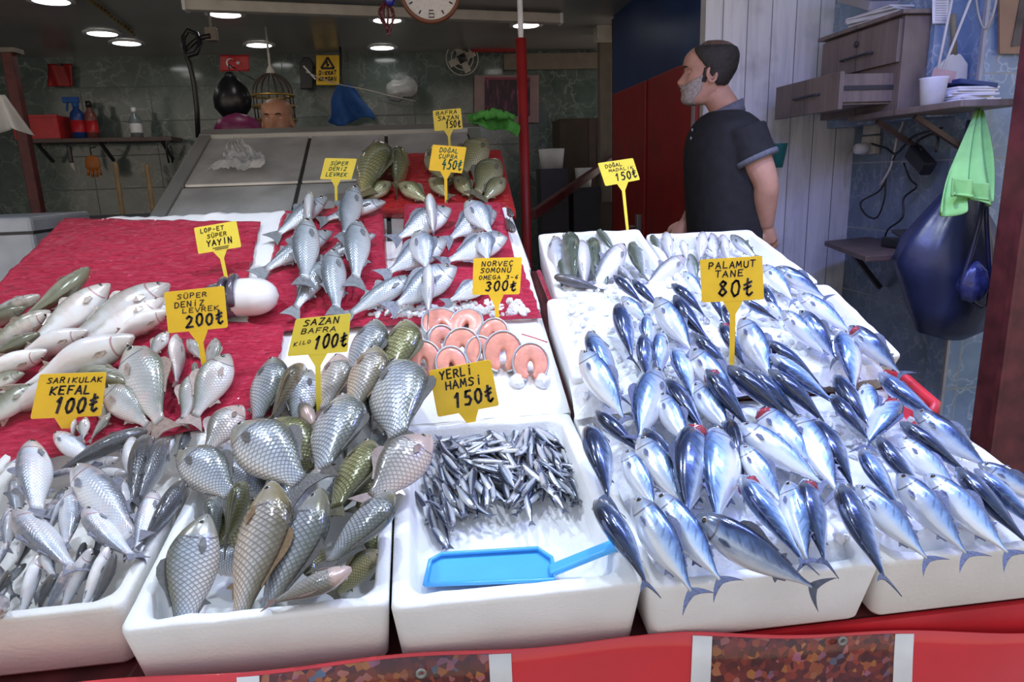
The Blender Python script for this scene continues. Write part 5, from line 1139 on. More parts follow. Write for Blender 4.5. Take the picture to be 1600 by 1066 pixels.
# black bag and magenta cloth
def bagmesh(c, prof, n=28, seed=0, sq=.75, am=.08):
    R = []
    for r_, z in prof:
        R.append([Vector((r_*math.cos(2*math.pi*k/n)*(1+am*nz(math.cos(2*math.pi*k/n)*2.5+seed, math.sin(2*math.pi*k/n)*2.5, z*9)), sq*r_*math.sin(2*math.pi*k/n)*(1+am*nz(k*.9, z*12, seed)), z)) for k in range(n)])
    return MB().rings(R)
c = atY(367, 188, 5.0); bg = empty('black_bag', c, 'knotted black plastic bag hanging under the red flag', 'bag'); H_ = atY(367, 113, 5.0).z-c.z
obj('bag', bagmesh(c, [(.004, 0), (.07, .02), (.115, .08), (.12, .14), (.10, .20), (.05, .26), (.018, .30), (.022, H_), (.003, H_+.005)], seed=1).me('bag', True), MT['blackbag'], bg)
obj('hook', MB().tube([(0, 0, H_-.01), (0, .02, H_+.05), (0, .86, H_+.05)], .004).me('hook', True), MT['dark'], bg)
c = atY(372, 200, 4.7); o = obj('magenta_bag', bagmesh(c, [(.01, -.10), (.13, -.06), (.15, 0), (.12, .05), (.05, .08), (.004, .09)], seed=4).me('magenta', True), simple('magenta_plastic', (.20, .02, .10), .4, bump=.4, bs_=16), label='dark magenta bag low behind the top edge of the rack', cat='bag'); o.location = c
# bird-cage lantern behind the bald man
c = atY(431, 190, 4.9); bc = empty('wicker_cage', c, 'dome-topped brass and wicker cage hanging behind the bald man', 'cage')
zt_ = atY(431, 112, 4.9).z-c.z; RW = .125
m = MB()
for k in range(16):
    an = 2*math.pi*k/16; pts = [(RW*math.cos(an), RW*math.sin(an), 0), (RW*math.cos(an), RW*math.sin(an), zt_*.55)]+[(RW*math.cos(q)*math.cos(an), RW*math.cos(q)*math.sin(an), zt_*(.55+.42*math.sin(q))) for q in [math.pi/2*i/6 for i in range(1, 6)]]
    m.tube(pts, .004, 5)
obj('cage_wire', m.me('wires', True), simple('dark_wicker', (.07, .045, .035), .7), bc)
for z in (.02, .30, .52): obj('hoop', MB().tube([(RW*1.03*math.cos(2*math.pi*k/28), RW*1.03*math.sin(2*math.pi*k/28), zt_*z) for k in range(29)], .008, 6).me('hoop', True), MT['brass'], bc)
obj('finial', MB().lathe((0, 0, zt_*.96), [(.03, 0), (.02, .03), (.008, .05), (.006, CH-c.z-zt_*.96), (.001, CH-c.z-zt_*.96)], 14).me('finial', True), MT['offwhite'], bc)
# black holster, warning sign, blue cloth, crumpled bag, fan ring, red board, poster
r, fn, _ = flat_on_wall('knife_holster', 469, 90, 490, 140, 5.82, None, 'black knife holster hanging left of the yellow warning sign', 'holster')
obj('pouch', MB().prism([fn(.05, 0), fn(.95, 0), fn(1, .8), fn(.7, 1), fn(.3, 1), fn(0, .8)], (0, -.03, 0)).me('pouch', bevel=.006), MT['black'], r)
obj('clip', MB().bar(fn(.3, .72)+Vector((0, -.035, 0)), fn(1.2, .3)+Vector((0, -.035, 0)), .012, .012).me('clip'), MT['white'], r)
r, fn, q4 = flat_on_wall('warning_sign', 494, 86, 530, 133, 5.80, None, 'yellow wall sign reading DİKKAT KAYGAN with a warning triangle', 'warning sign')
obj('plate', MB().prism([fn(0, 0), fn(1, 0), fn(1, 1), fn(0, 1)], (0, .012, 0)).me('plate', bevel=.003), MT['yellow'], r)
m = MB()
def wstroke(p, w):
    for (xa, ya), (xb, yb) in zip(p[:-1], p[1:]): m.bar(fn(xa, ya)+Vector((0, -.002, 0)), fn(xb, yb)+Vector((0, -.002, 0)), .002, w)
wstroke([(.5, .92), (.22, .56), (.78, .56), (.5, .92)], .016); wstroke([(.5, .80), (.44, .70), (.56, .68), (.46, .62)], .012)
for txt, yb in (('DİKKAT', .34), ('KAYGAN', .14)):
    for pts_, w in strokes([(txt, .1, .9, yb, .13)], .01): wstroke(pts_, .009)
obj('lettering', m.me('letters'), MT['ink'], r)
c = atY(543, 190, 5.6); bl = empty('blue_cloth', c, 'blue cloth hanging from a thin pole behind the rack', 'cloth')
ztop = atY(543, 132, 5.6).z-c.z
def bcl(u, v):
    w = .045+.13*(1-v)**.7; return ((u-.5)*2*w+.02*(1-v)*math.sin(v*7)+.03*(1-v), .03*math.sin(u*13+v*2)*(1.05-v), ztop*v-.03*(1-v)*math.sin(u*6))
obj('cloth', sheet(bcl, 28, 18, .004), MT['bluecloth'], bl)
obj('pole', MB().tube([(-.02, .03, -.02), (-.01, .03, CH-c.z)], .008).me('pole', True), MT['dark'], bl)
obj('cord', MB().tube([atY(x, y, 5.6)-c for x, y in ((478, 112), (505, 124), (530, 132), (570, 140), (610, 150), (650, 158))], .004, 6).me('cord', True), MT['offwhite'], bl)
c = atY(628, 139, 5.84); o = obj('crumpled_bag', bagmesh(c, [(.005, -.13), (.05, -.11), (.075, -.05), (.06, .0), (.08, .06), (.05, .11), (.006, .13)], seed=8, am=.4).me('crumple', True), MT['clearbag'], label='crumpled grey plastic bag stuck to the back wall', cat='bag'); o.location = c; o.rotation_euler = (0, math.radians(80), 0)
c = atY(722, 92, 5.82); fr_ = empty('wall_fan', c, 'round wire fan guard on the back wall above the poster', 'fan')
m = MB(); MX2 = Matrix.Rotation(math.radians(90), 3, 'X')
for R_ in (.125, .085, .05): obj('guard_ring', MB().tube([(R_*math.cos(2*math.pi*k/32), -.02-.02*(1-R_/.125), R_*math.sin(2*math.pi*k/32)) for k in range(33)], .005, 6).me('ring', True), MT['offwhite'], fr_)
obj('motor', MB().lathe((0, 0, 0), [(.001, 0), (.03, 0), (.03, .05), (.001, .055)], 16, MX2).me('motor', True), MT['dark'], fr_)
for k in range(4):
    an = k*math.pi/2+.4; obj('blade', MB().bar((.03*math.cos(an), -.01, .03*math.sin(an)), (.11*math.cos(an), -.02, .11*math.sin(an)), .006, .05).me('blade'), MT['offwhite'], fr_)
r, fn, _ = flat_on_wall('red_board', 737, 66, 805, 81, 5.78, None, 'dark red board high on the back wall beside the fan', 'board')
obj('board', MB().prism([fn(0, 0), fn(1, 0), fn(1, 1), fn(0, 1)], (0, .03, 0)).me('board', bevel=.004), MT['redpaint'], r)
for k in (0.05, .95): obj('screw', MB().box(fn(k, .5)+Vector((0, -.004, 0)), (.015, .008, .015)).me('screw'), MT['dark'], r)
r, fn, _ = flat_on_wall('framed_poster', 741, 117, 842, 192, 5.84, None, 'framed dark team poster with a pale border behind the red post', 'poster')
obj('frame', MB().prism([fn(0, 0), fn(1, 0), fn(1, 1), fn(0, 1)], (0, .03, 0)).me('frame', bevel=.004), simple('poster_border', (.30, .20, .21), .4), r)
def postermat():
    m_, nt, b = nmat('dark_group_print'); co = objco(nt); mp = nt.nodes.new('ShaderNodeMapping'); mp.inputs['Scale'].default_value = (30, 1, 9); nt.links.new(co, mp.inputs['Vector'])
    nt.links.new(ramp(nt, noise_(nt, mp.outputs[0], 1.2, 4), [(.3, (.02, .012, .02)), (.55, (.06, .02, .05)), (.66, (.22, .06, .12)), (.8, (.10, .10, .16))]), b.inputs['Base Color']); return m_
obj('print', MB().prism([fn(.16, .14), fn(.86, .14), fn(.86, .9), fn(.16, .9)], (0, -.004, 0)).me('print'), postermat(), r)
obj('title_strip', MB().prism([fn(.16, .9), fn(.86, .9), fn(.86, .95), fn(.16, .95)], (0, -.005, 0)).me('strip'), simple('magenta_strip', (.25, .02, .06), .4), r)
# left: red upright and crate, shelf with bottles, tools
pl_ = atY(24, 140, 4.6); z1_, z0_ = atY(12, 80, 4.6).z, .2
up_ = empty('red_upright', (pl_.x, 4.6, .2), 'dark red steel upright at the far left of the shop', 'post')
obj('tube', MB().box((0, 0, (z1_-.2)/2), (.06, .06, z1_-.2)).me('upright', bevel=.006), MT['darkred'], up_)
obj('top_plate', MB().box((0, 0, z1_-.2), (.12, .10, .025)).me('plate'), MT['dimbrown'], up_)
obj('floor_plate', MB().box((0, 0, .006), (.15, .15, .012)).me('plate'), MT['dark'], up_)
SH = 5.72; sa, sb_ = atY(48, 222, SH), atY(277, 218, SH)
sf = empty('wall_shelf', (sa+sb_)/2, 'long dark shelf on the back wall carrying bottles', 'shelf'); c0 = -(sa+sb_)/2
obj('board', MB().bar(sa+c0, sb_+c0, .26, .03).me('board', bevel=.003), MT['shelfwood'], sf)
for t_ in (.08, .5, .92):
    q_ = sa.lerp(sb_, t_)+c0; obj('bracket', MB().bar(q_+Vector((0, .1, -.14)), q_+Vector((0, -.08, -.02)), .02, .02).me('bracket'), MT['dark'], sf)
    obj('hook', MB().tube([q_+Vector((.06, -.1, -.015)), q_+Vector((.06, -.11, -.05)), q_+Vector((.06, -.13, -.05))], .005).me('hook', True), MT['steelframe'], sf)
def onshelf(px, dy=0): 
    u = (px-48)/229; p_ = sa.lerp(sb_, u); return Vector((p_.x, SH+dy, p_.z+.015))
c = onshelf(72); cr_ = empty('red_crate', c, 'red plastic crate at the left end of the wall shelf', 'crate')
w2 = .15
for n_, cc, dd in (('side', (0, -.11, .08), (.30, .008, .16)), ('side', (0, .11, .08), (.30, .008, .16)), ('side', (-.15, 0, .08), (.008, .22, .16)), ('side', (.15, 0, .08), (.008, .22, .16)), ('bottom', (0, 0, .006), (.30, .22, .010)), ('rim', (0, -.115, .155), (.32, .016, .018))):
    obj(n_, MB().box(cc, dd).me('crate'), MT['redplastic'], cr_)
def bottle(px, hgt, r_, matb, capm, label, kind=0):
    c = onshelf(px, -.03); b_ = empty('spray_bottle' if kind else 'bottle', c, label, 'bottle')
    obj('body', MB().lathe((0, 0, 0), [(.001, 0), (r_, 0), (r_, hgt*.55), (r_*.85, hgt*.65), (r_*.38, hgt*.76), (r_*.38, hgt*.82), (.001, hgt*.82)], 20).me('bottle', True), matb, b_)
    if kind:
        m = MB(); m.lathe((0, 0, hgt*.80), [(.001, 0), (r_*.45, 0), (r_*.45, .03), (.001, .03)], 14); m.box((-.025, 0, hgt*.80+.05), (.11, .03, .04)); m.bar((-.05, 0, hgt*.80+.04), (-.065, 0, hgt*.70), .012, .016)
        obj('trigger_head', m.me('trigger', bevel=.004), capm, b_)
    else: obj('cap', MB().lathe((0, 0, hgt*.82), [(.001, 0), (r_*.45, 0), (r_*.42, hgt*.16), (.001, hgt*.16)], 16).me('cap', True), capm, b_)
    obj('label_band', MB().lathe((0, 0, hgt*.16), [(r_*1.01, 0), (r_*1.015, hgt*.3), (r_*.9, hgt*.3), (r_*.9, 0)], 20).me('band', True), MT['redplastic'] if px < 160 else MT['white'], b_)
bottle(129, .28, .05, simple('blue_bottle_plastic', (.02, .06, .25), .3), MT['bluecloth'], 'blue spray bottle on the wall shelf beside the crate', 1)
bottle(149, .27, .042, simple('dark_red_bottle', (.22, .07, .06), .3), MT['black'], 'dark red bottle with a black cap on the wall shelf')
bottle(217, .22, .042, simple('clear_bottle', (.35, .42, .46), .15, trans=.5), MT['white'], 'clear water bottle on the wall shelf')
def hang(name, px, py0, py1, w, Y, mat, label, cat, hook=True):
    a, b = atY(px, py0, Y), atY(px, py1, Y); r = empty(name, a, label, cat); return r, (b-a).length
r, L_ = hang('kitchen_knife', 107, 228, 268, 0, 5.62, None, 'black-handled knife hanging under the wall shelf', 'knife')
obj('handle', MB().box((0, 0, -.06), (.028, .02, .12)).me('h', bevel=.006), MT['black'], r); obj('blade', MB().prism([(-.012, 0, -.12), (.014, 0, -.12), (.016, 0, -L_), (-.004, 0, -L_+.03)], (0, .002, 0)).me('b'), MT['steelframe'], r)
r, L_ = hang('orange_glove', 142, 238, 270, 0, 5.62, None, 'orange rubber glove hanging under the wall shelf', 'glove')
obj('hook', MB().tube([(0, 0, -.02), (0, 0, .03), (0, .09, .04)], .004).me('hook', True), MT['dark'], r)
og = simple('orange_rubber', (.42, .13, .02), .5)
obj('palm', bagmesh(None, [(.01, -.02), (.045, -.04), (.055, -.10), (.03, -.13), (.004, -.135)], sq=.35, seed=3).me('palm', True), og, r)
for k in range(4): obj('finger', MB().tube([(-.036+.024*k, 0, -.12), (-.046+.030*k, 0, -.165-.012*(k in (1, 2)))], .011, 8).me('finger', True), og, r)
for i, (px, pa, pb, n_) in enumerate(((180, 255, 345, 'wooden broom handle leaning below the shelf, the left one'), (229, 258, 320, 'shorter wooden handle leaning below the shelf near the rack'))):
    a = atY(px, pa, 5.4); b = Vector((a.x+.06, 5.2, .2)); r = empty('broom', b, n_, 'broom')
    obj('handle', MB().tube([a-b, Vector((0, 0, .1))], .016).me('handle', True), MT['wood'], r); obj('brush', MB().box((0, 0, .05), (.28, .06, .10)).me('brush', bevel=.01), MT['dark'], r)
r, L_ = hang('pliers', 262, 222, 252, 0, 5.6, None, 'dark pliers hanging at the right end of the wall shelf', 'pliers')
for s_ in (-1, 1): obj('handle', MB().tube([(.004*s_, 0, 0), (.02*s_, 0, -.06), (.012*s_, 0, -.15)], .007).me('h', True), MT['black'], r)
obj('jaws', MB().box((0, 0, .02), (.03, .016, .05)).me('j', bevel=.004), MT['dark'], r)
# left foreground: white freezer corner, hanging white cloth, dark worktables
p = atY(16, 340, 2.9); fz = empty('white_freezer', (p.x-.24, 2.9, .2), 'white appliance corner at the left edge of the photo', 'freezer')
obj('body', MB().box((0, .25, (p.z-.2)/2), (.62, .5, p.z-.2)).me('freezer', bevel=.015), simple('bluish_white_enamel', (.50, .56, .66), .35), fz); obj('lid_gasket', MB().box((0, .25, p.z-.26), (.625, .505, .012)).me('gasket'), MT['dark'], fz)
c = atY(4, 208, 3.6); wc = empty('white_cloth', c, 'white cloth hanging at the left edge of the photo', 'cloth'); H_ = atY(4, 148, 3.6).z-c.z
obj('cloth', sheet(lambda u, v: ((u-.5)*(.24-.16*v), .03*math.sin(u*14)*(1.1-v), H_*v-.02*math.sin(u*7)*(1-v)), 24, 14, .004), MT['whitecloth'], wc)
obj('hook', MB().tube([(0, .01, H_-.01), (0, .03, H_+.04), (0, .0, CH-c.z)], .006).me('hook', True), MT['dark'], wc)
a = atY(45, 352, 3.9); wt_ = empty('work_table', (a.x+.25, 4.1, .2), 'dark blue-grey work table behind the red sacking at the left', 'table')
obj('top', MB().box((0, 0, a.z-.2), (1.1, .6, .04)).me('top', bevel=.006), simple('blue_grey_laminate', (.03, .05, .075), .4), wt_)
for sx in (-.5, .5):
    for sy in (-.25, .25): obj('leg', MB().box((sx, sy, (a.z-.22)/2), (.05, .05, a.z-.22)).me('leg'), MT['dark'], wt_)
# clear bag and green cloth on the rack
def clb():
    c = on(374, 262, 'K', .0); n = pnorm('K'); e1 = Vector((1, 0, 0)); e2 = n.cross(e1); root = empty('clear_plastic_bag', c, 'crumpled clear plastic bag lying on the steel rack', 'bag')
    def film(u, v):
        w = .155*(1-v)**.8+.03; X = (u-.5)*2*w*.62+.02*math.sin(v*5)-.02*v; Y = -.06+.27*v
        h = .012+.030*abs(nz(u*5.5, v*4.5, 1))+.016*abs(nz(u*13, v*11, 4))+.03*math.exp(-((v-.12)/.12)**2)*abs(math.sin(u*5.2))
        return e1*X+e2*Y+n*h
    obj('film', sheet(film, 48, 40, .0015), MT['clearbag'], root); obj('knot', MB().lathe(e1*-.02+e2*.2+n*.014, [(.002, -.012), (.012, 0), (.002, .012)], 10).me('knot', True), MT['clearbag'], root)
clb()
c = on(772, 205, 'K', .03); gc = empty('green_cloth', c, 'crumpled green cloth thrown over the top right corner of the steel rack', 'cloth')
def gfn(u, v):
    t = 1-v; px = 736+70*u+6*math.sin(v*5); py = 182-5*math.sin(u*3.1)+t*(20-9*math.cos(u*7)+22*max(0, u-.62)*2)
    p = atY(px, py, 3.25+.10*v)-c
    return p+Vector((0, .022*math.sin(u*11+v*3)+.012*math.sin(u*23), .010*math.sin(v*8+u*5)))
obj('cloth', sheet(gfn, 48, 22, .004), MT['greencloth'], gc)
obj('rolled_edge', MB().tube([atY(738+66*t, 184-6*math.sin(t*3.1)+1.5*math.sin(t*20), 3.27)-c for t in [i/24 for i in range(25)]], [.010+.012*math.sin(math.pi*i/24)+.004*math.sin(i*1.7) for i in range(25)], 8).me('roll', True), MT['greencloth'], gc)
# dim things right of the red post
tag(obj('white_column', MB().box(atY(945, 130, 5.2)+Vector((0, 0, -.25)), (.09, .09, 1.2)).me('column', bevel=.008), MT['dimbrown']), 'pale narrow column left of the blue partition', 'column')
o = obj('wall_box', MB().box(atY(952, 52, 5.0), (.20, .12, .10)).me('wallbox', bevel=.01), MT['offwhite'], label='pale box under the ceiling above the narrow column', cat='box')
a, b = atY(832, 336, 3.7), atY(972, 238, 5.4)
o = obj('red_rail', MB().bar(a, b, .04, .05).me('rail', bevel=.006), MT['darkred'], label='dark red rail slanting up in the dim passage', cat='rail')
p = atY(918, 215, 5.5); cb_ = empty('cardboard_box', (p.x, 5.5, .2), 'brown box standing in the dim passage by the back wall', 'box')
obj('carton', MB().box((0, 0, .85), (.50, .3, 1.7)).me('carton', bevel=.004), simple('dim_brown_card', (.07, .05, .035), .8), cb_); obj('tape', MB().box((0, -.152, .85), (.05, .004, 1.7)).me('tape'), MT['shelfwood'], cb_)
for i, (px, py, s_, n_) in enumerate(((862, 255, .16, 'white tub in the dim passage'), (912, 284, .11, 'small pale tub lower in the dim passage'))):
    p = atY(px, py, 5.15); r = empty('plastic_tub', (p.x, 5.15, .2), n_, 'tub'); h_ = p.z-.2+.06
    obj('pedestal', MB().box((0, 0, (h_-.1)/2), (.2, .2, h_-.1)).me('ped'), MT['dark'], r); obj('tub', MB().lathe((0, 0, h_-.1), [(.001, 0), (s_*.5, 0), (s_*.6, .14), (s_*.55, .14), (s_*.45, .02)], 18).me('tub', True), MT['whitecloth'], r)
# =================================================================== RIGHT WALL
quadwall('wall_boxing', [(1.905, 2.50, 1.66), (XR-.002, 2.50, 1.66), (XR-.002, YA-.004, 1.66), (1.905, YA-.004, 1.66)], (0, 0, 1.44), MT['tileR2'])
cbn = empty('drawer_cabinet', (1.80, 2.78, 1.69), 'brown wooden drawer cabinet mounted high on the right wall, lower drawer pulled out', 'cabinet')
obj('carcass', MB().box((.052, 0, .165), (.104, .52, .33)).me('carcass', bevel=.003), MT['cabinet'], cbn)
obj('top_board', MB().box((.045, 0, .339), (.14, .56, .016)).me('top', bevel=.003), MT['cabinet'], cbn)
d1 = obj('drawer', MB().box((-.008, 0, .245), (.016, .50, .15)).me('drawer', bevel=.002), MT['cabinet'], cbn)
obj('handle', MB().tube([(-.018, -.11, .225), (-.034, -.10, .225), (-.034, .08, .225), (-.018, .09, .225)], .005).me('handle', True), MT['dark'], d1)
obj('lock', MB().lathe((-.017, 0, .275), [(.001, 0), (.012, 0), (.012, .006), (.001, .006)], 14, Matrix.Rotation(math.radians(-90), 3, 'Y')).me('lock', True), MT['dark'], d1)
m = MB(); m.box((-.218, 0, .075), (.018, .48, .135)); d2 = obj('drawer', m.me('drawer', bevel=.002), MT['cabinet'], cbn)
obj('drawer_side', MB().box((-.105, -.215, .085), (.21, .014, .10)).me('side'), MT['cabinet'], d2); obj('drawer_side', MB().box((-.105, .215, .085), (.21, .014, .10)).me('side'), MT['cabinet'], d2)
obj('runner', MB().box((-.10, -.224, .085), (.20, .006, .016)).me('runner'), MT['dark'], d2); obj('drawer_bottom', MB().box((-.105, 0, .03), (.21, .42, .008)).me('bottom'), MT['cabinet'], d2)
obj('handle', MB().tube([(-.228, -.11, .075), (-.244, -.10, .075), (-.244, .06, .075), (-.228, .07, .075)], .005).me('handle', True), MT['dark'], d2)
# papers and folded sheet on the cabinet
def papers(name, c, n_, sz, label, rz=0, mat='whitecloth', th=.008):
    r = empty(name, c, label, 'papers'); rn = random.Random(len(label))
    for k in range(n_):
        M = Matrix.Rotation(rz+rn.uniform(-.25, .25), 4, 'Z'); obj('sheet', MB().box((rn.uniform(-.01, .01), rn.uniform(-.01, .01), th*(k+.5)), (sz[0], sz[1], th*.9), M).me('sheet', bevel=.001), MT[mat], r)
papers('paper_pile', (1.86, 2.74, 2.037), 5, (.15, .22), 'pile of pale papers and folders on top of the drawer cabinet', .2)
c = (1.87, 2.86, 2.08); fl = empty('folded_carton', c, 'grey flat carton leaning on the papers above the cabinet', 'carton'); obj('panel', MB().box((0, 0, .06), (.16, .24, .035), Matrix.Rotation(.35, 4, 'X')).me('panel', bevel=.004), MT['greypaint'], fl); obj('flap', MB().box((-.06, -.03, .12), (.20, .26, .008), Matrix.Rotation(.3, 4, 'X')).me('flap'), MT['greypaint'], fl)
sh2 = empty('wall_shelf', (1.93, 2.48, 1.665), 'narrow brown shelf below the drawer cabinet on the right wall', 'shelf')
obj('board', MB().box((-.05, -.02, .012), (.24, .62, .022)).me('board', bevel=.003), MT['cabinet'], sh2)
for y in (-.02, .2): obj('bracket', MB().bar((.10, y, -.12), (-.10, y, -.006), .018, .018).me('bracket'), MT['shelfwood'], sh2)
c = Vector((1.80, 2.34, 1.689)); cp = empty('white_tub', c, 'white plastic tub holding straws and notes on the right shelf', 'tub')
obj('tub', MB().lathe((0, 0, 0), [(.001, 0), (.036, 0), (.044, .085), (.047, .09), (.041, .09), (.034, .006), (.001, .006)], 24).me('tub', True), MT['white'], cp)
for k, (dx, dy, h_) in enumerate(((.06, .02, .42), (.16, .02, .46))): obj('stick', MB().tube([(.0, 0, .03), (dx, dy, h_)], .0045).me('stick', True), MT['offwhite'], cp)
obj('banknote', MB().box((.02, 0, .10), (.09, .004, .04), Matrix.Rotation(.15, 4, 'Y')).me('note'), simple('pinkish_paper', (.45, .30, .28), .7), cp)
papers('paper_stack', (1.93, 2.36, 1.689), 7, (.17, .13), 'stack of white papers at the right end of the right shelf', .05, 'white')
c = Vector((1.94, 2.36, 1.747)); o = obj('notebook', MB().box((0, 0, .008), (.15, .12, .016), Matrix.Rotation(.12, 4, 'Y')).me('nb', bevel=.003), MT['bluepaint'], label='dark blue notebook on the white paper stack', cat='notebook'); o.location = c
c = Vector((1.975, 2.455, 1.79)); dp = empty('dustpan', c, 'pale dustpan with an upright handle behind the paper stack', 'dustpan')
obj('pan', MB().prism([(-.09, 0, -.02), (.05, 0, -.02), (.045, 0, .05), (.01, 0, .085), (-.02, 0, .085), (-.08, 0, .04)], (0, .02, 0)).me('pan', bevel=.006), MT['whitecloth'], dp); obj('handle', MB().tube([(-.01, .01, .08), (-.02, .01, .15), (-.03, .012, .22)], [.012, .009, .011]).me('handle', True), simple('olive_plastic', (.22, .19, .12), .5), dp)
r, fn, _ = flat_on_wall('pinned_note', 1457, -8, 1483, 37, 2.49, None, 'white printed note pinned on the tiles above the dustpan', 'note', wav=.001)
obj('sheet', sheet(fn, 6, 8, .001), MT['white'], r); m = MB()
for k in range(9): m.bar(fn(.15, .12+.085*k)+Vector((0, -.003, 0)), fn(.82, .12+.085*k)+Vector((0, -.003, 0)), .001, .002)
obj('printed_lines', m.me('lines'), MT['greypaint'], r)
# sockets, wires and power adapter
c = atX(1362, 205, XR-.02); sk = empty('wall_socket', c, 'double white wall socket with plugs under the right shelf', 'socket')
obj('plate', MB().box((0, 0, .02), (.03, .09, .07)).me('plate', bevel=.006), MT['offwhite'], sk); obj('plate', MB().box((0, 0, -.06), (.03, .10, .08)).me('plate', bevel=.006), MT['offwhite'], sk)
obj('plug', MB().lathe((-.02, 0, -.075), [(.001, 0), (.028, 0), (.022, .05), (.001, .05)], 14, Matrix.Rotation(math.radians(-90), 3, 'Y')).me('plug', True), MT['white'], sk)
c = atX(1438, 250, 1.96); ad = empty('power_adapter', c, 'black power adapter hanging by its cords under the right shelf', 'adapter')
obj('brick', MB().box((0, 0, 0), (.05, .13, .06), Matrix.Rotation(math.radians(35), 4, 'X')).me('brick', bevel=.008), MT['black'], ad)
def wires(name, px, X, r_, mat, label):
    P_ = [atX(x, y, X+.01*math.sin(i)) for i, (x, y) in enumerate(px)]; Q = []
    for i in range(len(P_)-1):
        p0, p1, p2, p3 = P_[max(i-1, 0)], P_[i], P_[i+1], P_[min(i+2, len(P_)-1)]
        for t in (0, .25, .5, .75): Q.append(.5*((2*p1)+(p2-p0)*t+(2*p0-5*p1+4*p2-p3)*t*t+(3*p1-p0-3*p2+p3)*t**3))
    Q.append(P_[-1]); return obj(name, MB().tube(Q, r_, 6).me(name, True), MT[mat], label=label, cat='wire')
wires('wire', [(1362, 225), (1385, 232), (1400, 240), (1425, 215), (1452, 205), (1472, 200)], 1.97, .005, 'black', 'black cord looping from the socket up under the shelf')
wires('wire', [(1440, 235), (1432, 222), (1455, 210), (1466, 215), (1462, 238)], 1.96, .005, 'black', 'short black cord curling over the power adapter')
wires('wire', [(1400, 240), (1385, 275), (1382, 310), (1370, 340), (1352, 335), (1345, 316), (1372, 300), (1383, 285)], 1.99, .004, 'black', 'black cord hanging in a loop below the socket')
wires('wire', [(1412, 255), (1422, 280), (1432, 292), (1412, 310), (1410, 340), (1388, 358), (1382, 374)], 1.98, .004, 'black', 'black cord running down to the card terminal')
wires('wire', [(1360, 222), (1330, 232), (1322, 255), (1322, 290)], 2.0, .003, 'offwhite', 'thin white cord sagging over the planks')
wires('wire', [(1412, 178), (1410, 195), (1402, 215), (1392, 260), (1375, 290)], 1.99, .005, 'offwhite', 'pale cord running down from the shelf bracket')
# lower shelf and card terminal
ls = empty('wooden_shelf', (1.83, 2.55, 1.15), 'low dark wooden shelf sticking out above the bonito boxes', 'shelf'); c0 = -Vector(ls.location)
v = [Vector(p)+c0 for p in ((1.62, 2.37, 1.142), (XR-.006, 2.38, 1.142), (XR-.006, 3.0, 1.142), (1.79, 2.92, 1.142))]; v += [p+Vector((0, 0, .022)) for p in v]
obj('board', MB().hexa(v).me('board', bevel=.003), MT['shelfwood'], ls)
for y in (2.5, 2.85): obj('bracket', MB().bar(Vector((2.03, y, .95))+c0, Vector((1.86, y, 1.14))+c0, .02, .02).me('bracket'), MT['dark'], ls)
c = Vector((1.90, 2.52, 1.165)); tr = empty('card_terminal', c, 'black card payment terminal on the low wooden shelf', 'card terminal')
obj('body', MB().prism([(-.05, -.08, 0), (.06, -.08, 0), (.06, -.08, .03), (-.05, -.08, .04)], (0, .18, 0)).add([], []).me('body', bevel=.006), MT['black'], tr)
obj('screen', MB().box((.0, .03, .05), (.09, .07, .012), Matrix.Rotation(.3, 4, 'X')).me('screen', bevel=.003), MT['dark'], tr)
for i in range(3):
    for j in range(3): obj('key', MB().box((-.03+.03*i, -.055+.022*j, .038), (.02, .014, .008)).me('key', bevel=.002), MT['greypaint'], tr)
# lime cloth and navy bag on a hook
hk = atY(1528, 168, 2.22)
c = atY(1508, 335, 2.10); lc = empty('lime_cloth', c, 'lime green cloth hanging over the navy bag on the right wall', 'cloth')
def lfn(u, v):   # u across, v up
    t = 1-v; w0, w1 = .008, .105
    xl, xr = 1462+(1525-1462)*v**1.1, 1548+(1535-1548)*v; yy = 332-162*v-22*u*t+9*t*math.sin(u*9)
    p = atY(xl+(xr-xl)*u, yy, 2.02+.20*v)-c
    return p+Vector((0, .022*math.sin(u*15+v*3)*(.3+t)-.03*t, 0))
obj('cloth', sheet(lfn, 40, 30, .004), MT['limecloth'], lc)
obj('folded_corner', sheet(lambda u, v: atY(1490+48*u, 300-14*v+10*u, 1.99)-c+Vector((0, .02*math.sin(u*11), -.018*math.sin(v*5))), 18, 8, .004), MT['limecloth'], lc)
obj('hook', MB().tube([hk-c+Vector((0, -.02, -.01)), hk-c+Vector((0, -.03, .02)), hk-c+Vector((0, .21, .03))], .006).me('hook', True), MT['steelframe'], lc)
bgc = atY(1500, 532, 2.2)
nb = empty('navy_bag', bgc, 'big navy plastic bag hanging on the right wall below the lime cloth', 'bag')
R = []
for py, xl, xr, dep in ((534, 1490, 1520, .02), (520, 1448, 1545, .07), (480, 1436, 1562, .11), (430, 1422, 1578, .13), (408, 1415, 1578, .13), (370, 1432, 1564, .11), (330, 1466, 1548, .08), (300, 1492, 1545, .05), (250, 1515, 1540, .03), (200, 1524, 1536, .015), (186, 1526, 1534, .008)):
    a_, b_ = atY(xl, py, 2.22), atY(xr, py, 2.22); cc = (a_+b_)/2; hw = (b_-a_).length/2; ring_ = []
    for k in range(40):
        t = 2*math.pi*k/40; w = 1+.07*nz(math.cos(t)*3.2, math.sin(t)*3.2, py*.012)+.05*math.sin(t*7+py*.01)*(1 if py < 420 else .3)
        ring_.append(cc+Vector((hw*math.cos(t)*w, dep*math.sin(t)*w+.04, 0))-bgc)
    R.append(ring_)
obj('bag', MB().rings(R).me('navybag', True), MT['bag'], nb)
m = MB(); 
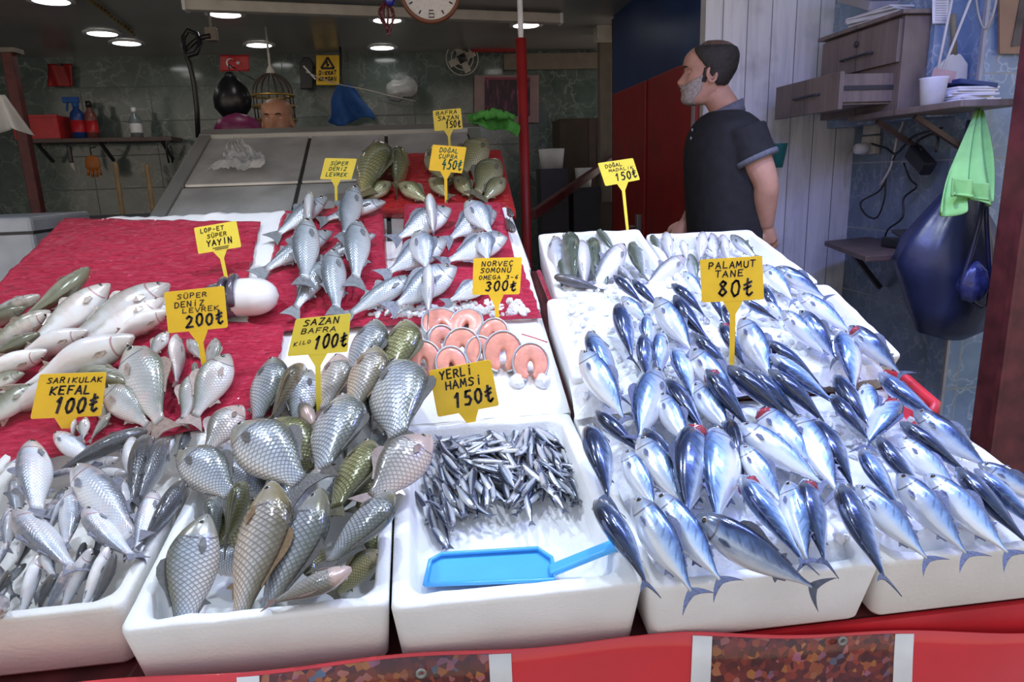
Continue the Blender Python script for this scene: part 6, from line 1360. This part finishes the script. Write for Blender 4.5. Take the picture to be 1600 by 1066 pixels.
rim = [atY(x, y, 2.10)-bgc+Vector((0, .0, 0)) for x, y in ((1538, 300), (1530, 350), (1516, 400), (1502, 440), (1510, 465), (1530, 480), (1545, 478), (1548, 440), (1545, 400), (1542, 350), (1540, 300))]
obj('opening_fold', MB().tube(rim, .008, 8).me('rim', True), MT['bag'], nb)
obj('inner_bag', bagmesh(None, [(.004, -.06), (.04, -.05), (.055, 0), (.04, .05), (.006, .08)], seed=5, am=.35).me('inner', True), simple('shiny_blue_film', (.04, .05, .16), .2, var=.5, vs=30, bump=.8, bs_=40), nb).location = atY(1522, 445, 2.10)-bgc
obj('bag_handle', MB().tube([atY(x, y, 2.24)-bgc for x, y in ((1545, 300), (1543, 250), (1534, 190), (1526, 250), (1510, 300))], .008, 8).me('handle', True), MT['bag'], nb)
# corner poster, red jamb, teal tub, red basin
r, fn, _ = flat_on_wall('wall_poster', 1562, -6, 1640, 84, 2.40, None, 'brown bordered poster cut off at the top right corner', 'poster')
obj('frame', MB().prism([fn(0, 0), fn(1, 0), fn(1, 1), fn(0, 1)], (0, .008, 0)).me('frame'), simple('tan_poster', (.28, .17, .11), .6), r); obj('print', MB().prism([fn(.22, .12), fn(.9, .2), fn(.9, .95), fn(.4, .95)], (0, -.003, 0)).me('print'), simple('dark_print', (.06, .05, .05), .6, var=.8, vs=12), r)
wires('wire', [(1525, -5), (1530, 25), (1540, 45), (1552, 20), (1557, -5)], 2.02, .004, 'offwhite', 'pale cord hanging at the top right beside the poster')
jb = empty('red_jamb', (1.93, 1.95, 0), 'dark red weathered wooden jamb at the right edge of the photo', 'jamb')
obj('post', MB().box((0, 0, 1.2), (.25, .10, 2.4)).me('post', bevel=.006), MT['darkred'], jb); obj('edge_strip', MB().box((-.128, -.045, 1.2), (.012, .02, 2.4)).me('strip'), MT['darkred'], jb); obj('foot_block', MB().box((0, 0, .06), (.30, .14, .12)).me('foot', bevel=.006), MT['darkred'], jb)
c = atY(1212, 262, 3.06); tt = empty('teal_tub', c, 'teal plastic tub fixed on the plank wall behind the standing man', 'tub')
obj('tub', MB().lathe((0, 0, 0), [(.001, 0), (.030, 0), (.046, .10), (.049, .105), (.042, .105), (.026, .008), (.001, .008)], 20).me('tub', True), simple('teal_plastic', (.03, .20, .18), .45), tt); obj('hook', MB().tube([(0, .045, .09), (0, .10, .09)], .005).me('hook', True), MT['dark'], tt)
a, b = on(1416, 592, 'F', .05), on(1462, 632, 'F', .03)
bs = empty('red_basin', (a+b)/2, 'red plastic basin edge sticking out beside the raised white box', 'basin'); c0 = -(a+b)/2
m = MB(); m.tube([a+c0+Vector((-.02, .05, 0)), a+c0, b+c0, b+c0+Vector((-.03, -.03, -.01))], .012, 8); obj('rim', m.me('rim', True), MT['redplastic'], bs)
m = MB(); m.hexa([a+c0+Vector((-.03, 0, -.12)), b+c0+Vector((-.05, 0, -.12)), b+c0+Vector((-.05, .06, -.12)), a+c0+Vector((-.03, .08, -.12)), a+c0, b+c0, b+c0+Vector((-.02, .03, 0)), a+c0+Vector((-.02, .05, 0))]); obj('wall', m.me('bwall', bevel=.008), MT['redplastic'], bs)

# =================================================================== PEOPLE
def cat1(keys, x): return cr(keys, [x])[0]
HEADK = [  # z above chin, front, back, half width
 (.000, .052, .010, .020), (.008, .082, -.005, .036), (.022, .094, -.020, .047), (.038, .092, -.040, .055), (.050, .089, -.054, .060), (.060, .092, -.060, .062), (.072, .088, -.066, .065), (.085, .087, -.072, .068), (.100, .087, -.082, .070), (.118, .084, -.092, .071), (.130, .085, -.097, .073), (.142, .093, -.100, .0745), (.160, .093, -.103, .076), (.180, .087, -.102, .075), (.200, .070, -.092, .068), (.214, .046, -.072, .054), (.223, .022, -.045, .036), (.228, -.005, -.018, .010)]
def headpt(z, a, off=0.0):
    f, b, w = cat1(HEADK, z); c = (f+b)/2; d = (f-b)/2; ca, sa = math.cos(a), math.sin(a)
    ex = .86; x = c+d*math.copysign(abs(ca)**ex, ca); y = w*math.copysign(abs(sa)**ex, sa)
    aa = (a+math.pi) % (2*math.pi)-math.pi
    nose = np.interp(z, [.064, .070, .076, .086, .100, .122, .134], [0, .010, .024, .031, .022, .008, 0])
    x += nose*math.exp(-(aa/ .16)**2)+.006*math.exp(-((abs(aa)-.24)/.09)**2)*math.exp(-((z-.074)/.008)**2)
    x -= .011*math.exp(-((abs(aa)-.42)/.16)**2)*math.exp(-((z-.122)/.010)**2)
    x += .004*math.exp(-((abs(aa)-.40)/.25)**2)*math.exp(-((z-.138)/.007)**2)
    lips = .005*(math.exp(-((z-.060)/.005)**2)+math.exp(-((z-.049)/.005)**2))*math.exp(-(aa/.28)**2); x += lips
    n = Vector((math.cos(a), math.sin(a), .0 if z < .17 else (z-.17)*14)).normalized()
    return Vector((x, y, z))+n*off
def ear(M, s):
    R = []
    for t in [i/12 for i in range(13)]:
        an = -2.0+4.6*t; R.append((.017*math.sin(an)-.002, .029*(-math.cos(an))))
    m = MB(); pts = [M @ Vector((-.005+p[0], s*(.074+.012*abs(math.sin(i*.3))), .104+p[1])) for i, p in enumerate(R)]
    m.tube(pts, .0062, 8); m.rings([[M @ Vector((-.006+r_*.015*math.cos(q), s*(.068+h_), .104+r_*.026*math.sin(q))) for q in [2*math.pi*k/14 for k in range(14)]] for r_, h_ in ((1, -.006), (1, .006), (.5, .006), (.1, .004))]); return m
def tobj(name, mb, vox, mat, parent, smooth=8, sm=.5):
    me = mb.me(name); tmp = bpy.data.objects.new('tmp', me); COL.objects.link(tmp)
    md = tmp.modifiers.new('r', 'REMESH'); md.mode = 'VOXEL'; md.voxel_size = vox; md.use_smooth_shade = True
    s = tmp.modifiers.new('s', 'SMOOTH'); s.iterations = smooth; s.factor = sm
    dg = bpy.context.evaluated_depsgraph_get(); ev = tmp.evaluated_get(dg); m2 = bpy.data.meshes.new_from_object(ev); bpy.data.objects.remove(tmp)
    for p in m2.polygons: p.use_smooth = True
    return obj(name, m2, mat, parent)
def limb(m, pts, rad, n=14):
    P_ = []; R_ = []
    K = [(i, *p, r) for i, (p, r) in enumerate(zip(pts, rad))]
    xs = [i*.2 for i in range((len(pts)-1)*5+1)]; C_ = cr(K, xs); m.tube([Vector(c[:3]) for c in C_], [max(.003, c[3]) for c in C_], n)
def ball(m, c, r, n=10):
    bm = bmesh.new(); bmesh.ops.create_uvsphere(bm, u_segments=14, v_segments=10, radius=1)
    rr = r if isinstance(r, (tuple, list)) else (r, r, r)
    m.add([Vector(c)+Vector((v.co.x*rr[0], v.co.y*rr[1], v.co.z*rr[2])) for v in bm.verts], [tuple(q.index for q in f.verts) for f in bm.faces]); bm.free()
def headparts(m, M):
    zs = [.0005]+[.228*i/44 for i in range(1, 44)]+[.2275]
    m.rings([[M @ headpt(z, 2*math.pi*k/48) for k in range(48)] for z in zs])
def patch(name, M, zr, ar, off, th, mat, parent, nz_=18, na=36, rise=0.0):
    v = []; f = []
    for i in range(nz_+1):
        for k in range(na+1):
            z0, z1 = zr; t = i/nz_; z = z0+(z1-z0)*t; a0, a1 = ar(z); a = a0+(a1-a0)*k/na
            e = min(1, min(k, na-k)/4, min(i, nz_-i)/2.5+.15); z += rise*min(1, abs(a)/1.45)**2*t; v.append(M @ headpt(z, a, off*e+.0015*nz(z*90, a*9, 2)))
    for i in range(nz_):
        for k in range(na): f.append((i*(na+1)+k, i*(na+1)+k+1, (i+1)*(na+1)+k+1, (i+1)*(na+1)+k))
    me = mesh(name, v, f, True); bm = bmesh.new(); bm.from_mesh(me); bmesh.ops.solidify(bm, geom=bm.faces[:], thickness=th); bm.to_mesh(me); bm.free()
    for p in me.polygons: p.use_smooth = True
    return obj(name, me, mat, parent)
def eyes_brows(M, parent, browmat):
    for s in (1, -1):
        m = MB(); ball(m, (0, 0, 0), .0125); me = m.me('eye', True); bm = bmesh.new(); bm.from_mesh(me)
        c = headpt(.121, s*.40, -.0075)
        for v in bm.verts: v.co = M @ (v.co+c)
        for fc in bm.faces:
            d_ = (M.inverted() @ fc.calc_center_median()-c).normalized(); fc.material_index = 1 if d_.x > .93 else 0
        bm.to_mesh(me); bm.free(); obj('eye', me, [MT['white'], MT['pupil']], parent)
        P_ = [M @ headpt(.137+.004*math.sin(t*3), s*(.18+.42*t), .001) for t in [i/8 for i in range(9)]]
        obj('eyebrow', MB().tube(P_, [.002, .0035, .004, .004, .0038, .0035, .003, .002, .001], 6).me('brow', True), browmat, parent)
# --- standing man in the black polo
MY = 2.75
def px_(x, y, Y=MY): return atY(x, y, Y)
chin = px_(1101, 164); hz = chin.z; hx = px_(1106, 110).x; yaw = math.radians(180-16)
MH = Matrix.Translation((hx, MY, hz)) @ Matrix.Rotation(yaw, 4, 'Z')
sc_ = (px_(1105, 66).z-hz)/.228
MH = MH @ Matrix.Scale(sc_, 4)
man = empty('person', (px_(1135, 380).x, MY, .2), 'man in a black polo shirt standing behind the right boxes, looking left', 'person')
mo = man.location.copy()
def loc(M): return Matrix.Translation(-mo) @ M
MHl = loc(MH)
body = MB(); headparts(body, MHl)
for s in (1, -1):
    e_ = ear(MHl, s); body.add(e_.v, e_.f)
def L_(p): return Vector(p)-mo
nb_ = L_(px_(1133, 172)); nt_ = MHl @ Vector((-.028, 0, .05))
limb(body, [nb_+Vector((.012, 0, -.06)), nb_, nb_.lerp(nt_, .5), nt_], [.072, .060, .056, .054], 18)
def torso(rows, grow=0.0, m=None, n=36):
    R = []
    for py, xf, xb, hw in rows:
        a_, b_ = L_(px_(xf, py)), L_(px_(xb, py)); c_ = (a_+b_)/2; hx_ = (b_.x-a_.x)/2+grow; R.append([Vector((c_.x+hx_*math.copysign(abs(math.cos(t))**.85, math.cos(t)), (hw+grow)*math.copysign(abs(math.sin(t))**.85, math.sin(t)), c_.z)) for t in [2*math.pi*k/n for k in range(n)]])
    m.rings(R)
rows = [(172, 1116, 1150, .05), (180, 1104, 1160, .12), (192, 1094, 1171, .165), (208, 1086, 1178, .185), (230, 1081, 1183, .19), (258, 1079, 1185, .185), (290, 1080, 1185, .18), (320, 1081, 1185, .175), (350, 1083, 1184, .175), (385, 1086, 1182, .175)]
torso(rows, -.008, body)
sL, eL, wL, hL = L_(px_(1163, 206, 2.60)), L_(px_(1196, 284, 2.55)), L_(px_(1196, 352, 2.60)), L_(px_(1202, 378, 2.62))
limb(body, [sL, sL.lerp(eL, .5), eL, eL.lerp(wL, .4), wL], [.064, .060, .047, .046, .032], 16)
sR, eR, wR = L_(px_(1120, 206, 2.90)), L_(px_(1110, 292, 2.96)), L_(px_(1074, 345, 2.86))
limb(body, [sR, sR.lerp(eR, .5), eR, eR.lerp(wR, .4), wR], [.060, .055, .046, .042, .030], 16)
def hand(m, w, d, side, L=.19, curl=.5):
    """w: wrist; d: pointing direction; side: unit vector from little finger to index"""
    d = d.normalized(); side = (side-d*side.dot(d)).normalized(); pn = d.cross(side)
    limb(m, [w, w+d*.03, w+d*.075], [.028, .030, .028], 12)
    for k in range(4):
        o_ = w+d*.04+side*(-.024+.016*k); limb(m, [o_, o_+d*.045], [.013, .0125], 10)
    for k, fl_ in enumerate((.060, .075, .082, .074)):
        b0 = w+d*.085+side*(-.029+.0195*k); c1 = b0+d*fl_*.45+pn*fl_*.12*curl; c2 = c1+d*fl_*.25+pn*fl_*.5*curl; c3 = c2-d*fl_*.05*curl+pn*fl_*.35*curl+d*fl_*.2*(1-curl)
        limb(m, [b0, c1, c2, c3], [.0095, .0092, .0085, .0072], 10)
    t0 = w+d*.028+side*.026; t1 = t0+side*.022+d*.03+pn*.012; t2 = t1+d*.032+pn*.014-side*.004
    limb(m, [t0, t1, t2], [.012, .0105, .008], 10)
hand(body, wL, hL-wL+Vector((.012, 0, -.02)), Vector((-.8, -.35, 0)), curl=.8)
hand(body, wR, Vector((-.5, 0, -.8)), Vector((-.5, .3, .2)), curl=.5)
hip = L_(px_(1136, 392)); fz_ = 0.0
for s in (-1, 1):
    h0 = hip+Vector((0, s*.095, .02)); kn = Vector((h0.x-.02, s*.10, .50)); an_ = Vector((h0.x+.03, s*.10, .08))
    limb(body, [h0, h0.lerp(kn, .5), kn, kn.lerp(an_, .4), an_], [.095, .085, .058, .056, .038], 14)
    limb(body, [an_+Vector((.02, 0, -.035)), an_+Vector((-.07, 0, -.045)), an_+Vector((-.16, s*.01, -.055))], [.036, .036, .024], 10)
bo = tobj('body', body, .0052, MT['skin'], man, 3, .4)
sh = MB(); torso(rows, .008, sh)
def sleeve(s_, e_, r0, r1): limb(sh, [s_+Vector((0, 0, .012)), s_.lerp(e_, .3), s_.lerp(e_, .56)], [r0, r0*1.0, r1], 18)
sleeve(sL, eL, .080, .083); sleeve(sR, eR, .076, .078)
limb(sh, [nb_+Vector((.0, 0, -.07)), nb_+Vector((.0, 0, -.015))], [.10, .072], 18)
so = tobj('polo_shirt', sh, .008, MT['shirt'], man, 6, .5)
for s_, e_, r_ in ((sL, eL, .0865), (sR, eR, .081)):
    c_ = s_.lerp(e_, .56); d_ = (e_-s_).normalized()
    obj('sleeve_band', MB().tube([c_-d_*.012, c_-d_*.004, c_+d_*.008], [r_-.002, r_, r_-.004], 24).me('band', True), MT['trim'], so)
fwd_ = Vector((math.cos(yaw), math.sin(yaw), 0)); lft_ = Vector((-fwd_.y, fwd_.x, 0))
cl_ = []
for h_, r_ in ((-.030, .080), (-.005, .074), (.018, .069)):
    cc = nb_+Vector((-.004, 0, h_+.0)); cl_.append([cc+fwd_*(r_*1.02*math.cos(t))+lft_*(r_*math.sin(t))+Vector((0, 0, -.030*math.cos(t)-.006)) for t in [math.radians(18+324*k/32) for k in range(33)]])
v = [p for r_ in cl_ for p in r_]; f = [(i*33+k, i*33+k+1, (i+1)*33+k+1, (i+1)*33+k) for i in range(2) for k in range(32)]
me = mesh('collar', v, f, True); bm = bmesh.new(); bm.from_mesh(me); bmesh.ops.solidify(bm, geom=bm.faces[:], thickness=.006); bm.to_mesh(me); bm.free(); obj('collar', me, MT['trim'], so)
for k, (bx, by) in enumerate(((1087, 203), (1085, 216))):
    obj('button', MB().lathe(L_(px_(bx-1, by))+Vector((-.012, 0, 0)), [(.001, -.002), (.006, -.002), (.006, .002), (.001, .002)], 10, Matrix.Rotation(math.radians(90), 3, 'Y')).me('button', True), MT['greypaint'], so)
tr_ = MB()
torso([(368, 1087, 1180, .172), (392, 1088, 1182, .178), (410, 1092, 1180, .175)], .006, tr_)
for s in (-1, 1):
    h0 = hip+Vector((0, s*.092, .02)); kn = Vector((h0.x-.02, s*.10, .50)); an_ = Vector((h0.x+.03, s*.10, .07)); limb(tr_, [h0, h0.lerp(kn, .5), kn, kn.lerp(an_, .5), an_], [.108, .098, .078, .072, .066], 16)
tobj('trousers', tr_, .012, MT['trousers'], man, 6, .5)
for s in (-1, 1):
    c_ = Vector((hip.x-.03, s*.10, .035)); m = MB(); ball(m, c_, (.14, .05, .045)); obj('shoe', m.me('shoe', True), MT['black'], man)
rad = math.radians
patch('thin_hair', MHl, (.196, .2265), lambda z: (rad(np.interp(z, [.196, .2265], [62, 40])), rad(360)-rad(np.interp(z, [.196, .2265], [62, 40]))), .0045, -.004, MT['thinhair'], man, 10, 48)
patch('hair', MHl, (.068, .206), lambda z: (rad(np.interp(z, [.068, .09, .12, .150, .175, .20, .2245], [118, 100, 84, 74, 60, 42, 30])), rad(360)-rad(np.interp(z, [.068, .09, .12, .150, .175, .20, .2245], [128, 106, 86, 74, 60, 42, 30]))), .0060, -.006, MT['hair'], man, 26, 60)
patch('beard', MHl, (.002, .074), lambda z: (rad(-np.interp(z, [0, .03, .078], [74, 82, 86])), rad(np.interp(z, [0, .03, .078], [74, 82, 86]))), .0022, -.003, MT['stubble'], man, 20, 44, .034)
for s in (1, -1):
    patch('sideburn', MHl, (.078, .128), lambda z: (s*rad(76), s*rad(88)), .0030, -.003*s, MT['hair'], man, 10, 8)
eyes_brows(MHl, man, MT['hair'])
# --- bald man behind the rack
BY = 4.0; bt = atY(430, 152, BY); m2_ = empty('person', (bt.x, BY, .2), 'bald man peering over the top edge of the steel rack', 'person'); mo = m2_.location.copy()
MB2 = Matrix.Translation(Vector((bt.x, BY, bt.z-.232))-mo) @ Matrix.Rotation(math.radians(-96), 4, 'Z')
body = MB(); headparts(body, MB2)
for s in (1, -1):
    e_ = ear(MB2, s); body.add(e_.v, e_.f)
hc = MB2 @ Vector((-.02, 0, 0)); zn = hc.z
limb(body, [(hc.x, hc.y, zn-.10), (hc.x, hc.y, zn-.03), (hc.x, hc.y, zn+.05)], [.068, .058, .056], 16)
body.rings([[Vector((hc.x+w*math.cos(t), hc.y+d_*math.sin(t), z)) for t in [2*math.pi*k/28 for k in range(28)]] for z, w, d_ in ((zn-.07, .06, .06), (zn-.10, .14, .085), (zn-.15, .19, .10), (zn-.35, .18, .11), (zn-.6, .165, .105), (zn-.72, .17, .105))])
for s in (-1, 1):
    S_ = Vector((hc.x+s*.185, hc.y, zn-.15)); E_ = S_+Vector((s*.05, .02, -.28)); W_ = E_+Vector((-s*.02, -.10, -.22)); limb(body, [S_, S_.lerp(E_, .5), E_, E_.lerp(W_, .4), W_], [.055, .05, .042, .04, .028]); hand(body, W_, W_-E_, Vector((-s, 0, 0)), curl=.5)
    H0 = Vector((hc.x+s*.09, hc.y, zn-.70)); limb(body, [H0, Vector((H0.x, hc.y, .5)), Vector((H0.x, hc.y+.02, .06))], [.09, .058, .04]); limb(body, [Vector((H0.x, hc.y+.03, .035)), Vector((H0.x, hc.y-.15, .025))], [.035, .026])
tobj('body', body, .006, MT['skin2'], m2_, 3, .4)
eyes_brows(MB2, m2_, MT['hair'])
sh = MB(); sh.rings([[Vector((hc.x+w*math.cos(t), hc.y+d_*math.sin(t), z)) for t in [2*math.pi*k/28 for k in range(28)]] for z, w, d_ in ((zn-.075, .08, .075), (zn-.10, .155, .10), (zn-.15, .205, .115), (zn-.35, .195, .125), (zn-.6, .18, .12), (zn-.74, .185, .12))])
for s in (-1, 1):
    S_ = Vector((hc.x+s*.185, hc.y, zn-.15)); E_ = S_+Vector((s*.05, .02, -.28)); limb(sh, [S_, S_.lerp(E_, .6)], [.072, .075])
tobj('shirt', sh, .012, simple('dark_maroon_shirt', (.05, .012, .02), .85), m2_, 5, .5)
tp = MB()
for s in (-1, 1): limb(tp, [Vector((hc.x+s*.09, hc.y, zn-.66)), Vector((hc.x+s*.09, hc.y, .5)), Vector((hc.x+s*.09, hc.y+.02, .08))], [.11, .08, .065])
tobj('trousers', tp, .014, MT['trousers'], m2_, 5, .5)
